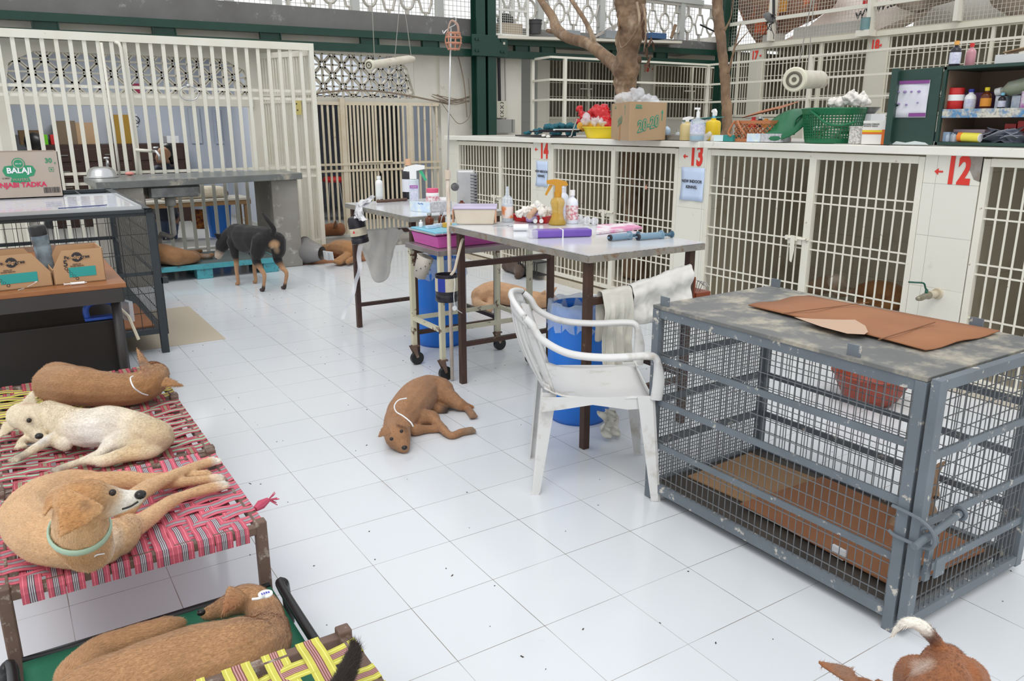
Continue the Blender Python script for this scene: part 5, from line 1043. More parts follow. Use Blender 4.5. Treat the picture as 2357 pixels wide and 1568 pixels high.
# ---------------------------------------------------------------- white chair
ca = math.radians(-33); o = V((1.06, .775, 0)); cT = Matrix.Translation(o) @ Matrix.Rotation(ca, 4, 'Z')
t = thing('plastic_chair', 'worn white plastic armchair beside the large wire cage', 'chair', o)
chm = M('worn_white_chair', (.72, .72, .71), .38, c2=(.66, .66, .65), ns=3, c3=(.42, .37, .30), s3=7, t3=.66, soft=.1)
def cout(b, nm, **k):
    for v in b.m.verts: v.co = cT @ v.co
    return b.out(nm, chm, t, **k)
b = B(); G = [[V((-.19 + .42 * i / 12, (-.20 + .40 * j / 16) * (1 + .12 * i / 12), .425 + .012 * (abs(j - 8) / 8) ** 2 - .018 * math.sin(PI * i / 12) + .025 * max(0, (3 - i) / 3) ** 2 - (.02 * max(0, (i - 10) / 2) ** 2))) for j in range(17)] for i in range(13)]
b.sheet(G, .006)
for j in range(2, 15): b.tube([G[i][j] + V((0, 0, .002)) for i in range(2, 11)], .003, 5)
cout(b, 'seat', smooth=True)
b = B(); n = 12
def bk(u, v):   # u across -1..1, v up 0..1
    w = .20 + .03 * v; zz = .44 + .36 * v * (1 - .10 * u * u * (v > .8)); x = -.20 - .12 * v - .05 * (1 - abs(u) ** 2) * math.sin(PI * min(v, 1)) * .6
    return V((x + .05 * u * u, u * w, zz))
for k in range(7):      # slatted back with gaps
    u0 = -.72 + k * .21; b.sheet([[bk(u0 + .155 * i / 2, .06 + .80 * j / n) for i in range(3)] for j in range(n + 1)], .005)
b.sheet([[bk(-1 + 2 * i / 16, .84 + .16 * j / 3) for i in range(17)] for j in range(4)], .006); b.sheet([[bk(-.95 + 1.9 * i / 16, 0 + .10 * j / 3) for i in range(17)] for j in range(4)], .006)
for s in (-1, 1): b.sheet([[bk(s * (.78 + .22 * i / 3), j / n) for i in range(4)] for j in range(n + 1)], .008)
b.tube([bk(-1 + 2 * i / 20, 1.0) for i in range(21)], .012, 8); cout(b, 'backrest', smooth=True)
for s in (-1, 1):
    P = spl([bk(s, .98), bk(s, .80) + V((.01, s * .012, 0)), V((-.20, s * .245, .675)), V((-.10, s * .262, .625)), V((.04, s * .268, .61)), V((.19, s * .262, .615)), V((.232, s * .255, .605)), V((.245, s * .25, .56)), V((.25, s * .245, .50)), V((.245, s * .235, .43))], 6)
    b = B(); RR = []; m_ = len(P)
    for i, p in enumerate(P):
        tt = (P[min(i + 1, m_ - 1)] - P[max(i - 1, 0)]).normalized(); nn = tt.cross(Y_); k = max(0, min(1, (i / m_ - .70) / .15)); aw, an = .024 * (1 - k) + .012 * k, .014 * (1 - k) + .024 * k
        RR.append([b.m.verts.new(p + Y_ * aw * math.cos(a * PI / 6) + nn * an * math.sin(a * PI / 6)) for a in range(12)])
    for A_, C_ in zip(RR, RR[1:]):
        for a in range(12): b.m.faces.new((A_[a], A_[(a + 1) % 12], C_[(a + 1) % 12], C_[a]))
    cout(b, 'armrest', smooth=True)
def cleg(xt, yt, xb, yb, front):
    b = B(); s = 1 if yt > 0 else -1; f = 1 if front else -1; rows = []
    for k in range(9):
        u = k / 8; x = xt + (xb - xt) * u; y = yt + (yb - yt) * u; z = .44 * (1 - u) + .003; w = .062 - .030 * u
        cc = V((x, y, z)); rows.append([cc + V((-f * w, 0, 0)), cc + V((-f * .006, s * .004, 0)), cc, cc + V((0, -s * .006, 0)), cc + V((0, -s * w * .9, 0))])
    b.sheet(rows, .006); b.ob((xb - f * .012, yb - s * .012, .004), (.034, .034, .008)); cout(b, 'leg', smooth=False)
for s in (-1, 1): cleg(.235, s * .225, .275, s * .24, True); cleg(-.20, s * .19, -.235, s * .185, False)
b = B(); b.prism([(-.2, 0), (.23, 0), (.23, -.045), (.14, -.05), (.0, -.03), (-.12, -.05), (-.2, -.06)], (0, -.218, .432), X_, Z_, Y_ * .006); b.prism([(-.2, 0), (.23, 0), (.23, -.045), (.14, -.05), (.0, -.03), (-.12, -.05), (-.2, -.06)], (0, .212, .432), X_, Z_, Y_ * .006); b.prism([(-.22, 0), (.22, 0), (.22, -.05), (0, -.03), (-.22, -.05)], (.232, 0, .43), Y_, Z_, X_ * .005)
cout(b, 'seat_apron')
# ---------------------------------------------------------------- cloths hanging on rails
def waffle(name, c): 
    m = M(name, c, .9, c2=tuple(k * .85 for k in c), ns=6, c3=(.55, .42, .16), s3=4, t3=.70, soft=.08); nt = m.node_tree; N = nt.nodes; L = nt.links
    tc = N.new('ShaderNodeTexCoord'); w = N.new('ShaderNodeTexChecker'); w.inputs['Scale'].default_value = 150; L.new(tc.outputs['Object'], w.inputs['Vector']); k = N.new('ShaderNodeBump'); k.inputs['Strength'].default_value = .8; k.inputs['Distance'].default_value = .004
    L.new(w.outputs['Fac'], k.inputs['Height']); L.new(k.outputs[0], N['Principled BSDF'].inputs['Normal']); return m
def drape(p, q, dn, front, back, seed=0, amp=.014, th=.004, skew=0):   # cloth over a rail p-q: hangs `front` on the dn side and `back` behind
    p, q, dn = V(p), V(q), V(dn).normalized(); d = q - p; n = 22; rows = []; rr = .022
    prof = [(-rr - .004, -back * (1 - k / 6)) for k in range(6)] + [(-rr * math.cos(a), rr * math.sin(a)) for a in [PI * i / 6 for i in range(7)]] + [(rr + .004 + .01 * math.sin(k), -front * k / 10) for k in range(1, 11)]
    for i in range(n + 1):
        u = i / n; row = []
        for (a, h) in prof:
            k = min(1, max(0, -h / .3)); f = amp * math.sin(u * 19 + seed) * k + amp * .6 * math.sin(u * 37 + seed * 2) * k
            hh = h * (1 + .12 * math.sin(u * 6 + seed)) if h < 0 else h
            row.append(p + d * (u + skew * k * u) + dn * (a + (f if a > 0 else -f * .5)) + Z_ * hh)
        rows.append(row)
    return B().sheet(rows, 0)
def crease(o, st, ns=.05, th=.004):
    a = o.modifiers.new('s', 'SUBSURF'); a.levels = a.render_levels = 2; tx = bpy.data.textures.new('crease', 'CLOUDS'); tx.noise_scale = ns; d = o.modifiers.new('d', 'DISPLACE'); d.texture = tx; d.strength = st; d.mid_level = .5; m = o.modifiers.new('t', 'SOLIDIFY'); m.thickness = th; return o
wf = waffle('cream_waffle_cloth', (.78, .76, .68)); wf2 = waffle('grey_waffle_cloth', (.80, .76, .68))
yb = .965 + .05
tag(crease(drape((1.30, yb - .012, .728), (1.47, yb - .012, .728), (0, -1, 0), .46, .2, 1).out('towel', wf, smooth=True), .022, .11), 'cream waffle towel hanging on the rail of the examination table, beside the chair', 'towel')
tag(crease(drape((1.475, yb - .012, .735), (1.83, yb - .03, .80), (0, -1, 0), .20, .16, 4, amp=.022).out('cloth', M('stained_white_cloth', (.80, .79, .76), .85, c2=(.72, .70, .66), ns=5, c3=(.50, .33, .28), s3=6, t3=.74), smooth=True), .035, .10), 'stained white cloth bunched over the end of the table rail', 'cloth')
b = B(); pp = spl([F(1392, 945, .12), F(1405, 960, .09), F(1400, 985, .05), F(1415, 1005, .015)], 5)
b.sheet([[p + V((.10 * (j / 6 - .5) + .004 * math.sin(i * 1.2), .02 * math.sin(j * 2.0 + i * .6), 0)) for j in range(7)] for i, p in enumerate(pp)], .004); tag(b.out('towel', wf, smooth=True), 'yellowed waffle towel end trailing down to the floor beside the far drum', 'towel')
x0t = GX(868, 530, 1.245).y
tag(drape((1.36, 2.755, .725), (1.60, 2.755, .725), (0, -1, 0), .16, .02, 2).out('towel', wf2, smooth=True), 'short grey waffle rag on the far table rail above the trolley', 'towel') if False else None
p, q = GY(868, 521, 3.70), GY(942, 513, 3.70)
b = B(); G = []
for i in range(13):
    u = i / 12; top_ = V((1.27 + .30 * u, 3.73 + (.02 if True else 0), .72)); Ls = .04 + .36 * math.sin(PI * min(1, u * 1.15 + .05)) ** .8
    G.append([top_ + V((.02 * math.sin(i * 1.3) * j / 8 + .08 * u * j / 8, -.022 - .012 * math.sin(i * 1.7 + j), -Ls * j / 8)) for j in range(9)])
b.sheet(G, 0); tag(crease(b.out('towel', wf2, smooth=True), .03, .10), 'grey and yellowed waffle cloth hanging from the far steel table', 'towel')
# wooden caddy behind
q = F(1590, 700, .0); q = V((1.93, 1.12, .64)); t = thing('wooden_caddy', 'reddish wooden caddy hung at the back corner of the examination table', 'caddy', q)
b = B(); cm = M('red_brown_wood', (.24, .055, .022), .4); c = GX(1590, 665, 1.96)
b.box(1.86, c.y - .005, c.z - .02, 1.96, c.y + .005, c.z + .02); b.box(1.94, c.y - .06, c.z - .09, 2.04, c.y + .05, c.z - .01); b.prism([(-.05, -.05), (.05, -.05), (.05, .03), (.03, .065), (0, .075), (-.05, .07)], (1.93, c.y, c.z), Y_, Z_, X_ * .012); b.out('case', cm, t, bev=.003)
b = B()
for k in range(4): b.tube(spl([(1.99, c.y - .03 + k * .012, c.z - .01), (2.0, c.y - .05 + k * .02, c.z + .04), (2.0, c.y - .08 + k * .01, c.z + .02)], 4), .0018, 5)
b.out('scissor_handles', steel, t)
# ---------------------------------------------------------------- small things: helpers
def hpx(p, n): return n * dep(p) / FPX * 1.03
PR = {'round': ([(0, 0), (.17, 0), (.185, .03), (.185, .60), (.16, .70), (.07, .78), (.065, .86)], [(.085, .84), (.085, 1), (0, 1)]),
      'slim': ([(0, 0), (.15, 0), (.16, .02), (.16, .70), (.14, .78), (.08, .84), (.07, .90)], [(.09, .88), (.09, 1), (0, 1)]),
      'jar': ([(0, 0), (.42, 0), (.45, .04), (.45, .66), (.36, .74)], [(.40, .72), (.41, .98), (.38, 1), (0, 1)]),
      'vial': ([(0, 0), (.27, 0), (.29, .03), (.29, .58), (.24, .70), (.12, .78), (.12, .86)], [(.15, .84), (.15, 1), (0, 1)]),
      'pump': ([(0, 0), (.26, 0), (.28, .03), (.28, .56), (.24, .63), (.09, .67), (.09, .72)], None),
      'squeeze': ([(0, 0), (.15, 0), (.165, .03), (.165, .55), (.14, .68), (.06, .76), (.065, .80), (.045, .84), (.055, .90), (.035, .92), (.035, 1), (0, 1)], None)}
def bottle(name, label, px, py, z, n, kind, mat, capm=None, lab=None, cat='bottle', group=None, base=None, liquid=None, wide=1.0, tilt=None):
    p = base if base is not None else F(px, py, z + .001); h = hpx(p, n); t = thing(name, label, cat, p, group); bp, cp = PR[kind]
    rot = tilt
    B().lathe([(r * h * wide, zz * h) for r, zz in bp], p, 20, rot).out('bottle_body', mat, t, smooth='a')
    if cp and capm: B().lathe([(cp[0][0] * h * wide, cp[0][1] * h)] + [(r * h * wide, zz * h) for r, zz in cp], p, 20, rot).out('cap', capm, t, smooth='a')
    R0 = max(r for r, _ in bp) * h * wide
    if lab: B().lathe([(R0 + .0008, lab[0] * h), (R0 + .0008, lab[1] * h)], p, 20, rot).out('label', lab[2], t, smooth=True)
    if liquid: B().lathe([(0, .01), (R0 * .93, .01), (R0 * .93, liquid[0] * h), (0, liquid[0] * h)], p, 18, rot).out('liquid', liquid[1], t, smooth='a')
    return t, p, h
def trigger(t, p, h, body, lever, side=-1):   # spray head on a bottle of height h, nozzle towards side
    d = CR.copy(); d.z = 0; d.normalize(); d *= side; k = h * .26; o = p + Z_ * h * .78
    b = B(); b.prism([(-.35, -.25), (.25, -.25), (.25, .45), (1.0, .62), (1.0, .9), (.2, 1.0), (-.75, .8), (-.9, .45), (-.35, .4)], o - d.cross(Z_) * k * .22, d * k, Z_ * k, d.cross(Z_) * k * .44); b.out('spray_head', body, t, bev=.001)
    b = B(); b.prism([(.45, .45), (.75, .5), (1.15, -.35), (1.0, -.45)], o - d.cross(Z_) * k * .12, d * k, Z_ * k, d.cross(Z_) * k * .24); b.out('trigger', lever, t)
def cbox(name, label, a, c, z, depth, h, mat, side=None, cat='box', group=None, end=None, face=None, lid=False):
    c0, c1 = F(a[0], a[1], z + .001), F(c[0], c[1], z + .001); d = (c1 - c0).normalized(); n = V((-d.y, d.x, 0)); L = (c1 - c0).length
    t = thing(name, label, cat, (c0 + c1) / 2 + n * depth / 2, group)
    B().prism([(0, 0), (L, 0), (L, h), (0, h)], c0, d, Z_, n * depth).out('carton', mat, t, bev=.001)
    if face: B().prism([(L * face[0], h * face[1]), (L * face[2], h * face[1]), (L * face[2], h * face[3]), (L * face[0], h * face[3])], c0 - n * .0004, d, Z_, -n * .0008).out('printed_panel', face[4], t)
    return t, c0, d, n, L
glass = M('clear_glass_plastic', (.85, .90, .95), .08, alpha=.42, c2=(.7, .8, .9), ns=6); amberp = M('amber_plastic', (.66, .42, .06), .12, alpha=.62); amberg = M('brown_glass', (.12, .028, .008), .08); pinkp = M('pink_cap', (.68, .10, .20), .4); blackb = M('black_bottle', (.02, .018, .024), .3)
labp = M('printed_label', (.70, .72, .80), .6, c2=(.5, .52, .68), ns=70, amt=.25); labr = M('red_printed_label', (.80, .78, .78), .6, c2=(.6, .2, .25), ns=70, amt=.2); yliq = M('yellow_liquid', (.72, .50, .02), .1); grnp = M('green_plastic_lever', (.05, .42, .22), .35); purp = M('purple_plastic', (.18, .09, .45), .3, c2=(.14, .07, .36), ns=6); skyb = M('sky_blue_plastic', (.20, .52, .68), .35); redp = M('red_plastic', (.62, .03, .03), .35); cot = M('cotton_wool', (.82, .80, .76), 1, c2=(.75, .72, .66), ns=8, bump=.8, bs=25)
def lump(name, label, pts, z, mat, cat, vox=.005, sq=(1, 1, 1), parent=None, **k):
    b = B(); rnd = random.Random(len(label))
    for (px, py, r, *e) in pts:
        p = F(px, py, z + .01); rr = r * dep(p) / FPX; p = F(px, py, z + rr * sq[2] + (e[0] if e else 0)); b.ell(p, (rr * sq[0], rr * sq[1], rr * sq[2]), RZ(rnd.random() * 3))
    o = b.out(name, mat, parent); m1 = o.modifiers.new('r', 'REMESH'); m1.mode = 'VOXEL'; m1.voxel_size = vox; m1.use_smooth_shade = True
    tx = bpy.data.textures.new('crumple', 'CLOUDS'); tx.noise_scale = k.get('ns', .035); m2 = o.modifiers.new('d', 'DISPLACE'); m2.texture = tx; m2.strength = k.get('disp', .02); m2.mid_level = .5
    if label and not parent: tag(o, label, cat)
    return o
# ---------------------------------------------------------------- on the examination table
z = TZ
t = thing('storage_tub', 'cloudy plastic tub with a mauve lid at the left end of the examination table', 'tub', F(1100, 512, z))
c0, c1 = F(1046, 517, z + .001), F(1140, 517, z + .001); d = (c1 - c0).normalized(); n = V((-d.y, d.x, 0)); L = (c1 - c0).length; hh = .085
B().prism([(.01, 0), (L - .01, 0), (L + .004, hh), (-.004, hh)], c0, d, Z_, n * .19).out('tub_body', M('cloudy_plastic', (.70, .64, .55), .35, alpha=.93, c2=(.62, .52, .38), ns=6), t, bev=.006)
B().prism([(-.008, 0), (L + .008, 0), (L + .008, .014), (-.008, .014)], c0 + Z_ * hh - n * .006, d, Z_, n * .20).out('lid', M('mauve_lid', (.58, .52, .70), .3), t, bev=.004)
for e in (c0 - d * .008, c1 + d * .002): B().ob(e + Z_ * .045 + n * .03, (.008, .05, .07), RZ(math.atan2(d.y, d.x))).out('tape_patch', M('peach_tape', (.62, .33, .20), .6), t)
t, p, h = bottle('medicine_bottle', 'small brown glass bottle before the grey canister', 1063, 500, z, 30, 'vial', amberg, None, base=F(1063, 489, z))
p = F(1074, 484, z); t = thing('grey_canister', 'tall scuffed grey canister with a ribbed side behind the brown bottle', 'canister', p); h = hpx(p, 88); r_ = RZ(math.atan2(CR.y, CR.x))
B().ob(p + Z_ * h / 2, (.115, .09, h), r_).out('canister_body', M('scuffed_grey_can', (.42, .42, .43), .4, metal=.4, c2=(.55, .55, .54), ns=7, c3=(.2, .18, .17), s3=22, t3=.68), t, bev=.012)
b = B()
for i in range(12): b.ob(p + Z_ * (h * (.06 + i * .075)) + CR * .052 + V((0, 0, 0)), (.045, .096, h * .05), r_)
b.out('ribbed_side', M('dark_grey_can', (.20, .20, .21), .4, metal=.4), t, bev=.004)
bottle('squeeze_bottle', 'clear squeeze bottle with an orange band, right of the plastic tub', 1168, 511, z, 78, 'squeeze', glass, lab=(.12, .45, M('orange_white_label', (.78, .70, .66), .5, c2=(.75, .25, .08), ns=12, amt=.1)), liquid=(.5, glass))
t = thing('red_tray', 'red plastic tray full of gauze on the examination table', 'tray', F(1225, 510, z)); c0, c1 = F(1178, 509, z + .001), F(1230, 513, z + .001); d = (c1 - c0).normalized(); n = V((-d.y, d.x, 0)); L = .24
def tray(c0, d, n, L, D, H, mat, t, th=.004, fl=.012, name='tray_shell'):
    b = B(); q = [(0, 0), (1, 0), (1, 1), (0, 1)]
    lo = [c0 + d * (fl + (L - 2 * fl) * a) + n * (fl + (D - 2 * fl) * c) for a, c in q]; hi = [c0 + d * L * a + n * D * c + Z_ * H for a, c in q]; hi2 = [c0 + d * (th + (L - 2 * th) * a) + n * (th + (D - 2 * th) * c) + Z_ * H for a, c in q]; lo2 = [v + Z_ * th for v in lo]; ou = [c0 + d * (-.006 + (L + .012) * a) + n * (-.006 + (D + .012) * c) + Z_ * (H - .002) for a, c in q]
    S_ = [[b.m.verts.new(v) for v in s] for s in (lo, hi, ou)] ; T_ = [[b.m.verts.new(v) for v in s] for s in (hi2, lo2)]
    b.m.faces.new(S_[0][::-1]); b.m.faces.new(T_[1])
    for A_, C_ in ((S_[0], S_[1]), (S_[1], S_[2]), (S_[2], T_[0]), (T_[0], T_[1])):
        for i in range(4): b.m.faces.new((A_[i], A_[(i + 1) % 4], C_[(i + 1) % 4], C_[i]))
    return b.out(name, mat, t, bev=.002)
tray(c0, d, n, .24, .15, .042, redp, t)
o = lump('gauze_pile', 'crumpled white gauze and cotton heaped in the red tray', [(1195, 492, 9, .03), (1212, 487, 12, .03), (1228, 484, 12, .03), (1243, 480, 10, .05), (1250, 490, 11, .03), (1262, 493, 10, .02), (1238, 470, 6, .10), (1258, 484, 8, .04)], z, cot, 'gauze', ns=.018, disp=.032)
tag(B().tube([F(1218, 498, z + .05), F(1232, 484, z + .07)], .016, 14).out('tape_roll', M('tan_bandage', (.52, .33, .22), .8), smooth='a'), 'tan bandage roll sticking up from the gauze in the red tray', 'bandage')
b = B(); a, c = F(1133, 520, z + .004), F(1175, 519, z + .004); b.bar(a, c, .004, .003); b.bar(a + n * .01, c, .004, .003); b.tube(arc(c + d * .012, .011, 0, 6.28, 12), .002, 5); b.tube(arc(c + d * .012 - n * .022, .011, 0, 6.28, 12), .002, 5); tag(b.out('scissors', steel), 'pair of steel scissors lying behind the white roll', 'scissors')
b = B(); b.tube([F(1182, 524, z + .018), F(1216, 524, z + .018)], .018, 16); tag(b.out('paper_roll', white, smooth='a'), 'short white paper roll left of the purple pack', 'roll')
def gpack(a, c):
    t = thing('glove_pack', 'purple glove pack in clear wrap in the middle of the examination table', 'pack', F(1290, 540, z)); p, q = F(a[0], a[1], z + .02), F(c[0], c[1], z + .02); B().bar(p, q, .075, .038).out('purple_pack', purp, t, bev=.008)
    m = p.lerp(q, .47); B().bar(m, m + (q - p).normalized() * .006, .079, .042).out('rubber_band', white, t); B().bar(p - (q - p) * .09, p + (q - p) * .05, .082, .042).out('clear_wrap', filmp, t, bev=.006); return t
gpack((1228, 538), (1358, 534))
o = lump('wrapped_rolls', 'purple printed plastic wrap around white rolls, left of the amber sprayer', [(1218, 502, 10), (1232, 500, 12), (1248, 498, 13), (1260, 502, 10)], z, M('mauve_wrap', (.60, .52, .72), .25, c2=(.35, .20, .55), ns=18, amt=.2, bump=.5, bs=30), 'package', ns=.02, disp=.028)
for k, (x, y) in enumerate(((1232, 508), (1246, 508))): p = F(x, y, z + .018); B().tube([p, p + (V((CP.x, CP.y, p.z)) - p).normalized() * .025], .012, 14).out('roll_end', white, o, smooth='a')
# amber sprayer
p = F(1283, 517, z + .001); t = thing('spray_bottle', 'amber spray bottle with an amber trigger head on the examination table', 'spray bottle', p); h = hpx(p, 96)
B().lathe([(0, 0), (.20 * h, 0), (.21 * h, .04 * h), (.15 * h, .16 * h), (.13 * h, .26 * h), (.135 * h, .28 * h), (.13 * h, .30 * h), (.14 * h, .38 * h), (.17 * h, .50 * h), (.15 * h, .58 * h), (.07 * h, .64 * h), (.065 * h, .74 * h)], p, 20).out('bottle_body', amberp, t, smooth=True)
B().lathe([(0, .002), (.195 * h, .002), (.20 * h, .04 * h), (.17 * h, .09 * h), (0, .09 * h)], p, 20).out('dark_liquid', blackb, t); B().lathe([(.085 * h, .62 * h), (.09 * h, .75 * h), (0, .76 * h)], p, 16).out('collar', M('amber_solid', (.55, .26, .02), .3), t, smooth='a'); B().tube([p + Z_ * .1 * h, p + Z_ * .6 * h], .0025, 6).out('dip_tube', blackb, t)
trigger(t, p, h, MATS['amber_solid'], MATS['amber_solid'], -1)
bottle('white_bottle', 'white bottle with red print right of the amber sprayer', 1316, 514, z, 73, 'round', M('translucent_white', (.76, .79, .88), .4), white, lab=(.12, .55, labr)); 
bottle('white_bottle', 'pale squeeze bottle half hidden behind the amber sprayer', 1296, 505, z, 78, 'squeeze', M('pale_squeeze', (.72, .76, .84), .3, alpha=.85), lab=(.08, .4, labp))
lump('crumpled_film', 'crumpled clear plastic film behind the printed pad', [(1335, 505, 9), (1350, 508, 10), (1368, 510, 9)], z, filmp, 'plastic film', ns=.015, disp=.015)
def slab4(label, P, zz, th, mat, name, cat, lab=None):
    P = [F(x, y, zz) for x, y in P]; b = B(); vs = [b.m.verts.new(p) for p in P]; vt = [b.m.verts.new(p + Z_ * th) for p in P]; b.m.faces.new(vs[::-1]); b.m.faces.new(vt)
    for i in range(4): b.m.faces.new((vs[i], vs[(i + 1) % 4], vt[(i + 1) % 4], vt[i]))
    return tag(b.out(name, mat), label, cat)
slab4('printed pink and white pad at the right of the purple pack', [(1372, 540), (1478, 528), (1455, 518), (1375, 522)], z + .002, .012, M('pink_print_pad', (.74, .70, .72), .6, c2=(.65, .25, .42), ns=7, amt=.12), 'printed_pad', 'pad')
for (a, c, lb) in (((1398, 548), (1470, 541), 'large grey syringe at the near corner of the examination table'), ((1462, 546), (1547, 539), 'large grey syringe at the right edge of the examination table')):
    p, q = F(a[0], a[1], z + .018), F(c[0], c[1], z + .018); t = thing('syringe', lb, 'syringe', (p + q) / 2 - Z_ * .018); syringe(t, p, q, .0165, M('grey_blue_barrel', (.20, .32, .42), .2, alpha=.85), M('slate_plunger', (.06, .13, .19), .4))
    dd = (q - p).normalized(); B().tube([p + dd * .012, p + dd * .026], .0155, 14).out('plunger_seal', blackb, t)
# ---------------------------------------------------------------- on the far table
bottle('white_can', 'slim white spray can at the left edge of the far table', 874, 458, z, 50, 'slim', white, white, lab=(.1, .66, M('white_mint_label', (.72, .78, .76), .4, c2=(.85, .85, .85), ns=30)))
p, q = F(868, 464, z + .013), F(936, 459, z + .013); tag(B().tube([p, q], .011, 10).out('brown_rod', M('dark_wood_rod', (.10, .05, .035), .5), smooth='a'), 'dark brown rod lying on the far table', 'rod')
bottle('chemical_bottle', 'large black bottle with a peach cap on the far table', 942, 457, z, 86, 'round', blackb, M('peach_cap', (.68, .42, .26), .5), lab=(.18, .5, M('plain_label', (.68, .70, .76), .6)), wide=.92)
p = F(955, 484, z + .001); t = thing('sanitizer_bottle', 'clear sanitizer bottle with yellow liquid and a green trigger on the far table', 'spray bottle', p); h = hpx(p, 98)
B().ob(p + Z_ * h * .35, (.066, .042, h * .69), RZ(-.55)).out('bottle_body', glass, t, bev=.008); B().ob(p + Z_ * h * .10, (.062, .038, h * .18), RZ(-.55)).out('liquid', yliq, t, bev=.004); fc = V((-math.sin(.55), -math.cos(.55), 0)); fd = V((math.cos(.55), -math.sin(.55), 0))
B().ob(p + Z_ * h * .36 + fc * .0215, (.052, .001, h * .40), RZ(-.55)).out('label', labp, t); B().ob(p + Z_ * h * .53 + fc * .022, (.052, .0012, h * .07), RZ(-.55)).out('label_band', M('magenta_band', (.38, .12, .42), .5), t); txt('Aseptik', .012, p + Z_ * h * .53 + fc * .023, fd, Z_, white, t)
B().tube([p + Z_ * h * .69, p + Z_ * h * .78], .012, 12).out('neck_ring', grnp, t); trigger(t, p, h * .98, white, grnp, 1)
bottle('pill_jar', 'white jar with a bright pink lid on the far table', 996, 466, z, 33, 'jar', white, pinkp, lab=(.05, .5, labr), cat='jar', base=F(996, 468, z))
p = F(1020, 466, z); B().lathe([(0, 0), (.05, 0), (.052, .03), (.05, .034), (0, .034)], p, 28).out('round_tub', white, smooth='a'); tag(bpy.data.objects['round_tub'], 'low round white tub beside the pink lidded jar', 'tub')
t, c0, d, n, L = cbox('glove_box', 'white glove box with a pale green end at the front of the far table', (990, 489), (1040, 485), z, .07, .062, M('grey_print_box', (.60, .60, .62), .6, c2=(.42, .42, .45), ns=60, amt=.2)); e = F(957, 487, z + .001); dd = c0 - e; nn = dd.normalized()
B().prism([(0, 0), (dd.length, 0), (dd.length, .062), (0, .062)], e, nn, Z_, n * .07).out('box_end', M('pale_print_box', (.72, .80, .78), .6, c2=(.55, .68, .85), ns=24, amt=.2), t); txt('Top Plus', .012, e + nn * .04 + Z_ * .052, nn, Z_, M('print_blue', (.03, .15, .5), .6), t)
# gauze, hanging bottle, strip
gz = M('white_gauze', (.80, .82, .85), .8, alpha=.72, c2=(.9, .9, .92), ns=12)
b = B(); cc = [F(862, 452, z + .01), F(845, 462, z + .015), F(832, 475, z + .0), GX(828, 492, 1.16), GX(835, 505, 1.15)]; P = spl(cc, 5)
b.sheet([[p + V((.03 * math.sin(j * 1.9 + i * .4) * (.4 + .5 * i / 20) - .01, .012 * (j - 4) * (.5 + i / 20), .012 * math.sin(j * 2.6 + i))) for j in range(9)] for i, p in enumerate(P)]); tag(b.out('gauze', gz, smooth=True), 'loose white gauze draped over the left edge of the far table', 'gauze')
c = GX(824, 530, 1.17); t = thing('hanging_bottle', 'black plastic bottle with a cream label hung upside down at the far table', 'bottle', c); rot = Matrix.Rotation(-.17, 3, CW) ; h = .20
B().lathe([(0, -.09), (.056, -.09), (.060, -.085), (.060, -.06), (.057, -.055), (.060, -.05), (.058, .07), (.05, .092), (.02, .10), (0, .10)], c, 26, rot).out('bottle_body', blackb, t, smooth='a')
B().lathe([(.0605, -.035), (.0600, .018)], c, 26, rot).out('label', M('aged_label', (.66, .60, .46), .7, c2=(.5, .45, .34), ns=22, amt=.3), t, smooth=True)
o = rot @ V((-.02, 0, 0)) + c - CW * .0 ; B().prism([(0, 0), (.018, 0), (.009, .02)], c - CW.normalized() * .062 + V((-.028, .0, -.03)), CR, Z_, -CW * .001).out('red_mark', redp, t)
P = spl([GX(830, 565, 1.18), GX(826, 590, 1.18), GX(828, 620, 1.18), GX(818, 650, 1.17), GX(812, 680, 1.15), GX(795, 715, 1.12), GX(789, 735, 1.10)], 5); b = B(); b.sheet([[p + CR * (w * (.017 - .005 * i / len(P))) for w in (-1, -.3, .3, 1)] for i, p in enumerate(P)]); tag(b.out('gauze_strip', gz, smooth=True), 'long white gauze strip trailing down from the hanging black bottle', 'gauze')
# ---------------------------------------------------------------- on the trolley
z = CT
t = thing('pink_tray', 'bright pink plastic tray on the trolley', 'tray', F(1030, 555, z)); c0 = F(953, 548, z + .002); c1 = F(1012, 564, z + .002); d = V((0, -1, 0)); n = V((1, 0, 0))
tray(V((cx0 + .02, cy1 - .02, z + .002)), V((0, -1, 0)), V((1, 0, 0)), .34, .44, .068, M('hot_pink_plastic', (.65, .12, .45), .35), t, fl=.014)
t = thing('steel_tray', 'steel tray with a sky blue liner set on the pink tray', 'tray', V((1.38, 2.52, z + .07))); q0 = V((cx0 + .005, cy1 - .0, z + .074))
tray(q0, V((0, -1, 0)), V((1, 0, 0)), .36, .40, .014, steel, t, fl=.008); B().box(cx0 + .02, cy1 - .345, z + .080, cx0 + .39, cy1 - .015, z + .094).out('blue_liner', skyb, t, bev=.004)
zz = z + .094
for (px, py, hp, wd, lb) in ((989, 522, 30, 1.1, 'squat brown glass bottle on the blue liner, left one'), (1017, 518, 28, 1.0, 'squat brown glass bottle on the blue liner, behind the small boxes')): bottle('medicine_bottle', lb, px, py, zz, hp, 'vial', amberg, steel, wide=wd)
bottle('small_vial', 'tiny white vial at the left of the blue liner', 969, 523, zz, 16, 'vial', white, white); bottle('small_vial', 'white capped vial at the right of the blue liner', 1032, 519, zz, 28, 'round', glass, white, wide=1.3)
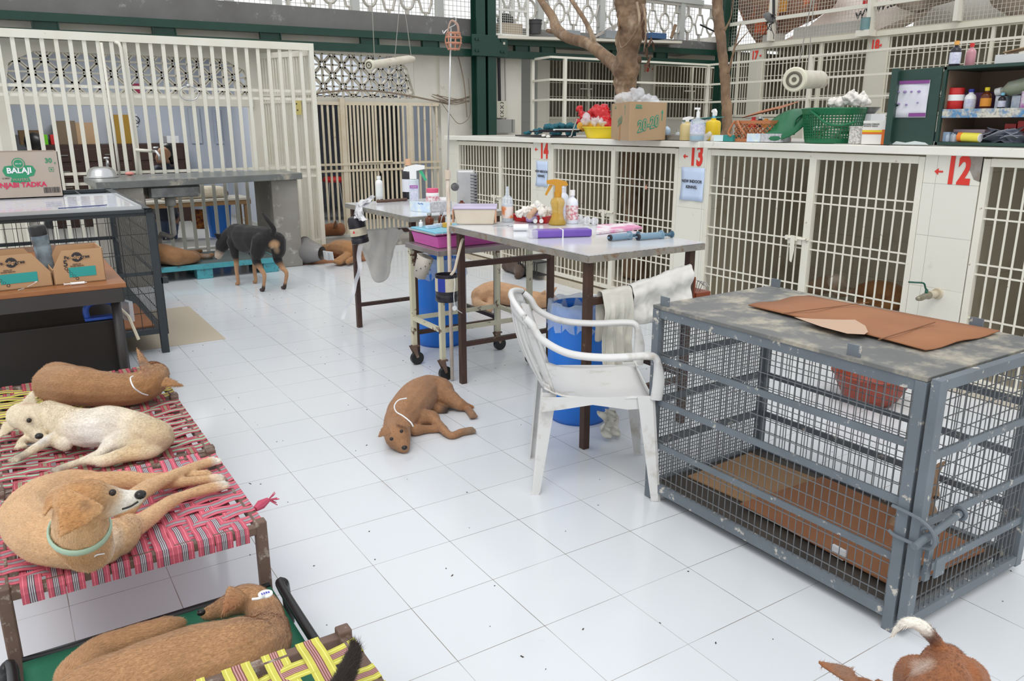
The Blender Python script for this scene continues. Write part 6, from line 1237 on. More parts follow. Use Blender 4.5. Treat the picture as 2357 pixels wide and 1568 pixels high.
cbox('medicine_box', 'small pale blue box on the blue liner', (985, 527), (1006, 525), zz, .03, .018, M('pale_blue_box', (.55, .68, .82), .5)); cbox('medicine_box', 'small white box on the blue liner beside the drip line', (1003, 524), (1024, 522), zz, .03, .02, M('white_print_box', (.72, .76, .82), .5, c2=(.5, .6, .75), ns=60, amt=.2)); cbox('medicine_box', 'small orange and white box on the blue liner', (1022, 524), (1040, 523), zz, .03, .026, M('orange_print_box', (.75, .42, .06), .5))
t = thing('salmon_tray', 'salmon plastic tray at the right of the pink tray on the trolley', 'tray', V((1.7, 2.4, z))); tray(V((cx0 + .47, 2.60, z + .002)), V((0, -1, 0)), V((1, 0, 0)), .27, .16, .05, M('salmon_plastic', (.52, .22, .15), .4), t)
# hung below
c = GX(973, 612, 1.14); t = thing('plastic_muzzle', 'milky plastic jug with punched holes hanging from the trolley', 'container', c - Z_ * .08); mk = M('milky_plastic', (.50, .47, .42), .5, alpha=.96, c2=(.42, .38, .33), ns=7)
rot = Matrix.Rotation(.35, 3, CW); B().lathe([(.03, -.075), (.045, -.07), (.055, 0), (.058, .06), (.056, .06), (.052, 0), (.042, -.066), (0, -.07)], c, 24, rot, sx=.8).out('container_shell', mk, t, smooth=True)
b = B()
for k in range(14): a = k * .45; p = c + rot @ V((.046 * math.cos(a), .058 * math.sin(a), -.03 + .022 * (k % 4))); b.ell(p, (.004,) * 3, sub=1)
b.out('punched_holes', M('dark_hole', (.08, .07, .06), .8), t); B().tube(spl([c + V((-.01, 0, .05)), c + V((-.03, .0, .03)), c + V((-.035, 0, -.0))], 5), .006, 6).out('tied_bandage', M('old_bandage', (.62, .56, .40), .9), t)
c = GX(978, 625, 1.30); tag(B().lathe([(0, -.10), (.05, -.10), (.055, -.09), (.055, .10), (0, .10)], c, 24).out('white_jug', mk, smooth='a'), 'milky plastic jug hanging behind the punched container under the trolley', 'container') if False else None
c = V((1.075, 2.20, 0)); pp = CP + ray(1028, 662) * 4.0; c = GX(1028, 662, 1.10); t = thing('hanging_jar', 'black plastic jar with a blue and cream label hung on the table leg', 'jar', c - Z_ * .08)
B().lathe([(0, -.075), (.058, -.075), (.062, -.068), (.062, -.04), (.060, -.035), (.062, -.03), (.062, .075), (.056, .075), (.056, -.06), (0, -.065)], c, 28).out('jar_body', blackb, t, smooth='a')
B().lathe([(.0625, -.015), (.0625, .058)], c, 28).out('label', M('cream_aged_label', (.60, .55, .42), .7, c2=(.5, .45, .33), ns=30), t, smooth=True)
b = B(); b.sheet([[c + V((.0632 * math.cos(a), .0632 * math.sin(a), zc)) for a in [-2.9 + .09 * i for i in range(9)]] for zc in (-.015, .02, .058)]); b.out('blue_print', M('navy_print', (.02, .04, .30), .5), t, smooth=True)
B().tube(spl([c + V((.0, -.05, .075)), c + V((.03, -.04, .10)), c + V((.07, 0, .15)), V((1.235, 2.14, c.z + .24)), V((1.26, 2.165, c.z + .24))], 5), .008, 6).out('tie_string', M('old_string', (.55, .48, .38), .9), t); B().tube(spl([c + V((.02, -.05, .07)), c + V((.01, -.075, .03)), c + V((-.0, -.08, -.04)), c + V((.01, -.08, -.10)), c + V((.06, -.06, -.14))], 5), .002, 5).out('white_cord', white, t); B().lathe([(0, 0), (.014, 0), (.014, .003), (0, .003)], c + V((.0, -.085, -.10)), 16, Matrix.Rotation(PI / 2, 3, 'X')).out('cord_disc', white, t)
# ---------------------------------------------------------------- things on the kennel slab
z = 1.346
def sp(px, py): return F(px, py, z)
net = M('teal_net', (.015, .085, .12), .9, c2=(.03, .16, .20), ns=30, bump=1, bs=90)
p = F(1210, 312, z)
CRISP = ('red_bag_plastic', 'thin_plastic_film', 'pale_blue_cloth', 'leaf_green_cloth', 'teal_net')
def lumpx(name, label, pts, X, mat, cat, z=z, sq=(1, 1, 1), vox=.007, disp=.02, ns=.04):   # lumps on the slab at depth X
    b = B()
    for (px, py, r) in pts: q = GX(px, py, X); rr = r * dep(q) / FPX; q.z = max(q.z, z + rr * sq[2] * .8); b.ell(q, (rr * sq[0], rr * sq[1], rr * sq[2]))
    o = b.out(name, mat); m1 = o.modifiers.new('r', 'REMESH'); m1.mode = 'VOXEL'; m1.voxel_size = vox; m1.use_smooth_shade = True
    tx = bpy.data.textures.new('crumple', 'CLOUDS'); tx.noise_scale = ns; m2 = o.modifiers.new('d', 'DISPLACE'); m2.texture = tx; m2.strength = disp; m2.mid_level = .5
    if mat.name in CRISP:
        m3 = o.modifiers.new('f', 'DECIMATE'); m3.ratio = .10; o.modifiers['d'].strength = disp * 1.8
    return tag(o, label, cat)
lumpx('net_pile', 'crumpled teal net heaped at the left end of the slab', [(1215, 306, 8), (1240, 302, 10), (1265, 294, 12), (1290, 292, 13), (1315, 290, 12), (1330, 298, 10), (1280, 306, 10), (1310, 308, 8)], 3.85, net, 'net', sq=(1.2, 1.6, .6), disp=.04)
b = B()
for (a, c, dz) in (((1207, 311), (1290, 309), .0), ((1262, 306), (1335, 301), .05), ((1240, 303), (1300, 302), .04)):
    q, w_ = GX(a[0], a[1], 3.62), GX(c[0], c[1], 3.62); b.bar((3.62, q.y, z + .012 + dz), (3.62, w_.y, z + .012 + dz), .22, .012)
tag(b.out('clipboards', blackb), 'black boards lying on the teal net', 'board')
q = GX(1310, 298, 3.60); tag(B().ob((3.60, q.y, z + .07), (.16, .26, .012), RZ(.1)).out('white_plate', white), 'white board lying on the teal net', 'board')
q = GX(1320, 300, 3.54); tag(B().tube(spl([(3.53, q.y + .05, z + .01), (3.53, q.y + .02, z + .02), (3.53, q.y + .0, z + .06), (3.53, q.y - .06, z + .16)], 5), .006, 8).out('metal_hook', steel), 'bent metal hook leaning on the net beside the yellow tub', 'hook')
lumpx('cloth_scrap', 'small white cloth scrap on the slab edge above the painted 14', [(1252, 312, 5), (1262, 314, 5)], 3.50, cot, 'cloth', disp=.008, sq=(1, 1.5, .6))
# yellow tub, red bag
yp = M('yellow_tub_plastic', (.78, .60, .02), .35)
ya, yb_ = GX(1319, 318, 3.52).y, GX(1404, 319, 3.52).y; t = thing('yellow_tub', 'oval yellow plastic tub on the slab holding cloths', 'tub', (3.66, (ya + yb_) / 2, z)); ry = (ya - yb_) / 2
B().lathe([(0, 0), (.13, 0), (.155, .085), (.165, .09), (.165, .098), (.15, .096), (.125, .01), (0, .008)], (3.68, (ya + yb_) / 2, z), 36, sx=1.0, sy=ry / .165).out('tub_shell', yp, t, smooth='a')
lumpx('yellow_cloth', 'mustard yellow cloth stuffed in the yellow tub', [(1340, 292, 12), (1360, 291, 12), (1382, 292, 10)], 3.66, M('mustard_cloth', (.68, .36, .05), .9, c2=(.5, .26, .04), ns=12, bump=.6, bs=40), 'cloth', z=z + .06)
rb = M('red_bag_plastic', (.62, .02, .025), .22, c2=(.5, .015, .02), ns=10, bump=.5, bs=14)
lumpx('red_bag', 'bright red plastic bag standing behind the yellow tub', [(1345, 278, 14), (1370, 268, 22), (1385, 262, 22), (1392, 285, 20), (1375, 250, 12), (1360, 285, 18), (1338, 262, 9), (1334, 250, 7), (1335, 285, 10)], 3.95, rb, 'bag', disp=.05, ns=.06)
lumpx('clear_bag', 'small clear plastic bag on top of the yellow tub', [(1350, 276, 10), (1370, 280, 10), (1385, 284, 8), (1348, 268, 6)], 3.62, filmp, 'bag', z=z + .09, disp=.05, ns=.03)
# snack carton 20-20
cb = M('kraft_carton', (.47, .32, .19), .8, c2=(.42, .28, .16), ns=5)
a, c = GX(1407, 322, 3.52), GX(1448, 326, 3.52)
c0 = F(1448, 324, z + .001); c1 = F(1530, 322, z + .001); cl = F(1407, 320, z + .001); d = (c1 - c0).normalized(); dl = (cl - c0); nl = dl.normalized(); H = hpx(c0, 84)
t = thing('snack_carton', 'brown snack carton with large green outlined numbers on the slab before the thick trunk', 'box', (c0 + c1) / 2 + dl / 2)
L1 = (c1 - c0).length; L2 = dl.length; b = B()
for (o_, dd, LL) in ((c0, d, L1), (cl, d, L1), (c0, nl, L2), (c1, nl, L2)): b.bar(o_ + Z_ * H / 2, o_ + dd * LL + Z_ * H / 2, .006, H)
b.prism([(0, 0), (L1, 0), (L1, L2), (0, L2)], c0, d, nl, Z_ * .006); b.out('carton_walls', cb, t)
prg = M('print_carton_green', (.03, .30, .20), .7); nf = Z_.cross(d); nf = d.cross(Z_); ns_ = -d if True else d
of = c0 + d * L1 * .5 + Z_ * H * .42 + nf * .004; txt('20-20', .115, of, (d + Z_ * .18), Z_, prg, t, bold=.006, lift=.001); txt('20-20', .115, of + nf * .0016, (d + Z_ * .18), Z_, cb, t, bold=-.001, lift=.001)
dl2 = -nl; os_ = c0 + nl * L2 * .5 + Z_ * H * .5 - d * .004; txt('20-20', .07, os_, (dl2 + Z_ * .18), Z_, prg, t, bold=.004, lift=.002); txt('20-20', .07, os_ - d * .0016, (dl2 + Z_ * .18), Z_, cb, t, bold=-.0008, lift=.002)
for (o2, dd, nn, s) in ((c0 + d * L1 * .22 + Z_ * H * .87 + nf * .004, d, nf, .04), (c0 + nl * L2 * .78 + Z_ * H * .88 - d * .004, dl2, -d, .03)):
    q = B().prism([(-s, -s * .3), (s, -s * .3), (s * .8, s * .35), (-s * .8, s * .35)], o2, dd, Z_, nn * .0012).out('brand_plate', prg, t); txt('PARLE', s * .55, o2 + nn * .002, dd, Z_, cb, q)
for (o2, dd, nn) in ((c0 + d * L1 * .88 + Z_ * H * .66 + nf * .004, d, nf), (c0 + nl * L2 * .25 + Z_ * H * .80 - d * .004, dl2, -d)): B().prism([(-.004, -.04), (.004, -.04), (.004, .015), (.014, .015), (0, .04), (-.014, .015), (-.004, .015)], o2, dd, Z_, nn * .001).out('up_arrow', prg, t)
B().prism([(-.035, -.09), (.03, -.09), (.032, .05), (0, .06), (-.02, .03)], c0 + nl * L2 * .5 + Z_ * H * .30 - d * .004, dl2, Z_, -d * .001).out('torn_tape', M('torn_tape', (.42, .22, .10), .6), t)
lumpx('clear_bag', 'large clear plastic bag stuffed on top of the brown snack carton', [(1430, 232, 13), (1450, 226, 16), (1470, 224, 16), (1490, 230, 14), (1504, 232, 9), (1462, 214, 9)], 3.80, filmp, 'bag', z=z + H - .04, disp=.05, ns=.05)
lumpx('green_cloth', 'crumpled green cloth against the brown snack carton', [(1478, 300, 8), (1490, 294, 9), (1502, 290, 8), (1482, 310, 6)], 3.58, M('leaf_green_cloth', (.22, .36, .08), .9, c2=(.3, .42, .12), ns=10, bump=.5), 'cloth', disp=.02)
lumpx('blue_cloths', 'pale blue face masks and cloths piled in the steel tray', [(1505, 302, 8), (1520, 298, 10), (1533, 300, 10), (1512, 312, 7), (1475, 318, 6), (1488, 316, 6)], 3.55, M('pale_blue_cloth', (.38, .55, .72), .8, c2=(.62, .70, .82), ns=12, bump=.5), 'cloth', disp=.025)
t = thing('steel_tray', 'shallow steel tray on the slab between the cloths and the spray bottles', 'tray', (3.6, GX(1532, 318, 3.5).y, z)); y1_, y0_ = GX(1494, 320, 3.5).y, GX(1572, 322, 3.5).y
tray(V((3.50, y1_, z)), V((0, -1, 0)), V((1, 0, 0)), y1_ - y0_, .22, .038, M('dull_steel', (.32, .32, .31), .35, metal=.8), t)
def xb(name, label, px, py, X, n, kind, mat, capm=None, **k):   # bottle on the slab, base seen at (px, ~) at depth X
    q = GX(px, py, X); q.z = k.pop('zb', z) + .0005; return bottle(name, label, 0, 0, 0, n, kind, mat, capm, base=q, **k)
xb('small_vial', 'small clear vial with a silver cap in front of the steel tray', 1560, 320, 3.58, 22, 'vial', glass, steel, lab=(.1, .4, white))
# glove carton, sprayers, pump
def xbox(name, label, pa, pb, X, D, h, mat, cat='box', group=None, zz=z, skew=0, top=None):   # box with its face at x = X between two pixels
    ya = GX(pa, 320, X).y; yb = GX(pb, 320, X).y; t = thing(name, label, cat, (X + D / 2, (ya + yb) / 2, zz), group); B().prism([(0, 0), (abs(ya - yb), 0), (abs(ya - yb), h), (0, h)], (X, ya, zz), -Y_, Z_, X_ * D).out('carton', mat, t, bev=.001); return t, V((X, ya, zz)), abs(ya - yb)
tealb = M('teal_white_box', (.03, .26, .24), .5)
t, o_, L = xbox('glove_carton', 'teal and white glove carton behind the sprayers, left of the slim trunk', 1567, 1622, 3.75, .14, .135, M('white_carton_print', (.72, .74, .74), .5)); B().prism([(0, .10), (L, .13), (L, .10), (0, .055)], o_ - X_ * .001, -Y_, Z_, -X_ * .001).out('teal_band', tealb, t); B().bar(o_ + Z_ * .14 + X_ * .07, o_ + Z_ * .17 - Y_ * (L + .06) + X_ * .07, .13, .004).out('open_flap', tealb, t); B().prism([(L * .3, .095), (L * .7, .105), (L * .7, .115), (L * .3, .105)], o_ - X_ * .002, -Y_, Z_, -X_ * .001).out('red_print', redp, t)
t, p, h = xb('spray_bottle', 'cream spray bottle with a blue trigger between the steel tray and the pump bottle', 1580, 322, 3.52, 56, 'pump', M('cream_bottle', (.62, .50, .24), .3)); trigger(t, p, h * .88, white, M('blue_trigger', (.04, .06, .3), .4), 1)
t, p, h = bottle('pump_bottle', 'clear pump bottle with blue hand gel above the painted 13', 1603, 338, 1.20, 72, 'pump', glass, None, base=V((3.475, GX(1603, 330, 3.475).y, 1.343)), lab=(.22, .52, labp), liquid=(.16, M('blue_gel', (.05, .35, .50), .2)), wide=.8)
B().tube([p + Z_ * h * .70, p + Z_ * h * .88], .013, 10).tube([p + Z_ * h * .86, p + Z_ * h * .96], .008, 8).ob(p + Z_ * h * .97 - X_ * .01, (.045, .016, .014)).out('pump_head', white, t, smooth='a')
t, p, h = xb('spray_bottle', 'yellow spray bottle with a pale blue collar beside the slim trunk', 1640, 318, 3.66, 66, 'pump', M('yellow_bottle', (.74, .52, .02), .35), wide=.9); B().tube([p + Z_ * h * .70, p + Z_ * h * .80], .012, 10).out('collar', skyb, t); B().prism([(-.016, 0), (.012, 0), (.014, .03), (.0, .05), (-.02, .045), (-.03, .03), (-.016, .022)], p + Z_ * h * .80, -Y_, Z_, X_ * .02).out('spray_head', white, t)
lumpx('clear_bag', 'clear plastic bag slumped on the slab between the pump bottle and the teal box', [(1625, 318, 8), (1642, 320, 7), (1632, 308, 7)], 3.54, filmp, 'bag', disp=.02)
t, o_, L = xbox('medicine_box', 'small white and teal box below the slim trunk', 1643, 1686, 3.50, .09, .042, tealb); B().prism([(0, 0), (L * .5, 0), (L * .5, .042), (0, .042)], o_ - X_ * .0005, -Y_, Z_, -X_ * .001).out('pale_panel', M('pale_cyan_print', (.62, .78, .82), .5), t)
# orange lattice basket
ob_ = M('orange_brown_plastic', (.45, .17, .07), .4); ya, yb = GX(1687, 325, 3.52).y, GX(1768, 325, 3.52).y; t = thing('lattice_basket', 'orange brown lattice basket with an open lid, right of the slim trunk', 'basket', (3.64, (ya + yb) / 2, z))
def lattice(o_, d, W, H, b, nx, nz, th=.006, nrm=X_):
    for i in range(-nz, nx + nz):
        for s in (1, -1):
            P0 = [W / nx * i, 0]; P1 = [W / nx * (i + s * nz * .5), H]
            for A_, C_ in ((P0, P1),):
                dx = C_[0] - A_[0]; t0, t1 = 0, 1
                lo, hi = sorted(((0 - A_[0]) / dx, (W - A_[0]) / dx)); t0, t1 = max(0, lo), min(1, hi)
                if t1 - t0 > .05: b.bar(o_ + d * (A_[0] + dx * t0) + Z_ * H * t0, o_ + d * (A_[0] + dx * t1) + Z_ * H * t1, th * .7, .009, up=nrm)
W_ = ya - yb; Hb = .14; b = B(); lattice(V((3.53, ya, z + .02)), -Y_, W_, Hb - .04, b, 7, 6); lattice(V((3.53, ya, z + .02)), X_, .22, Hb - .04, b, 7, 6, nrm=Y_); lattice(V((3.75, ya, z + .02)), -Y_, W_, Hb - .04, b, 7, 6); lattice(V((3.53, yb, z + .02)), X_, .22, Hb - .04, b, 7, 6, nrm=Y_)
for zz in (z, z + Hb - .02):
    for (A_, C_) in (((3.53, ya), (3.53, yb)), ((3.75, ya), (3.75, yb)), ((3.53, ya), (3.75, ya)), ((3.53, yb), (3.75, yb))): b.bar(A_ + (zz + .01,), C_ + (zz + .01,), .01, .022)
b.box(3.53, yb, z, 3.75, ya, z + .005); bs = b.out('basket_shell', ob_, t)
b = B(); o2 = V((3.60, ya, z + Hb + .02)); tilt = V((.0, -1, .18)).normalized(); lattice(o2, tilt, W_, .001, b, 6, 4)
for k in range(7): b.bar(o2 + tilt * W_ * k / 6, o2 + tilt * W_ * k / 6 + X_ * .2 + Z_ * .05, .008, .005); b.bar(o2 + X_ * .033 * k + Z_ * .008 * k, o2 + X_ * .033 * k + Z_ * .008 * k + tilt * W_, .008, .005)
b.out('lid', ob_, t); b = B(); b.tube(spl([(3.525, ya, z + Hb), (3.50, ya + .03, z + .06), (3.50, ya + .0, z + .035)], 5), .008, 6); b.tube(spl([(3.52, ya - .03, z + Hb), (3.50, ya - .07, z + .10), (3.51, ya - .11, z + .05)], 5), .008, 6); b.out('handle', ob_, t, smooth=True)
for (px, m_, cm_, lb) in ((1733, redp, redp, 'red capped jar lying in the open lattice basket'), (1748, blackb, steel, 'dark bottle with a silver cap in the open lattice basket'), (1762, M('orange_glass', (.6, .22, .02), .2, alpha=.8), None, 'orange glass bottle in the open lattice basket')): xb('small_bottle', lb, px, 300, 3.62, 24, 'vial', m_, cm_, zb=z + .09, wide=1.3)
t, o_, L = xbox('glove_box', 'white and grey glove box on the slab in front of the lattice basket', 1719, 1797, 3.50, .10, .055, MATS['grey_print_box']); B().prism([(0, 0), (L * .40, 0), (L * .40, .055), (0, .055)], o_ - X_ * .0005, -Y_, Z_, -X_ * .001).out('pale_panel', MATS['pale_print_box'], t)
# green basket with lid leaning
gb = M('green_basket_plastic', (.012, .15, .06), .35); yc = GX(1914, 325, 3.68).y; rb_ = abs(GX(1852, 300, 3.60).y - GX(1976, 300, 3.60).y) / 2; c = V((3.68, yc, z)); t = thing('laundry_basket', 'round dark green slotted basket with cotton heaped on top', 'basket', c)
b = B(); H = .21; b.lathe([(0, 0), (rb_ * .84, 0), (rb_ * .86, .03), (rb_ * .80, .03), (0, .006)], c, 40); b.lathe([(rb_ * .97, H - .035), (rb_ * 1.03, H), (rb_ * 1.0, H + .006), (rb_ * .95, H - .03)], c, 40)
for i in range(56): a = i / 56 * 6.283; b.bar(c + V((rb_ * .85 * math.cos(a), rb_ * .85 * math.sin(a), .02)), c + V((rb_ * .98 * math.cos(a), rb_ * .98 * math.sin(a), H - .02)), .006, .004, up=(math.cos(a), math.sin(a), 0))
for k in range(9): b.tube(arc(c + Z_ * (.04 + k * .017), rb_ * (.865 + .012 * k), 0, 6.283, 40), .0028, 4)
b.out('basket_shell', gb, t); b = B(); b.tube(spl([c + V((-.02, rb_ * 1.02, H - .02)), c + V((-.10, rb_ * 1.10, H - .07)), c + V((-.13, rb_ * 1.0, H - .16))], 5), .007, 8)
b.tube(spl([c + V((-rb_ * .9, rb_ * .35, H)), c + V((-rb_ * 1.02, 0, H - .03)), c + V((-rb_ * 1.02, -rb_ * .5, H - .09)), c + V((-rb_ * .8, -rb_ * .9, H - .10)), c + V((-rb_ * .4, -rb_ * 1.1, H - .08))], 5), .008, 8); b.out('handle', gb, t, smooth=True)
b = B(); rn = random.Random(3)
for k in range(16): a = rn.random() * 6.28; q = c + V((.5 * rb_ * math.cos(a), .5 * rb_ * math.sin(a), .03 + rn.random() * .09)); b.ell(q, (.035, .03, .02), sub=1)
tag(b.out('bottle_jumble', M('mixed_contents', (.42, .45, .42), .4, c2=(.15, .25, .10), ns=9, amt=.2)), 'jumble of vials and packets seen through the slots of the green basket', 'contents', kind='stuff')
lumpx('cotton_heap', 'heap of white cotton wool on top of the green basket', [(1920, 238, 12), (1938, 236, 11), (1955, 228, 13), (1962, 216, 9), (1975, 230, 14), (1992, 232, 10), (1985, 216, 6), (1996, 240, 6)], 3.66, cot, 'cotton', z=z + H - .015, disp=.06, ns=.03, sq=(1.2, 1, 1))
lc = GX(1808, 284, 3.60); rt = Z_.rotation_difference(V((-.72, .02, .79))).to_matrix(); tag(B().lathe([(0, .012), (.10, .012), (.135, .006), (.15, -.006), (.15, -.014), (.13, 0), (0, .004)], lc, 36, rt).out('basket_lid', gb, smooth='a'), 'round green basket lid leaning on the left side of the green basket', 'lid')
q = GX(1997, 262, 3.8); t = thing('steel_bowl', 'dark steel bowl behind the green basket', 'bowl', q); B().lathe([(0, 0), (.04, 0), (.07, .035), (.075, .04), (.068, .036), (.04, .005), (0, .004)], q, 24).out('bowl_shell', M('dark_steel', (.2, .2, .2), .3, metal=.8), t, smooth='a'); B().box(3.80 - .05, q.y - .06, z, 3.80 + .10, q.y + .06, q.z - .001).out('support_box', paper, t)
t, o_, L = xbox('medicine_box', 'white printed box leaning beside the green basket', 1953, 1984, 3.56, .06, .105, M('white_text_box', (.70, .68, .64), .7, c2=(.4, .38, .38), ns=90, amt=.12)); 
t, o_, L = xbox('syringe_box', 'white and orange syringe box left of the green cupboard', 1983, 2040, 3.52, .08, .135, M('white_syringe_box', (.80, .78, .74), .6)); B().prism([(0, .07), (L * .8, .07), (L * .8, .082), (0, .082)], o_ - X_ * .0005, -Y_, Z_, -X_ * .001).out('yellow_stripe', yp, t); B().prism([(0, .058), (L * .8, .058), (L * .8, .07), (0, .07)], o_ - X_ * .0005, -Y_, Z_, -X_ * .001).prism([(L * .8, 0), (L, 0), (L, .085), (L * .8, .085)], o_ - X_ * .0005, -Y_, Z_, -X_ * .001).out('orange_print', M('print_orange', (.72, .16, .02), .5), t)
txt('DISPOSABLE SYRINGES\nWITHOUT NEEDLE', .011, o_ - X_ * .001 - Y_ * L * .32 + Z_ * .11, -Y_, Z_, ink, t)
# ---------------------------------------------------------------- dark green cupboard
cg = M('chipped_green_cupboard', (.016, .045, .035), .4, c2=(.022, .06, .046), ns=5, c3=(.35, .36, .30), s3=34, t3=.73)
tl = GX(2048, 150, 3.60); y_l = GX(2140, 330, 3.58).y; zt2 = GX(2160, 150, 3.56).z; zc = z + .002; t = thing('medicine_cupboard', 'open dark green medicine cupboard on the slab at the right', 'cupboard', (3.8, 0, z))
yL = GX(2150, 330, 3.56).y; yR = yL - 1.25; Hc = zt2 - zc - .01; xd = 3.92
b = B(); b.box(3.56, yR, zc, xd, yL, zc + .018); b.box(3.56, yR, zc + Hc - .018, xd, yL, zc + Hc); b.box(3.56, yL - .018, zc, xd, yL, zc + Hc); b.out('case', cg, t, bev=.002)
B().box(xd - .008, yR, zc, xd, yL, zc + Hc).box(3.58, yL - .022, zc + .02, xd, yL - .018, zc + Hc - .02).out('back_panel', M('brown_hardboard', (.20, .135, .095), .7), t); zs = zc + Hc * .42
B().box(3.57, yR, zs, xd - .01, yL - .02, zs + .016).out('shelf_board', cg, t)
B().prism([(0, -.028), (1.2, -.028), (1.2, .020), (0, .018)], (3.565, yL - .02, zs), -Y_, Z_, X_ * .004).out('newspaper_edge', M('newsprint', (.60, .58, .50), .8, c2=(.10, .25, .45), ns=16, amt=.10, c3=(.35, .34, .32), s3=60, t3=.55), t)
dA, dB = V((3.555, yL + .005, 0)), V((3.50, GX(2040, 330, 3.50).y, 0)); dd = (dB - dA).normalized(); dn = dd.cross(Z_); W_ = (dB - dA).length
b = B(); b.prism([(0, 0), (W_, 0), (W_, Hc - .01), (0, Hc)], dA + Z_ * zc, dd, Z_, dn * .02); door = b.out('door', cg, t, bev=.003)
b = B(); f_ = -1 if (dA + dn).x > dA.x and dn.x > 0 else 1; nn = dn * .022 if dn.x < 0 else -dn * .002
o_ = dA + Z_ * (zc + Hc * .36) + dd * W_ * .22 + (dn * .021 if dn.x < 0 else -dn * .001); sgn = 1 if dn.x < 0 else -1
G = [[o_ + dd * (.20 * (1 - i / 6) * (1 - .25 * (j == 2) * (i < 2))) + Z_ * (.20 * j / 6) + dn * sgn * (.003 + .003 * math.sin(i + j)) for i in range(7)] for j in range(7)]; b.sheet(G, .0005); pst = b.out('poster', M('poster_paper', (.70, .70, .76), .6, c2=(.62, .62, .70), ns=8), door, smooth=True)
ev = dn * sgn; B().prism([(0, 0), (.20, 0), (.20, .018), (0, .018)], o_ + Z_ * .182 + ev * .007, dd, Z_, ev * .001).prism([(0, 0), (.09, 0), (.09, .02), (0, .02)], o_ + Z_ * .004 + ev * .007, dd, Z_, ev * .001).out('purple_band', M('poster_purple', (.22, .06, .24), .6), door)
for (u, v, s) in ((.16, .14, .014), (.125, .14, .018), (.09, .14, .013), (.05, .14, .017), (.15, .075, .014), (.11, .07, .013), (.05, .08, .01)): B().ell(o_ + dd * u + Z_ * v + ev * .007, (s * .6, s * .6, s * .45), sub=1).out('printed_picture', M('poster_print', (.30, .22, .42), .6), door)
B().prism([(0, 0), (W_ * .8, 0), (W_ * .7, .018), (W_ * .5, .010), (W_ * .3, .02), (.02, .012)], dA + Z_ * (zc + .001) + dd * .02 + (dn * .021 if dn.x < 0 else -dn * .001), dd, Z_, ev * .0012).out('paint_smear', M('white_smear', (.6, .66, .66), .8), door)
B().prism([(0, 0), (.035, 0), (.035, Hc), (0, Hc)], dB + Z_ * zc, -dd, Z_, ev * .045).out('door_edge', cg, door)
zt3 = zc + Hc
bottle('medicine_bottle', 'dark bottle with an orange cap on top of the cupboard', 0, 0, 0, 54, 'round', blackb, M('orange_cap', (.72, .36, .08), .4), lab=(.1, .55, labp), base=V((3.62, GX(2092, 150, 3.60).y + .0, zt3 - .0)) if False else V((3.60, yL - .03, zt3)), wide=1.15)
bottle('medicine_bottle', 'pale pink bottle with a red cap on top of the cupboard', 0, 0, 0, 50, 'round', M('pink_liquid_bottle', (.62, .30, .34), .2, alpha=.85), redp, base=V((3.70, yL - .06, zt3)), wide=1.1)
def shelf_y(px, X=3.64): return GX(px, 240, X).y
for (nm, lb, px, n, kd, m_, cm_, la, w_) in (('pill_jar', 'red jar with a white label on the upper cupboard shelf', 2198, 46, 'jar', redp, redp, (.4, .68, white), .88), ('pill_jar', 'white bottle with a blue cap on the upper cupboard shelf', 2232, 43, 'vial', white, M('navy_cap', (.03, .04, .3), .4), (.1, .5, labp), .95), ('syrup_bottle', 'brown bottle with an orange label and gold cap on the upper cupboard shelf', 2268, 46, 'round', amberg, yp, (.12, .5, M('orange_label', (.72, .28, .03), .5)), 1.3), ('syrup_bottle', 'small dark bottle with a pale cap on the upper cupboard shelf', 2305, 34, 'vial', blackb, skyb, (.1, .5, labp), .8)):
    bottle(nm, lb, 0, 0, 0, n, kd, m_, cm_, lab=la, base=V((3.64, shelf_y(px), zs + .017)), wide=w_)
def sbox(name, lb, pa, pb, X, D, h, zz, mat, **k): return xbox(name, lb, pa, pb, X, D, h, mat, zz=zz, **k)
mg = M('mauve_print_box', (.68, .64, .68), .5, c2=(.45, .15, .42), ns=14, amt=.1)
sbox('medicine_box', 'mauve carton lying behind the red jar on the upper shelf', 2185, 2262, 3.76, .10, .09, zs + .017, M('mauve_dark_box', (.25, .12, .28), .5)); sbox('medicine_box', 'white carton between the brown and the small dark bottle', 2277, 2296, 3.66, .08, .065, zs + .017, MATS['white_print_box']); sbox('medicine_box', 'pink and white carton at the right end of the upper shelf', 2335, 2400, 3.63, .12, .085, zs + .017, mg); sbox('medicine_box', 'narrow white carton right of the small dark bottle', 2314, 2334, 3.68, .08, .066, zs + .017, MATS['white_print_box'])
q = V((3.68, shelf_y(2330, 3.68), zs + .125)); t = thing('clear_bottle', 'clear plastic bottle lying slanted over the cartons on the upper shelf', 'bottle', q); ax = V((0, -1, .22)).normalized(); rot = Z_.rotation_difference(ax).to_matrix(); B().lathe([(0, 0), (.018, 0), (.018, .03), (.02, .03), (.04, .06), (.042, .24), (0, .25)], q + V((0, .08, -.02)), 22, rot).out('bottle_body', M('glossy_clear', (.5, .52, .46), .08, alpha=.8, c2=(.3, .35, .2), ns=9), t, smooth='a'); B().lathe([(0, -.012), (.021, -.012), (.021, .018), (0, .018)], q + V((0, .08, -.02)), 18, rot).out('cap', white, t, smooth='a')
t, o_, L = sbox('medicine_box', 'long pink and white carton on the lower cupboard shelf', 2180, 2264, 3.70, .08, .045, zc + .04, M('pink_white_box', (.72, .55, .62), .5)); B().prism([(0, .004), (L, .004), (L, .022), (0, .022)], o_ - X_ * .0005, -Y_, Z_, -X_ * .001).out('magenta_band', M('print_magenta', (.50, .10, .28), .5), t); txt('MELOGYN', .014, o_ - X_ * .002 - Y_ * L * .5 + Z_ * .013, -Y_, Z_, white, t)
